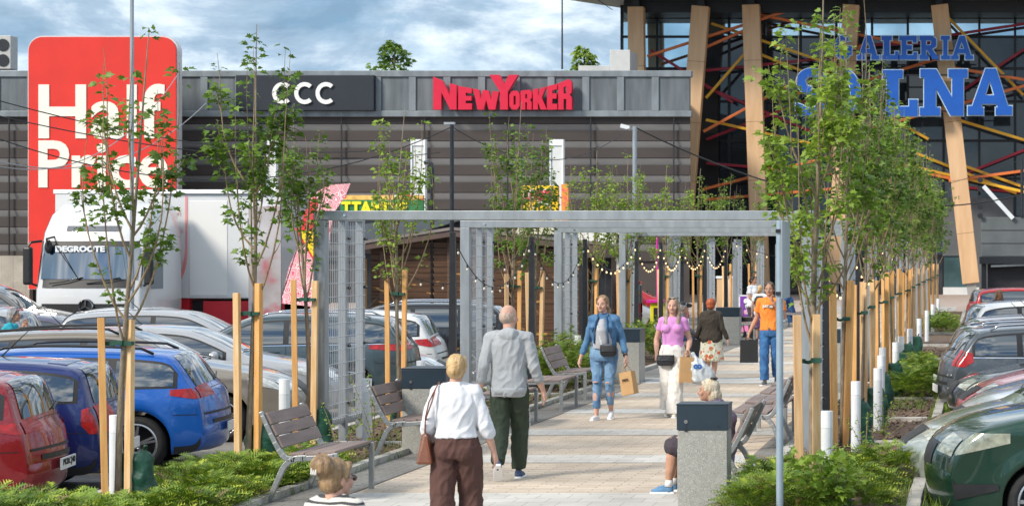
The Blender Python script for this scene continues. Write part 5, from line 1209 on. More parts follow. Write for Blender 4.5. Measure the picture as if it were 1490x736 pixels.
b = MB(); th = .17
for xa, xb in ((X0-.6, AX), (AX, X1+.45)):
    za, zb = hz_(xa)+.06, hz_(xb)+.06
    b.add([(xa,-.45,za),(xb,-.45,zb),(xb,4.3,zb),(xa,4.3,za),(xa,-.45,za-th),(xb,-.45,zb-th),(xb,4.3,zb-th),(xa,4.3,za-th)], [(0,1,2,3),(7,6,5,4),(0,4,5,1),(1,5,6,2),(2,6,7,3),(3,7,4,0)])
b.build('roof', M_fas, r, bevel=.01)
b = MB()
for xa, xb in ((X0-.62, AX), (AX, X1+.47)):
    za, zb = hz_(xa)+.09, hz_(xb)+.09; b.bar((xa,-.46,za),(xb,-.46,zb), .05, .07)
b.build('roof_edge', P('roof_felt_edge', (.20,.17,.16), .6, 0, .15, 4), r)
b = MB(); b.b(at(527,Y), at(534,Y), -.2, .0, .6, 2.45); b.build('shutter_post', M_stake, r)
# second open-fronted hut edge
r = thing('market_stall', (0, 50, LOT), 0, 'dark roofed market stall with black posts right of the wooden hut', 'stall'); Y = 50
b = MB(); b.b(at(838,Y), at(880,Y), -.5, 2.5, zt(375,Y)-LOT, zt(364,Y)-LOT); b.build('roof', M_fas, r, bevel=.01)
b = MB(); b.b(at(846,Y), at(850,Y), -.3, -.2, 0, zt(375,Y)-LOT); b.build('post', M_dark, r); b = MB(); b.b(at(862,Y), at(867,Y), 1.2, 1.3, 0, zt(375,Y)-LOT); b.build('post', M_dark, r); b = MB(); b.b(at(842,Y)-.2, at(866,Y), 2.2, 2.3, 0, zt(375,Y)-LOT); b.build('back_wall', M_dark, r)
# ================= food stalls behind the hut
def boxthing(name, label, cat, px0, px1, py0, py1, Y, d, m, part='body', zb=None, bev=.02):
    r = thing(name, (at((px0+px1)/2, Y), Y, 0), 0, label, cat); w_ = (px1-px0)*Y/F; b = MB(); b.b(-w_/2, w_/2, 0, d, (zt(py1,Y) if zb is None else zb), zt(py0,Y)); b.build(part, m, r, bevel=bev); return r, w_
Y = 68; r, w_ = boxthing('food_truck', 'black food truck with a yellow fruit sign behind the wooden hut', 'food truck', 530, 672, 306, 420, Y, 2.4, P('truck_black', (.02,.022,.026), .35, .2, .1, 2), zb=LOT+.4)
b = MB(); b.prism([(-w_/2-.5, zt(372,Y)), (-w_/2-.5, zt(330,Y)), (0, zt(318,Y)), (w_/2, zt(312,Y)), (w_/2, zt(322,Y))], (0,-.3,0), (1,0,0), (0,0,1), .5); b.build('canopy', P('truck_grey', (.10,.115,.13), .4, .3, .1, 2), r)
b = MB()
for k in (-1, 1): b.tube([(k*w_*.3, .3, LOT+.4), (k*w_*.3, .0, LOT+.4)], .4, 20)
b.build('wheel', M_tyre, r)
Y = 67.5; r = thing('stall_sign', (at(555,Y), Y, 0), 0, 'colourful food sign with yellow letters on green', 'sign'); hw_ = 60*Y/F
b = MB(); b.b(-hw_, hw_, 0, .2, zt(313,Y), zt(291,Y)); b.build('panel', P('sign_green', (.02,.20,.06), .5, 0, .2, 3), r)
b = MB(); b.b(-hw_, hw_, .02, .2, zt(290.8,Y), zt(284,Y)); b.build('fruit_strip', spots(spots(P('fruit_print', (.75,.45,.12), .5, 0, .3, 6), 3.5, .32, (.7,.06,.03)), 2.6, .25, (.75,.7,.6)), r)
b = MB(); b.b(-hw_-.03, hw_, .03, .16, zt(340,Y), zt(313,Y)); b.build('backing', M_dark, r)
text('lettering', 'TTAMDIE', P('letter_yellow', (.85,.75,.02), .5, 0, .04, 3), -hw_+.05, hw_-.5, zt(312,Y), zt(293,Y), -.03, r, .05, .045)
Y = 76; r = thing('stall_sign', (at(785,Y), Y, 0), 0, 'yellow ice cream sign with red lettering LODY and a white ring', 'sign'); hw_ = 27*Y/F
b = MB(); b.b(-hw_, hw_, 0, .25, zt(330,Y), zt(270,Y)); b.build('panel', P('sign_yellow', (.86,.55,.01), .5, 0, .06, 3), r, bevel=.02)
text('lettering_edge', 'LODY', M_white2, -hw_+.1, hw_-.2, zt(292.5,Y), zt(275,Y), -.02, r, .03, .09); text('lettering', 'LODY', M_nyr, -hw_+.16, hw_-.26, zt(291.5,Y), zt(276.5,Y), -.05, r, .05, .04)
b = MB(); p = [(math.cos(a)*.36, math.sin(a)*.36) for a in np.linspace(0, PI, 16)]+[(math.cos(a)*.29, math.sin(a)*.29) for a in np.linspace(PI, 0, 16)]
for k in range(15): b.bar((p[k][0]+.1, -.03, zt(309,Y)+p[k][1]), (p[k+1][0]+.1, -.03, zt(309,Y)+p[k+1][1]), .05, .07, up=(0,1,0))
b.build('ring', M_white2, r)
b = MB(); b.b(hw_+.1, hw_+.35, .1, .3, zt(330,Y), zt(268,Y)); b.build('side_banner', P('banner_orange', (.8,.35,.03), .5, 0, .3, 8, col2=(.75,.12,.10)), r)
b = MB(); b.b(-hw_*.9, hw_*.9, .05, .3, LOT, zt(330,Y)); b.build('stand', P('stall_cream', (.62,.60,.50), .6, 0, .06, 2), r)
Y = 72; r, w_ = boxthing('food_truck', 'cream food truck with a white awning behind the wooden hut', 'food truck', 745, 905, 330, 400, Y, 2.2, P('truck_cream', (.66,.62,.50), .5, 0, .06, 1.5), zb=LOT+.4)
b = MB(); b.b(-w_/2+.1, w_/2-.1, -.02, .02, zt(352,Y), zt(341,Y)); b.build('serving_window', M_ink, r)
b = MB(); b.prism([(-w_*.12, zt(334,Y)),(w_*.48, zt(334,Y)),(w_*.42, zt(375,Y)),(-w_*.02, zt(362,Y))], (0,-.25,0), (1,0,0), (0,0,1), .04); b.build('awning', P('awning_white', (.75,.75,.70), .7, 0, .04, 3), r)
b = MB()
for k in (-1, 1): b.tube([(k*w_*.3, .3, LOT+.4), (k*w_*.3, .0, LOT+.4)], .4, 20)
b.build('wheel', M_tyre, r)
for i, (p0, p1, pt, Y) in enumerate(((388, 402, 203, 84), (598, 619, 203, 84), (800, 820, 203, 84))):
    r = thing('white_pylon', (at((p0+p1)/2,Y), Y, 0), 0, ['narrow white pylon behind the second left tree', 'white pylon between the CCC sign and the hut', 'white pylon right under the NEW YORKER sign'][i], 'pylon', 'white pylons in front of the slatted wall'); w_ = (p1-p0)*Y/F/2
    b = MB(); b.b(-w_, w_, 0, .25, LOT, zt(pt,Y)); b.build('panel', P('pylon_white', (.66,.67,.66), .5, 0, .05, 2), r, bevel=.01)
    b = MB(); b.b(-w_, -w_+.05, -.06, .0, LOT, zt(pt,Y)); b.b(w_-.05, w_, -.06, .0, LOT, zt(pt,Y)); b.b(-w_+.05, w_-.05, -.05, -.001, zt(pt,Y)-.25, zt(pt,Y)); 
    b.build('edge_fin', M_white2, r)
# pink sail banner
Y = 44; M_pk = P('doodle_pink', (.70,.07,.13), .6, 0, .1, 3, col2=(.78,.18,.24))
t_, b_ = nodes_of(M_pk); co = t_.nodes.new('ShaderNodeTexCoord'); v_ = t_.nodes.new('ShaderNodeTexVoronoi'); v_.feature = 'DISTANCE_TO_EDGE'; v_.inputs['Scale'].default_value = 6; t_.links.new(co.outputs['Object'], v_.inputs['Vector'])
wv_ = t_.nodes.new('ShaderNodeMath'); wv_.operation = 'SINE'; ml_ = t_.nodes.new('ShaderNodeMath'); ml_.operation = 'MULTIPLY'; ml_.inputs[1].default_value = 48; t_.links.new(v_.outputs[0], ml_.inputs[0]); t_.links.new(ml_.outputs[0], wv_.inputs[0])
rg_ = t_.nodes.new('ShaderNodeMapRange'); rg_.inputs['From Min'].default_value = .2; rg_.inputs['From Max'].default_value = .5; t_.links.new(wv_.outputs[0], rg_.inputs[0])
mx_ = t_.nodes.new('ShaderNodeMix'); mx_.data_type = 'RGBA'; t_.links.new(rg_.outputs[0], mx_.inputs[0]); t_.links.new(b_.inputs['Base Color'].links[0].from_socket, mx_.inputs[6]); mx_.inputs[7].default_value = (.85,.72,.72,1); t_.links.new(mx_.outputs[2], b_.inputs['Base Color'])
r = thing('sail_banner', (at(450,Y), Y, 0), 0, 'pink patterned sail banner behind the yellow warning sign', 'banner'); s = Y/F
out_ = [(-42,70),(-30,20),(-14,-20),(-8,-60),(6,-88),(28,-102),(60,-104),(52,-84),(36,-62),(30,-30),(28,10),(18,45),(6,75)]
b = MB(); b.prism([(x*s, CAMH-y*s) for x, y in out_], (0,0,0), (1,0,0), (0,0,1), .02); b.build('cloth', M_pk, r)
b = MB(); b.prism([(x*s, CAMH-y*s) for x, y in [(-14,-22),(-8,-58),(6,-84),(14,-80),(6,-50),(18,-38),(4,-22)]], (0,-.02,0), (1,0,0), (0,0,1), .015); b.build('red_patch', P('banner_red', (.70,.03,.05), .6, 0, .1, 3), r)
b = MB(); b.tube([(-42*s,0,LOT),(-40*s,0,CAMH-60*s),(-14*s,0,CAMH+20*s),(0,0,CAMH+85*s)], .015, 6); b.build('pole', M_dark, r)
Y = 41; r = thing('warning_sign', (at(459,Y), Y, LOT), 0, 'yellow triangular give way sign with a red border on a grey pole', 'road sign'); s = Y/F
b = MB(); b.tube([(0,0,0),(0,0,zt(334,Y)-LOT)], .03, 10); b.build('pole', M_galv, r)
def tri(k, dy, m, nm):
    b = MB(); cz = zt(350,Y)-LOT; w_, h_ = 27*s*k, 25*s*k; b.prism([(-w_, h_*.72),(w_, h_*.72),(0, -h_*1.15)], (-.03, dy, cz), (1,0,0), (0,0,1), .012); b.build(nm, m, r)
tri(1, -.05, P('sign_red_edge', (.72,.04,.03), .4, 0, .05, 4), 'border'); tri(.80, -.062, P('sign_yellow_face', (.87,.60,.01), .4, 0, .05, 4), 'face')
# vending machines
M_cap = spots(spots(spots(P('toy_print', (.25,.45,.5), .4, 0, .4, 9), 8, .36, (.75,.5,.05)), 6, .3, (.6,.05,.08)), 11, .22, (.8,.8,.75))
for i, (p0, p1) in enumerate(((862, 878), (879, 905), (906, 932))):
    Y = 56; r = thing('toy_vending_machine', (at((p0+p1)/2,Y), Y, LOT), 0, ['leftmost red toy vending machine beside the stall post', 'middle red toy vending machine behind the stakes', 'rightmost red toy vending machine beside the pergola'][i], 'vending machine', 'red toy vending machines'); w_ = (p1-p0)*Y/F/2-.01
    for k, (z0, z1) in enumerate(((.15, .85), (.95, 1.75))):
        b = MB(); b.b(-w_, w_, 0, .4, z1-.001, z1+.06); b.build('red_top', P('machine_red', (.62,.015,.02), .35, 0, .06, 3), r); b = MB(); b.b(-w_, w_, 0, .4, z0, z0+.28); b.build('red_case', P('machine_red', (.62,.015,.02), .35, 0, .06, 3), r, bevel=.01)
        b = MB(); b.b(-w_+.02, w_-.02, .03, .38, z0+.281, z1-.002); b.build('toy_window', M_cap, r)
        b = MB(); b.b(w_*.2, w_*.7, -.012, .0, z0+.1, z0+.22); b.build('coin_slot', M_chrome, r)
    b = MB(); b.b(-w_, -w_+.03, .05, .35, 0, 1.7); b.b(w_-.03, w_, .05, .35, 0, 1.7); b.build('leg', M_dark, r)
Y = 60; r = thing('yellow_stand', (at(958,Y), Y, LOT), 0, 'yellow stand with a magenta top and magenta pole behind the woman in pink', 'stand'); s = Y/F
b = MB(); b.b(-12*s, 12*s, 0, .5, 0, zt(440,Y)-LOT); b.build('body', P('stand_yellow', (.72,.66,.02), .4, 0, .1, 4), r, bevel=.02)
b = MB(); b.b(-17*s, 8*s, -.1, .6, zt(440,Y)-LOT+.001, zt(436.5,Y)-LOT); b.tube([(-3*s, .2, zt(436.5,Y)-LOT), (-3.5*s, .2, zt(345,Y)-LOT)], .03, 8); b.build('magenta_pole', P('magenta', (.62,.02,.30), .4, 0, .05, 4), r)
b = MB(); b.b(-7*s, 1*s, -.02, -.001, .3, 1.0); b.build('dark_print', M_ink, r)
# timber screens far along
for i, px in enumerate((1047, 1056, 1065)):
    Y = 76; r = thing('timber_screen', (at(px,Y), Y, 0), 0, ['left','middle','right'][i]+' tall timber screen with a white cap at the far left planter', 'screen', 'timber screens'); b = MB(); b.b(-.1,.1,0,.1,0,zt(405,Y)); b.build('board', M_glu, r); b = MB(); b.b(-.13,.13,-.03,.13,zt(405,Y)+.001,zt(401.5,Y)); b.b(.105,.14,-.02,.1,0,zt(405,Y)); b.build('cap', M_white2, r)
Y = 62; r = thing('poster_stand', (at(1090,Y), Y, 0), 0, 'purple and pink poster stand with white letters en', 'poster stand'); s = Y/F; M_pur = P('poster_purple', (.22,.05,.42), .5, 0, .1, 3)
b = MB(); b.b(-13*s, 13*s, 0, .03, zt(461,Y), zt(431,Y)); b.build('poster', M_pur, r); b = MB(); b.b(-13*s, 5*s, .0, .03, zt(485,Y), zt(461.2,Y)); b.build('pink_field', P('poster_pink', (.80,.25,.50), .5, 0, .1, 3), r)
b = MB(); b.b(-15*s, 15*s, .01, .05, .0, zt(486,Y)); b.b(-15*s, -13.2*s, .01, .05, .0, zt(430,Y)); b.b(13.2*s, 15*s, .01, .05, 0, zt(430,Y)); b.b(-15*s, 15*s, .01, .05, zt(430.8,Y), zt(429,Y)); b.build('frame', M_white2, r)
text('lettering', 'en', M_white2, -8*s, 8*s, zt(442,Y), zt(434,Y), -.01, r, .01, .04)
b = MB(); b.ell((-3*s, -.004, zt(454,Y)), (6*s, .008, 3.5*s)); b.ell((3*s, -.004, zt(462,Y)), (4*s, .008, 3*s)); b.build('picture', spots(P('poster_picture', (.75,.35,.55), .5, 0, .2, 5), 20, .3, (.85,.8,.8)), r)
# ================= truck
TY = 47.; s = TY/F; M_tw = P('truck_white', (.62,.63,.64), .3, 0, .04, 1, coat=1); M_tg = P('windscreen_glass', (.01,.04,.08), .03, 0, .2, .5, spec=1., coat=1); M_tg.node_tree.nodes['Principled BSDF'].inputs['IOR'].default_value = 1.9
tk = thing('articulated_truck', (at(127, TY), TY, LOT), 0, 'white articulated truck with a white exhibition trailer', 'truck')
z_ = lambda p: zt(p, TY)-LOT; x_ = lambda p: (p-127)*s
cw = 1.27
b = MB(); secs = []
for z, y0, w_ in ((.45,.05,cw),(1.2,.0,cw),(1.75,.02,cw),(2.75,.28,cw*.985),(3.05,.36,cw*.97),(3.45,.62,cw*.93),(3.72,1.05,cw*.86)):
    secs.append([(-w_,y0+.22,z),(-w_+.10,y0+.04,z),(-w_*.5,y0-.04,z),(0,y0-.06,z),(w_*.5,y0-.04,z),(w_-.10,y0+.04,z),(w_,y0+.22,z),(w_,2.3,z),(-w_,2.3,z)])
vs = [p for q in secs for p in q]; n = 9; fs = [(i*n+k, i*n+(k+1)%n, (i+1)*n+(k+1)%n, (i+1)*n+k) for i in range(len(secs)-1) for k in range(n)]+[tuple(range(n))[::-1], tuple((len(secs)-1)*n+k for k in range(n))]
b.add(vs, fs); b.build('cab', M_tw, tk, bevel=.04, smooth=True)
def front(x0, x1, z0, z1, off, m, nm, nx=10, nz=6, par=tk):
    """a sheet that follows the front of the cab"""
    zs = [.45,1.2,1.75,2.75,3.05,3.45]; ys = [.05,.0,.02,.28,.36,.62]; b = MB(); vs = []; fs = []
    for i in range(nx+1):
        for j in range(nz+1):
            x = x0+(x1-x0)*i/nx; z = z0+(z1-z0)*j/nz; y = np.interp(z, zs, ys); u = abs(x)/cw; y += np.interp(u, [0,.5,.92,1.0], [-.06,-.04,.04,.22]); vs.append((x, y-off, z))
    for i in range(nx):
        for j in range(nz): q = i*(nz+1)+j; fs.append((q, q+nz+1, q+nz+2, q+1))
    b.add(vs, fs); return b.build(nm, m, par, smooth=True)
front(-1.19, 1.19, 1.78, 2.85, .015, M_trim, 'windscreen_frame'); front(-1.10, 1.10, 1.98, 2.72, .03, M_tg, 'windscreen')
front(-1.05, 1.05, 1.18, 1.42, .012, M_trim, 'grille'); front(-1.05, 1.05, .80, 1.1, .012, M_trim, 'lower_grille'); front(-.62, .62, 3.08, 3.2, .02, P('sun_visor', (.12,.13,.15), .3, 0, .1, 3), 'roof_visor')
t = text('lettering', 'DEGROOTE', M_white2, -.78, .35, 2.60, 2.74, .12, tk, .01, .05); t.rotation_euler = (.0,0,0)
b = MB(); R_ = .16; b.tube([(R_*math.cos(a), -.1, 1.36+R_*math.sin(a)) for a in np.linspace(0, 2*PI, 25)], .016, 6, cap=False)
for a in (90, 210, 330): b.bar((0, -.1, 1.36), (R_*math.cos(math.radians(a)), -.1, 1.36+R_*math.sin(math.radians(a))), .02, .03, up=(0,1,0))
b.build('emblem', M_chrome, tk); b = MB(); b.tube([(0,-.075,1.36),(0,-.03,1.36)], .175, 24); b.build('emblem_plate', M_trim, tk)
b = MB()
for x0, x1 in ((-.85, -.1), (.0, .75)): b.tube([(x0, -.04, 1.88), ((x0+x1)/2, -.05, 1.93), (x1, -.02, 2.02)], .014, 5)
b.tube([(-.75, .1, 2.72), (-.2, .0, 1.98)], .01, 5); b.build('wiper', M_trim, tk)
for sd in (-1, 1):
    b = MB(); b.b(sd*1.38-.1, sd*1.38+.1, -.02, .14, 1.85, 2.72); b.build('mirror', M_trim, tk, bevel=.05); b = MB(); b.tube([(sd*1.38,.06,2.72),(sd*1.33,.1,2.82),(sd*1.15,.25,2.85)], .03, 6); b.tube([(sd*1.38,.06,1.9),(sd*1.2,.2,1.82)], .025, 6); b.build('mirror_arm', M_trim, tk)
    b = MB(); b.add([(sd*(cw+.006), y, z) for y, z in ((.42,1.75),(1.15,1.75),(1.15,2.68),(.58,2.68))], [(0,1,2,3)]); b.build('side_window', M_tg, tk)
    b = MB(); b.b(sd*.98-.22, sd*.98+.22, -.02, .1, .62, .82); b.build('headlight', M_clear, tk, bevel=.02)
    for y in (1.3,):
        b = MB(); b.tube([(sd*1.22, y, .5), (sd*.9, y, .5)], .5, 28); b.build('wheel', M_tyre, tk); b = MB(); b.tube([(sd*1.235, y, .5), (sd*1.1, y, .5)], .28, 20); b.build('rim', M_rim, tk)
b = MB(); b.ell((-.95, .15, 2.72), (.09, .06, .16)); b.tube([(-.9,.35,2.95),(-.95,.05,2.9),(-.95,.1,2.75)], .025, 6); b.build('ramp_mirror', M_trim, tk)
# trailer, standing beyond the cab and seen along its side
tr = thing('exhibition_trailer', (0, TY+2.6, LOT), 0, 'long white exhibition trailer with pink lettering and red underframe', 'trailer'); Y = TY+2.6; zz2 = lambda p: zt(p, Y)-LOT
b = MB(); b.b(at(80,Y), at(240,Y), 0, 2.4, zz2(458), zz2(282)); b.build('front_box', P('trailer_white2', (.66,.67,.67), .4, 0, .04, 1), tr, bevel=.02)
b = MB(); b.b(at(240.2,Y), at(408,Y), .05, 2.4, zz2(434), zz2(283)); b.build('body', M_tw, tr, bevel=.02)
b = MB(); b.b(at(78,Y), at(410,Y), -.02, 2.45, zz2(282), zz2(276)); b.build('roof_rail', M_white2, tr, bevel=.01)
b = MB(); b.b(at(275,Y), at(330,Y), .035, .06, zz2(430), zz2(292)); b.build('side_door', P('trailer_door', (.72,.72,.70), .4, 0, .03, 1), tr, bevel=.01)
b = MB()
for p0, p1 in ((216, 226), (236.5, 246.5)):
    for k in range(30 if p0 == 216 else 13): z = zz2(290+k*3.6); b.bar((at(p0,Y), -.012 if p0 == 216 else .04, z), (at(p1,Y), -.012 if p0 == 216 else .04, z), .02, .022)
b.build('vent_louvre', P('louvre_grey', (.45,.45,.44), .5, 0, .05, 3), tr)
M_pkl = P('print_pink', (.72,.25,.24), .5, 0, .1, 3); M_pkl2 = P('print_faint_pink', (.70,.50,.47), .5, 0, .06, 3)
b = MB(); pts = [at(270,Y), ]; P3 = []
for t in np.linspace(0, 1, 24): a = PI*t; P3.append((at(252,Y)+math.cos(a)*18*Y/F, .042, zz2(360)+(-math.sin(a)*50 if 0 < t < 1 else 0)*Y/F))
P3 = [(P3[0][0], .042, zz2(285))]+P3
for k in range(len(P3)-1): b.bar(P3[k], P3[k+1], .004+.0003*k, .05+.06*math.sin(PI*k/len(P3)), up=(0,1,0) if False else (1,0,0) if k == 0 else (0,0,1))
b.build('swoosh', M_pkl, tr)
for i, (w_, z) in enumerate((('Explore', 312), ('With You', 336), ('Enjoy', 360), ('Tomorrow', 382))): text('lettering', w_, M_pkl2, at(244,Y), at(262 if i in (0, 2) else 266,Y), zz2(z+4), zz2(z-6), .04, tr, .006, .01)
b = MB(); b.b(at(244,Y), at(246,Y), .02, .045, zz2(386), zz2(378)); b.b(at(360,Y), at(362,Y), .02, .045, zz2(330), zz2(318)); b.build('latch', M_ink, tr)
b = MB(); b.b(at(206,Y), at(238,Y), .1, 2.2, .15, zz2(436)); b.b(at(238,Y), at(273,Y), .1, 2.2, .1, zz2(434.2)); b.b(at(294,Y), at(408,Y), .08, 2.2, .35, zz2(438)); b.build('red_skirt', P('skirt_red', (.50,.012,.025), .4, 0, .08, 2), tr)
b = MB(); b.b(at(120,Y), at(408,Y), .3, 2.1, .5, zz2(434.5)-.05); 
for px in (290, 303, 350, 375): b.tube([(at(px,Y), .35, .45), (at(px,Y), .15, .45)], .44, 20)
b.build('chassis', M_ink, tr)
b = MB(); b.b(at(362,Y), at(409,Y), -.02, .045, zz2(470), zz2(300)); b.build('photo_panel', spots(P('photo_print', (.30,.26,.26), .4, 0, .35, 1.2, col2=(.52,.50,.52)), 1.1, .60, (.42,.10,.12), kind='noise', soft=.06), tr)
# ================= cars, left
CA = math.radians(10)      # the cars stand a little askew to the walkway
def car_left(name, label, tailx, Y, rear_right=True, **k):
    """nose or tail end at tailx (towards the walkway), near side Y metres from the camera"""
    L = k.get('L', 4.4); W = k.get('W', 1.78); a = CA; return make_car(name, label, 'car', (tailx-math.cos(a)*L/2-math.sin(a)*W/2, Y-math.sin(a)*L/2+math.cos(a)*W/2, LOT), a+(0 if rear_right else PI), **k)
car_left('parked_car', 'red hatchback at the left edge with its rear to the walkway', -9.05, 19.55, pm=paint('paint_crimson', (.27,.004,.012)), L=3.95, W=1.66, H=1.40, kind='mini', tailz=(.585,.665), plate='PKRCJ40', spoiler=True, wheel=.30, taild=.30)
car_left('parked_car', 'dark blue hatchback between the red and the bright blue cars', -9.24, 21.6, pm=paint('paint_navy', (.002,.016,.13)), L=3.95, W=1.62, H=1.42, kind='mini', tailz=(.46,.66), spoiler=True, wheel=.30, taild=.17, bumper=None)
car_left('parked_car', 'bright blue estate car with silver spoked wheels', -9.05, 24.0, pm=paint('paint_blue', (.004,.11,.48)), L=4.6, W=1.80, H=1.43, kind='wagon', tailz=(.60,.685), rails=M_trim, fin=True, wheel=.335, taild=.36, axles=(.19,.84))
car_left('parked_car', 'taupe estate car with its headlight towards the walkway', -9.35, 28.0, False, pm=paint('paint_taupe', (.27,.235,.19)), L=4.6, W=1.80, H=1.50, kind='wagon', rails=M_trim, wheel=.32, tailz=(.55,.70))
car_left('parked_car', 'silver hatchback behind the taupe estate car', -9.6, 30.8, False, pm=paint('paint_silver', (.42,.43,.44)), L=4.3, W=1.76, H=1.46, kind='hatch', wheel=.32)
car_left('parked_car', 'large teal grey estate car behind the first pergola trellis', -9.6, 34.6, pm=paint('paint_tealgrey', (.055,.085,.10)), L=4.7, W=1.84, H=1.53, kind='wagon', tailz=(.60,.68), rails=M_chrome, wheel=.34, taild=.62, trimline='chrome')
car_left('parked_car', 'white hatchback with a rear spoiler next to the wooden hut', -10.0, 38.0, pm=paint('paint_white', (.68,.69,.69), 0), L=4.3, W=1.78, H=1.50, kind='hatch', tailz=(.56,.66), spoiler=True, wheel=.32, taild=.4)
car_left('parked_car', 'dark estate car just in front of the wooden hut', -9.4, 41.5, pm=paint('paint_black', (.012,.014,.018)), L=4.6, W=1.8, H=1.56, kind='suv', tailz=(.58,.66), rails=M_chrome, wheel=.33)
car_left('parked_car', 'white low car showing only its nose behind the teal grey estate', -9.55, 36.4, False, pm=paint('paint_white'.strip(), (.68,.69,.69), 0), L=4.2, W=1.7, H=1.25, kind='hatch', wheel=.31, detail=False)
# second row, further left
car_left('parked_car', 'turquoise hatchback with a rooftop aerial in the second row', at(172, 42), 41.5, False, pm=paint('paint_turquoise', (.01,.30,.40)), L=4.1, W=1.70, H=1.49, kind='mini', wheel=.30)
car_left('parked_car', 'silver hatchback with a dark roof spoiler at the far left', at(62, 37.5), 37.0, pm=paint('paint_silver', (.42,.43,.44)), L=4.1, W=1.7, H=1.60, kind='hatch', spoiler=True, wheel=.30)
car_left('parked_car', 'dark blue saloon behind the turquoise hatchback', at(110, 44.8), 44.0, False, pm=paint('paint_royal', (.01,.035,.20)), L=4.3, W=1.7, H=1.62, kind='sedan', wheel=.31)
car_left('parked_car', 'tall taupe grey van in front of the truck with an orange red tail lamp', at(158, 45.4), 44.3, False, pm=paint('paint_warmgrey', (.19,.175,.16)), L=4.7, W=1.8, H=1.93, kind='suv', tailz=(.52,.76), rails=None, wheel=.33, trimline='chrome')
car_left('parked_car', 'slate violet saloon nose below the truck trailer', at(258, 41), 40.3, False, pm=paint('paint_violet', (.11,.11,.17)), L=4.5, W=1.76, H=1.36, kind='sedan', wheel=.32)
car_left('parked_car', 'white hatchback with an aerial in front of the trailer door', at(410, 42.8), 42.2, False, pm=paint('paint_white', (.68,.69,.69), 0), L=4.2, W=1.74, H=1.45, kind='hatch', wheel=.31)
car_left('parked_car', 'pale silver estate car roof behind the teal grey estate', at(452, 39.5), 39.0, False, pm=paint('paint_silver', (.42,.43,.44)), L=4.6, W=1.76, H=1.48, kind='wagon', wheel=.31)
car_left('parked_car', 'red hatchback parked beyond the toy vending machines', at(1010, 70), 68, False, pm=paint('paint_red', (.48,.012,.015)), L=4.2, W=1.75, H=1.75, kind='mini', wheel=.31)
car_left('parked_car', 'grey hatchback in front of the far red hatchback', at(990, 62), 63, False, pm=paint('paint_silver', (.42,.43,.44)), L=4.2, W=1.75, H=1.35, kind='mini', wheel=.31)
# ================= cars, right
def car_right(name, label, endx, Y, nose=True, **k):
    L = k.get('L', 4.3); W = k.get('W', 1.76); a = math.radians(8); return make_car(name, label, 'car', (endx+math.cos(a)*L/2-math.sin(a)*W/2, Y+math.sin(a)*L/2+math.cos(a)*W/2, LOT), a+(0 if nose else PI), noplate=nose, **k)
car_right('parked_car', 'green compact van in the bottom right corner with hazy headlights', -.24, 18.35, pm=paint('paint_green', (.008,.046,.026)), L=4.2, W=1.74, H=1.62, kind='suv', lamp=M_hazy, bumper='front', wheel=.315, spokes=9)
car_right('parked_car', 'pale green silver hatchback right behind the green van', -.60, 20.75, pm=paint('paint_palegreen', (.30,.335,.30)), L=4.1, W=1.68, H=1.46, kind='mini', lamp=M_hazy, wheel=.31)
car_right('parked_car', 'white silver hatchback, third car from the camera on the right', -.15, 23.0, pm=paint('paint_whitesilver', (.56,.58,.60)), L=4.2, W=1.72, H=1.52, kind='hatch', wheel=.31)
car_right('parked_car', 'blue grey car bonnet below the red bonnet', -.06, 25.1, pm=paint('paint_bluegrey', (.16,.19,.22)), L=4.2, W=1.70, H=1.46, kind='mini', wheel=.31)
car_right('parked_car', 'red car with its bonnet in front of the grey estate car', -.05, 27.1, pm=paint('paint_red', (.48,.012,.015)), L=4.1, W=1.66, H=1.47, kind='mini', wheel=.31)
car_right('parked_car', 'black saloon with a chrome bumper beside the grey estate car', -.2, 28.95, pm=paint('paint_black', (.012,.014,.018)), L=4.5, W=1.64, H=1.38, kind='sedan', lamp=M_hazy, wheel=.31)
car_right('parked_car', 'slate grey estate car with a big red tail lamp', -.38, 30.9, False, pm=paint('paint_slate', (.07,.085,.10)), L=4.6, W=1.78, H=1.45, kind='wagon', tailz=(.585,.745), taild=.30, tailu=.86, wheel=.33, rails=M_chrome, trimline='chrome')
car_right('parked_car', 'dark blue hatchback behind the slate grey estate', -.42, 33.3, False, pm=paint('paint_midnight', (.012,.018,.035)), L=4.3, W=1.78, H=1.45, kind='hatch', tailz=(.58,.65), taild=.42, wheel=.33, spoiler=True)
car_right('parked_car', 'silver estate car roof behind the dark blue hatchback', at(1400, 36.5), 36.0, False, pm=paint('paint_silver', (.42,.43,.44)), L=4.4, W=1.74, H=1.45, kind='wagon', wheel=.31)
car_right('parked_car', 'white van-like car at the back of the right row', at(1408, 39), 38.6, False, pm=paint('paint_white', (.68,.69,.69), 0), L=4.5, W=1.8, H=1.66, kind='suv', wheel=.33)
car_right('parked_car', 'far silver and red car beside the dark pavilion', at(1417, 66), 66, False, pm=paint('paint_red', (.48,.012,.015)), L=4.2, W=1.75, H=1.46, kind='mini', wheel=.31)
# ================= people in the scene
def acc(root, name, mb, m, **k): return mb.build(name, m, root, **k)
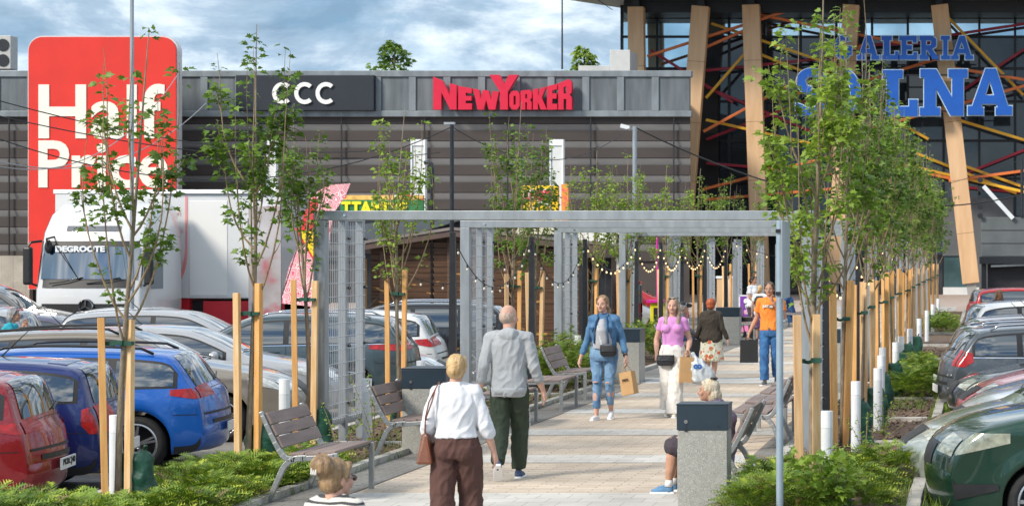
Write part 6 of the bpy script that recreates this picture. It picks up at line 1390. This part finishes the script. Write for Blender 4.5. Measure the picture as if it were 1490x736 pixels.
# 1 woman in white blouse, seen from behind
H = 1.53; X, Y = at(664, 16.1), 16.1
r, _, J = person('woman in a white blouse and brown trousers walking away with a brown shoulder bag', X, Y, PI+.05, H, 'fair', dict(kR=(-.062,-.06,.29), aR=(-.06,-.03,.05), kL=(.062,.03,.29), aL=(.06,.08,.07), tL=.5, eR=(-.145,.0,.64), wR=(-.180,-.045,.50), eL=(.140,.02,.645), wL=(.155,-.06,.54), sleeve=.45, head=(0,-.012,.925)),
   top=(cloth('white_cotton', (.70,.71,.74), .03), 'blouse'), bottom=(cloth('brown_viscose', (.085,.038,.03), .1), 'wide'), hair=(hairm('hair_blonde', (.38,.23,.09), (.62,.44,.22)), 'bun'), fem=True, heavy=1.06, face=False, collar=True, seed=1, vox=.008, shirt_len=.575, shoes=(cloth('white_shoe', (.6,.6,.6)), M_white2))
M_lb = P('brown_leather', (.17,.055,.025), .4, 0, .15, 6, .1, 40); b = MB()
b.add([(x*H, y*H, z*H) for x, y, z in ((.130,-.07,.60),(.135,.075,.60),(.165,-.05,.60),(.165,.055,.60),(.10,-.11,.445),(.10,.10,.445),(.185,-.11,.445),(.185,.10,.445))], [(0,1,3,2),(4,6,7,5),(0,4,5,1),(2,3,7,6),(0,2,6,4),(1,5,7,3)])
bag = thing('shoulder_bag', (X, Y, 0), PI+.05, 'brown leather bag hanging from the shoulder of the woman in a white blouse', 'handbag'); b.build('body', M_lb, bag, bevel=.02)
b = MB()
for yy in (-.035, .04): b.tube([(.150*H, yy*H, .597*H), (.138*H, (.075+yy*.25)*H, .68*H), (.112*H+yy*.3, .088*H, .76*H), (.092*H, .066*H, .825*H), (.084*H, .015*H, .856*H), (.088*H, -.05*H, .825*H)], .009, 6, sx=.6)
b.build('strap', M_lb, bag); b = MB(); b.tube([(.148*H, -.035*H, .59*H), (.15*H, -.035*H, .64*H)], .007, 6); b.tube([(.148*H, .04*H, .59*H), (.15*H, .04*H, .64*H)], .007, 6); b.build('buckle', P('brass', (.6,.4,.15), .3, .9, .05, 5), bag)
# 2 man in grey hoodie
H = 1.80; X, Y = at(741, 21.2), 21.2
r, _, J = person('man with a shaved head in a grey hoodie and dark green joggers walking away', X, Y, PI+.10, H, 'fair', dict(kR=(-.05,-.085,.285), aR=(-.045,-.075,.045), kL=(.05,.01,.285), aL=(.045,.15,.105), tL=.85, eR=(-.140,.02,.64), wR=(-.185,-.035,.505), eL=(.140,.04,.645), wL=(.165,.01,.50), sleeve=.55, head=(.004,-.012,.922)),
   top=(cloth('grey_melange', (.36,.38,.40), .06), 'hoodie'), bottom=(cloth('olive_cotton', (.030,.045,.027), .15), 'baggy'), hair=(P('shaved_scalp', (.44,.33,.27), .6, 0, .15, 30), 'bald'), face=False, seed=2, yaw=-.45, vox=.009, shirt_len=.475, shoes=(cloth('navy_mesh', (.06,.09,.17), .3, 30), M_white2))
M_wp = P('white_print', (.75,.76,.75), .6, 0, .03, 5)
hpj = [Vector((-.100, -.01, .50)), Vector((-.107, -.055, .38)), Vector((-.106, -.093, .285)), Vector((-.099, -.090, .19)), Vector((-.086, -.080, .085))]
for k, (a, c_) in enumerate(zip(hpj, hpj[1:])):
    t = text('print', ['GOOD VIBE', 'TODAY GO', 'ODE XGOOD', 'EVE TODAY'][k], M_wp, 0, (c_-a).length*H*.95, -.018, .018, 0, None, .003, .02)
    d = (c_-a).normalized(); nx_ = Vector((-1, .15, 0)); nx_ = (nx_-d*nx_.dot(d)).normalized(); zz_ = d.cross(-nx_); t.matrix_world = Matrix.Translation((a+nx_*.0)*H) @ Matrix((( d.x, -nx_.x, zz_.x, 0), (d.y, -nx_.y, zz_.y, 0), (d.z, -nx_.z, zz_.z, 0), (0,0,0,1))); mw = t.matrix_world.copy(); t.parent = r; t.matrix_local = mw
# 3 woman in denim
M_den = cloth('denim_jacket', (.045,.13,.26), .25, 9, .3, 90, col2=(.10,.22,.38)); M_jn = cloth('denim_light', (.07,.17,.33), .2, 5, .25, 110, col2=(.22,.36,.52)); M_top = cloth('grey_jersey', (.40,.41,.44), .05)
H = 1.74; X, Y = at(879, 28.9), 28.9
r, _, J = person('woman in a denim jacket and ripped jeans walking towards the camera', X, Y, -.06, H, 'fair', dict(kR=(-.045,-.045,.285), aR=(-.05,-.055,.045), kL=(.05,-.03,.29), aL=(.045,.05,.075), tL=.35, eR=(-.140,.02,.64), wR=(-.185,-.02,.50), eL=(.140,.02,.645), wL=(.185,-.035,.51), sleeve=.72, head=(-.012,-.01,.925)),
   top=(M_den, 'jacket'), bottom=(M_jn, 'crop'), hair=(hairm('hair_fair', (.20,.12,.06), (.36,.24,.13)), 'pony'), fem=True, heavy=1.06, seed=3, yaw=-.12, vox=.009, shirt_len=.60, shoes=(cloth('white_canvas', (.72,.72,.74), .03), M_white2))
b = MB(); b.ell((0, -.054*H, .625*H), (.066*H, .058*H, .075*H), 20, 12); b.loft([((0,-.022*H,.57*H), .088*H, .080*H), ((0,-.03*H,.64*H), .078*H, .082*H), ((0,-.036*H,.72*H), .060*H, .086*H), ((0,-.032*H,.77*H), .045*H, .07*H), ((0,-.022*H,.81*H), .03*H, .05*H)], 18); b.build('grey_top', M_top, r, remesh=.01, sm=2, fold=.002)
b = MB()
for sx in (-1, 1): b.tube([(sx*.030*H, -.050*H, .83*H), (sx*.046*H, -.092*H, .78*H), (sx*.054*H, -.105*H, .70*H), (sx*.058*H, -.095*H, .615*H)], .016, 8, sx=.6); b.tube([(sx*.012*H, .045*H, .855*H), (sx*.036*H, .01*H, .86*H), (sx*.042*H, -.045*H, .825*H)], .020, 8, sx=.5)
b.build('jacket_edge', cloth('denim_edge', (.03,.09,.19), .2, 9, .3, 90), r, smooth=True)
b = MB()
for sx in (-1, 1): b.box((sx*.082*H, -.088*H, .735*H), (.085, .02, .03), rz=sx*.5)
b.build('pocket_flap', MATS['denim_edge'], r, bevel=.004)
b = MB()
for sx, z in ((-1,.305), (1,.300)): b.ell((sx*.05*H, -.088*H, z*H), (.022*H, .012*H, .007*H))
b.build('jeans_rip', skinm('fair'), r, smooth=True)
def crossbag(X, Y, rz, H, lab, c, s0, size, m, wide=.012, nm='crossbody_bag', quilt=False):
    bg_ = thing(nm, (X, Y, 0), rz, lab, 'handbag'); C_ = Vector(c)*H; b = MB(); b.loft([(C_+Vector((0,0,-size[2])), size[0]*.75, size[1]), (C_+Vector((0,0,-size[2]*.6)), size[0], size[1]*1.2), (C_+Vector((0,0,size[2]*.5)), size[0]*1.02, size[1]*1.1), (C_+Vector((0,0,size[2])), size[0]*.95, size[1]*.8)], 20, pw=3.4); b.build('body', m, bg_, bevel=.004, smooth=True)
    b = MB(); b.loft([(C_+Vector((0,-.012,-size[2]*.1)), size[0]*1.02, size[1]*1.2), (C_+Vector((0,-.008,size[2]*1.02)), size[0]*1.0, size[1])], 20, pw=3.4); b.build('flap', m, bg_, bevel=.004)
    b = MB(); S0 = Vector(s0)*H; p1 = C_+Vector((size[0]*(-1 if s0[0] < c[0] else 1)*.8, 0, size[2])); mid = (S0+p1)/2+Vector((0, -.045*H, 0)); b.tube([S0+Vector((0, .02*H, .004*H)), S0+Vector((0,-.03*H,-.02*H)), mid, p1], wide, 8, sx=.25, up=(0,1,0)); b.build('strap', M_ink, bg_, smooth=True); return bg_, (S0, mid, p1)
bg_, (S0, mid, p1) = crossbag(X, Y, -.06, H, 'black crossbody bag with a lettered strap worn by the woman in denim', (.062,-.105,.555), (-.045,-.0,.845), (.115,.04,.075), P('black_leather', (.015,.015,.017), .4, 0, .2, 8, .1, 50), .022)
t = text('lettering', 'OPTIMUM', M_wp, 0, .26, -.013, .013, 0, None, .002, .03); d = (p1-mid).normalized(); nx_ = Vector((0,-1,0)); nx_ = (nx_-d*nx_.dot(d)).normalized(); e = (-d); zz_ = e.cross(-nx_); t.parent = bg_; t.matrix_local = Matrix.Translation(mid+(p1-mid)*.25+nx_*.024+d*.15) @ Matrix(((e.x,-nx_.x,zz_.x,0),(e.y,-nx_.y,zz_.y,0),(e.z,-nx_.z,zz_.z,0),(0,0,0,1)))
M_kr = P('kraft_paper', (.48,.29,.13), .75, 0, .08, 6, .15, 25)
def paperbag(X, Y, z, rz, w_, d, h, label, m, cat='paper bag', txt=None, nm='paper_bag', ry=0, tm=None):
    g_ = thing(nm, (X, Y, z), rz, label, cat); g_.rotation_euler = (0, ry, rz); b = MB(); b.add([(-w_/2,-d/2,-h),(w_/2,-d/2,-h),(w_/2,d/2,-h),(-w_/2,d/2,-h),(-w_/2*.97,-d*.42,0),(w_/2*.97,-d*.42,0),(w_/2*.97,d*.42,0),(-w_/2*.97,d*.42,0)], [(3,2,1,0),(0,1,5,4),(1,2,6,5),(2,3,7,6),(3,0,4,7)]); b.build('body', m, g_)
    b = MB()
    for sy in (-1, 1): b.tube([(-w_*.22, sy*d*.42, -.01), (-w_*.18, sy*d*.2, .06), (0, 0, .10), (w_*.18, sy*d*.2, .06), (w_*.22, sy*d*.42, -.01)], .005, 5)
    b.build('handle', m if nm == 'paper_bag' else M_ink, g_)
    if txt: text('lettering', txt, tm or M_ink, -w_*.25, w_*.25, -h*.45, -h*.30, -d/2-.012, g_, .003, .02)
    return g_
Rz = Matrix.Rotation(-.06, 3, 'Z'); q = Rz @ Vector((.190*H, -.04*H, 0)); paperbag(X+q.x+.01, Y+q.y-.02, .455*H-.12, -.5, .22, .11, .32, 'brown paper bag carried by the woman in denim', M_kr, txt='ynazo', ry=-.2)
b = MB(); b.tube([(.178*H, -.028*H, .525*H), (.184*H, -.033*H, .513*H)], .034, 14); b.build('wristwatch', M_ink, r)
# 4 woman in pink top
H = 1.70; X, Y = at(979, 29.4), 29.4
r, _, J = person('woman in a pink top and wide white trousers walking towards the camera', X, Y, .02, H, 'fair', dict(kR=(-.045,-.02,.29), aR=(-.04,.06,.075), tR=.35, kL=(.035,-.06,.285), aL=(.02,-.07,.045), eR=(-.140,.02,.645), wR=(-.135,-.01,.53), eL=(.140,.03,.64), wL=(.135,-.075,.56), head=(.0,-.01,.925)),
   top=(cloth('pink_rib', (.62,.27,.58), .05), 'snug'), bottom=(cloth('white_linen', (.72,.70,.66), .03), 'wide'), hair=(hairm('hair_ash', (.20,.14,.09), (.42,.33,.24)), 'long'), fem=True, seed=4, vox=.009, shoes=(cloth('cream_sneaker', (.65,.60,.50), .05), M_white2))
b = MB()
for sx in (-1, 1): b.ell((sx*.022*H, -.035*H, .985*H), (.018*H, .006*H, .010*H))
b.tube([(-.04*H, -.02*H, .98*H), (0, -.036*H, .988*H), (.04*H, -.02*H, .98*H)], .004, 5); b.build('sunglasses', M_trim, r)
crossbag(X, Y, .02, H, 'black quilted bag worn low by the woman in pink', (-.05,-.085,.475), (-.06,.0,.85), (.125,.035,.075), P('quilted_black', (.02,.022,.028), .5, 0, .3, 25, .4, 30), .006, 'quilted_bag')
q = Vector((.140*H, -.085*H, 0)); paperbag(X+q.x-.01, Y+q.y-.04, .505*H, .3, .19, .10, .36, 'tall kraft paper bag carried by the woman in pink', M_kr, ry=.06)
pb = thing('plastic_bag', (X+q.x+.14, Y+q.y, .50*H), .2, 'white plastic shopping bag with blue print carried by the woman in pink', 'plastic bag'); b = MB(); b.loft([((-.08,0,.06),.02,.015),((-.03,0,-.02),.06,.04),((.02,0,-.12),.13,.07),((.06,0,-.24),.17,.09),((.07,0,-.34),.15,.08),((.07,0,-.37),.08,.05)], 20, pw=2.4); b.build('body', P('milky_plastic', (.62,.68,.72), .3, 0, .08, 5, trans=.2), pb, remesh=.012, sm=1, fold=.02, fsize=.09, seed=5)
t = text('lettering', 'co', P('print_blue', (.02,.12,.42), .5, 0, .05, 5), -.07, .05, -.16, -.09, -.10, pb, .004, .05)
# 5 red-haired woman, brown cardigan
H = 1.50; X, Y = at(1035, 38.0), 38.0
M_fl = spots(spots(spots(P('floral_cotton', (.72,.68,.55), .8, 0, .05, 5), 9, .34, (.62,.12,.05)), 14, .26, (.30,.36,.12)), 7, .15, (.75,.40,.10))
r, _, J = person('red-haired woman in a dark brown hooded cardigan and floral skirt walking away', X, Y, PI-.1, H, 'fair', dict(kR=(-.04,-.03,.285), aR=(-.035,-.01,.045), kL=(.045,.0,.285), aL=(.045,.04,.055), tL=.2, eR=(-.140,.02,.64), wR=(-.20,.0,.51), eL=(.140,.02,.645), wL=(.185,-.02,.52), head=(.005,-.015,.92)),
   top=(cloth('dark_olive_knit', (.045,.035,.025), .12), 'hoodie'), bottom=(M_fl, 'skirt'), hair=(hairm('hair_red', (.28,.05,.012), (.45,.11,.03)), 'puff'), fem=True, heavy=1.22, face=False, seed=5, shirt_len=.50, shoes=(cloth('tan_sandal', (.25,.12,.06)), M_trim))
b = MB(); paperbag(X-.27, Y+.02, .50*H, .4, .2, .08, .26, 'dark handbag carried by the red-haired woman', P('black_leather2', (.02,.02,.022), .4, 0, .2, 8), cat='handbag', nm='handbag')
# 6 man in orange
H = 1.83; X, Y = at(1121, 36.6), 36.6
r, _, J = person('man in an orange T-shirt and blue jeans with his hand at his chin', X, Y, -.08, H, 'tan', dict(kR=(-.052,-.05,.29), aR=(-.05,-.045,.045), kL=(.05,.01,.285), aL=(.045,.09,.075), tL=.5, eR=(-.140,.03,.65), wR=(-.20,-.02,.51), eL=(.140,-.02,.66), wL=(.055,-.115,.795), hL=(-.5,.1,.85), curl=1.1, head=(-.008,-.012,.925)),
   top=(cloth('orange_cotton', (.82,.24,.035), .05), 'tee'), bottom=(cloth('denim_blue', (.018,.085,.25), .25, 6, .2, 100, col2=(.05,.17,.38)), 'straight'), hair=(hairm('hair_dark', (.06,.045,.03), (.12,.09,.07)), 'short'), seed=6, shirt_len=.53, shoes=(cloth('grey_trainer', (.16,.17,.18), .2, 20), M_white2))
b = MB(); b.loft([((0,0,.536*H), .100*H, .082*H), ((0,0,.552*H), .099*H, .081*H)], 24); b.build('belt', M_ink, r); b = MB(); b.b(-.02, .02, -.082*H-.012, -.078*H, .534*H, .555*H); b.build('buckle', M_chrome, r)
text('print', 'JUST', M_wp, -.115, -.005, .745*H, .775*H, -.079*H-.004, r, .014, .05); b = MB(); b.b(.0, .075, -.079*H-.010, -.079*H, .742*H, .778*H); b.build('print_box', M_ink, r); text('print', 'CAN', M_wp, .006, .07, .747*H, .773*H, -.079*H-.014, r, .006, .04)
paperbag(X-.205*H, Y-.03, .435*H, -.05, .31, .12, .40, 'black shopping bag carried by the man in orange', P('black_paper', (.012,.012,.014), .45, 0, .2, 5), cat='shopping bag', nm='shopping_bag', txt=None)
# 7 elderly woman on the bench, facing left
H = 1.60; X, Y = -2.66, 20.0; sx0 = -.02
ML = cloth('mauve_print', (.10,.07,.12), .5, 14, col2=(.24,.19,.26))
r, _, J = person('elderly blonde woman in a mauve blouse and shorts sitting on the right bench', X, Y, -PI/2, H, 'tan', dict(pel=(0,.08,.295), chest=(0,.095,.445), neck=(0,.06,.555), head=(0,.02,.617), kR=(-.055,-.17,.285), aR=(-.055,-.205,.05), kL=(.06,-.18,.285), aL=(.065,-.215,.05), eR=(-.145,.05,.40), wR=(-.10,-.11,.345), eL=(.145,.05,.40), wL=(.09,-.15,.335), hR=(.1,-.8,-.6), hL=(.1,-.8,-.6), sleeve=.80),
   top=(ML, 'jacket'), bottom=(cloth('dark_shorts', (.05,.04,.05), .1), 'shorts'), hair=(hairm('hair_palegold', (.45,.36,.24), (.66,.58,.45)), 'wavy'), fem=True, heavy=1.28, seed=7, shirt_len=.35, vox=.009, shoes=(cloth('blue_canvas', (.10,.22,.38), .2, 12), M_white2))
b = MB()
for a in range(6): b.ell(J['hp'](.01+.014*math.cos(a), .035+.014*math.sin(a), .074), (.016, .016, .012))
b.build('hair_clip', M_ink, r, smooth=True)
b = MB()
for a_ in ((-.055,-.205,.05), (.065,-.215,.05)): b.tube([Vector(a_)*H+Vector((0,.005,-.01)), Vector(a_)*H+Vector((0,.012,.055))], [.040,.037], 14)
b.build('sock', cloth('white_sock', (.75,.75,.75), .03), r, smooth=True)
# 8 seated woman in the foreground
H = 1.55; X, Y = at(487, 11.3), 11.3
r, _, J = person('woman with a hair bun and sunglasses at the bottom edge in a striped top', X, Y, PI-.50, H, 'fair', dict(pel=(0,.0,.31), chest=(0,.0,.525), neck=(0,-.0,.635), head=(0,-.012,.700), kR=(-.06,-.24,.30), aR=(-.06,-.25,.05), kL=(.06,-.24,.30), aL=(.06,-.25,.05), eR=(-.140,-.03,.42), wR=(-.08,-.19,.35), eL=(.140,-.03,.42), wL=(.08,-.19,.35)),
   z0=-.01, top=(cloth('striped_knit', (.62,.60,.55), .1), 'tee'), bottom=(cloth('navy_cotton', (.03,.04,.08)), 'straight'), hair=(hairm('hair_lightbrown', (.13,.075,.04), (.40,.26,.13)), 'topbun'), fem=True, face=True, yaw=-.15, seed=8, shirt_len=.31, vox=.008, shoes=(cloth('white_shoe', (.6,.6,.6)), M_white2))
t_, b_ = nodes_of(MATS['striped_knit']); co = t_.nodes.new('ShaderNodeTexCoord'); wv_ = t_.nodes.new('ShaderNodeTexWave'); wv_.bands_direction = 'Z'; wv_.inputs['Scale'].default_value = 9; wv_.inputs['Distortion'].default_value = 2; t_.links.new(co.outputs['Object'], wv_.inputs['Vector']); rr_ = t_.nodes.new('ShaderNodeMapRange'); rr_.inputs['From Min'].default_value = .6; rr_.inputs['From Max'].default_value = .7; t_.links.new(wv_.outputs[0], rr_.inputs[0]); mx_ = t_.nodes.new('ShaderNodeMix'); mx_.data_type = 'RGBA'; t_.links.new(rr_.outputs[0], mx_.inputs[0]); t_.links.new(b_.inputs['Base Color'].links[0].from_socket, mx_.inputs[6]); mx_.inputs[7].default_value = (.05,.05,.055,1); t_.links.new(mx_.outputs[2], b_.inputs['Base Color'])
hp = J['hp']; b = MB()
for sx in (-1, 1): b.ell(hp(sx*.020, -.056, .0), (.022, .012, .018)); b.tube([hp(sx*.040, -.045, .004), hp(sx*.046, .01, .004)], .003, 5)
b.build('sunglasses', P('tortoise', (.06,.02,.01), .15, 0, .3, 20, coat=1), r, smooth=True)
b = MB(); 
for k in (-1, 0, 1): b.cap(hp(k*.012, .098, .025), hp(k*.013, .094, .055), .006, .005)
b.build('hair_claw', P('pearl_clip', (.75,.73,.68), .3, 0, .1, 9), r, smooth=True)
bench(at(487, 11.3)-.30, 11.0, .0, 'bench below the lower edge where the woman with a hair bun sits')
# 9 seated man with black cap
H = 1.76; X, Y = -6.38, 43.85
r, _, J = person('man in a grey jacket and black cap sitting behind the woman in pink', X, Y, PI*.62, H, 'tan', dict(pel=(0,.06,.29), chest=(0,.04,.47), neck=(0,-.02,.60), head=(0,-.05,.67), kR=(-.08,-.20,.28), aR=(-.08,-.20,.05), kL=(.08,-.20,.28), aL=(.08,-.20,.05), eR=(-.140,-.05,.43), wR=(-.05,-.17,.36), eL=(.140,-.05,.43), wL=(.05,-.17,.36)),
   top=(cloth('grey_jacket', (.14,.15,.16), .15), 'hoodie'), bottom=(cloth('navy_denim', (.02,.04,.10)), 'straight'), hair=(hairm('hair_grey', (.2,.2,.2), (.3,.3,.3)), 'short'), seed=9, shirt_len=.30, vox=.012, shoes=(cloth('grey_trainer', (.16,.17,.18)), M_white2))
b = MB(); hp = J['hp']; b.ell(hp(0, .008, .040), (.052*H, .060*H, .040*H)); b.cap(hp(0, -.045, .032), hp(0, -.085, .026), .03*H, .024*H); b.build('cap', M_ink, r, remesh=.01)
# 10 far woman white T-shirt with rollator
H = 1.72; X, Y = at(1096, 58), 58
person('heavy woman in a white T-shirt with a rollator far along the walkway', X, Y, PI/2-.5, H, 'tan', dict(eL=(.140,-.03,.64), wL=(.10,-.13,.60), eR=(-.140,-.03,.64), wR=(-.10,-.13,.60)), top=(cloth('white_tee', (.75,.77,.80), .03), 'tee'), bottom=(cloth('dark_leggings', (.06,.05,.07)), 'straight'), hair=(hairm('hair_darkbrown', (.04,.025,.018), (.09,.055,.035)), 'bun'), fem=True, heavy=1.25, seed=10, shirt_len=.45, vox=.014, shoes=(M_ink, M_trim))
r = thing('rollator', (at(1088, 57.2), 57.2, 0), -.3, 'black wheeled walker in front of the woman in a white T-shirt', 'walker')
b = MB()
for x in (-.22, .22): b.tube([(x,.3,.08),(x,.15,.5),(x,.25,.92),(x,.42,.95)], .016, 6); b.tube([(x,-.25,.08),(x,.1,.55)], .016, 6)
b.tube([(-.22,.12,.52),(.22,.12,.52)], .016, 6); b.build('frame', M_trim, r)
for x in (-.22, .22):
    for y in (-.25, .3): b = MB(); b.tube([(x-.015,y,.09),(x+.015,y,.09)], .09, 16); b.build('wheel', M_tyre, r)
b = MB(); b.b(-.2,.2,-.16,.1,.35,.6); b.build('basket', M_ink, r, bevel=.02)
# 11 blonde person with black backpack
H = 1.50; X, Y = at(1106, 55), 55
r, _, J = person('blonde person with a black backpack and violet patterned skirt walking away', X, Y, PI, H, 'fair', {}, top=(cloth('white_tee', (.75,.77,.80), .03), 'tee'), bottom=(spots(cloth('violet_print', (.10,.06,.16)), 12, .3, (.30,.22,.34)), 'skirt'), hair=(hairm('hair_blonde', (.38,.23,.09), (.62,.44,.22)), 'pony'), fem=True, face=False, seed=11, vox=.014, shoes=(M_ink, M_trim))
b = MB(); b.loft([((0,0,.60*H),.11,.05),((0,0,.66*H),.14,.07),((0,0,.76*H),.13,.07),((0,0,.81*H),.08,.04)], 16, pw=3); o = b.build('backpack', P('backpack_black', (.02,.022,.024), .6, 0, .2, 8), smooth=True, loc=(X, Y-.17, 0)); tag(o, 'black backpack on the blonde person with the violet skirt', 'backpack')
# 12 person in blue crouching/sitting beyond the orange man
H = 1.7; X, Y = at(1146, 66), 66
person('person in dark blue trousers sitting at the far right of the walkway', X, Y, -PI/2, H, 'fair', dict(pel=(0,.06,.29), chest=(0,.04,.47), neck=(0,-.02,.60), head=(0,-.05,.67), kR=(-.08,-.20,.28), aR=(-.08,-.20,.05), kL=(.08,-.20,.28), aL=(.08,-.20,.05), eR=(-.140,-.05,.43), wR=(-.05,-.17,.36), eL=(.140,-.05,.43), wL=(.05,-.17,.36)), top=(cloth('blue_shirt', (.02,.08,.22)), 'tee'), bottom=(cloth('navy_denim', (.02,.04,.10)), 'straight'), hair=(hairm('hair_darkbrown', (.04,.025,.018), (.09,.055,.035)), 'short'), seed=12, shirt_len=.3, vox=.016, shoes=(M_white2, M_white2), z0=.02)
bench(at(1146, 66)+.62, 66.6, PI, 'far right bench where the person in dark blue trousers sits')
# 13 standing person behind near right trees
H = 1.72; X, Y = at(1197, 68), 68
person('standing person in a pale pink coat behind the right tree trunks', X, Y, .4, H, 'fair', {}, top=(cloth('pale_pink_coat', (.50,.40,.40)), 'hoodie'), bottom=(cloth('blue_denim2', (.03,.09,.25)), 'straight'), hair=(hairm('hair_grey', (.2,.2,.2), (.3,.3,.3)), 'short'), seed=13, shirt_len=.42, vox=.016, shoes=(M_ink, M_trim), fem=True)
# 14 woman in teal at the car park
H = 1.64; X, Y = at(12, 34.8), 34.8
r, _, J = person('grey-haired woman in a teal shirt and grey vest at the left edge among the cars', X, Y, PI/2+.15, H, 'tan', dict(eL=(.12,-.08,.70), wL=(.03,-.13,.80), hL=(0,-.4,.8), eR=(-.12,-.09,.70), wR=(-.03,-.14,.78), hR=(0,-.4,.8), chest=(0,-.01,.72), neck=(0,-.03,.845), head=(0,-.06,.92)), z0=LOT, top=(cloth('teal_shirt', (.02,.33,.42), .05), 'tee'), bottom=(cloth('navy_denim', (.02,.04,.10)), 'straight'), hair=(hairm('hair_grey2', (.10,.10,.10), (.30,.30,.31)), 'wavy'), fem=True, heavy=1.15, seed=14, vox=.012, shirt_len=.5, shoes=(M_ink, M_trim))
b = MB(); b.loft([((0,.0,.50*H),.155,.125),((0,.0,.62*H),.145,.118),((0,-.01*H,.74*H),.150,.118),((0,-.02*H,.81*H),.115,.09)], 20, pw=2.3); b.build('vest', cloth('grey_vest', (.17,.18,.20)), r, smooth=True)
# 15 brown-haired person behind the white car on the right
H = 1.66; X, Y = at(1454, 52), 52
person('brown-haired person behind the white car on the right', X, Y, PI+.4, H, 'fair', {}, z0=LOT, top=(cloth('dark_top', (.03,.03,.035)), 'tee'), bottom=(cloth('navy_denim', (.02,.04,.10)), 'straight'), hair=(hairm('hair_chestnut', (.13,.055,.025), (.25,.12,.06)), 'long'), fem=True, face=False, seed=15, vox=.016, shoes=(M_ink, M_trim))
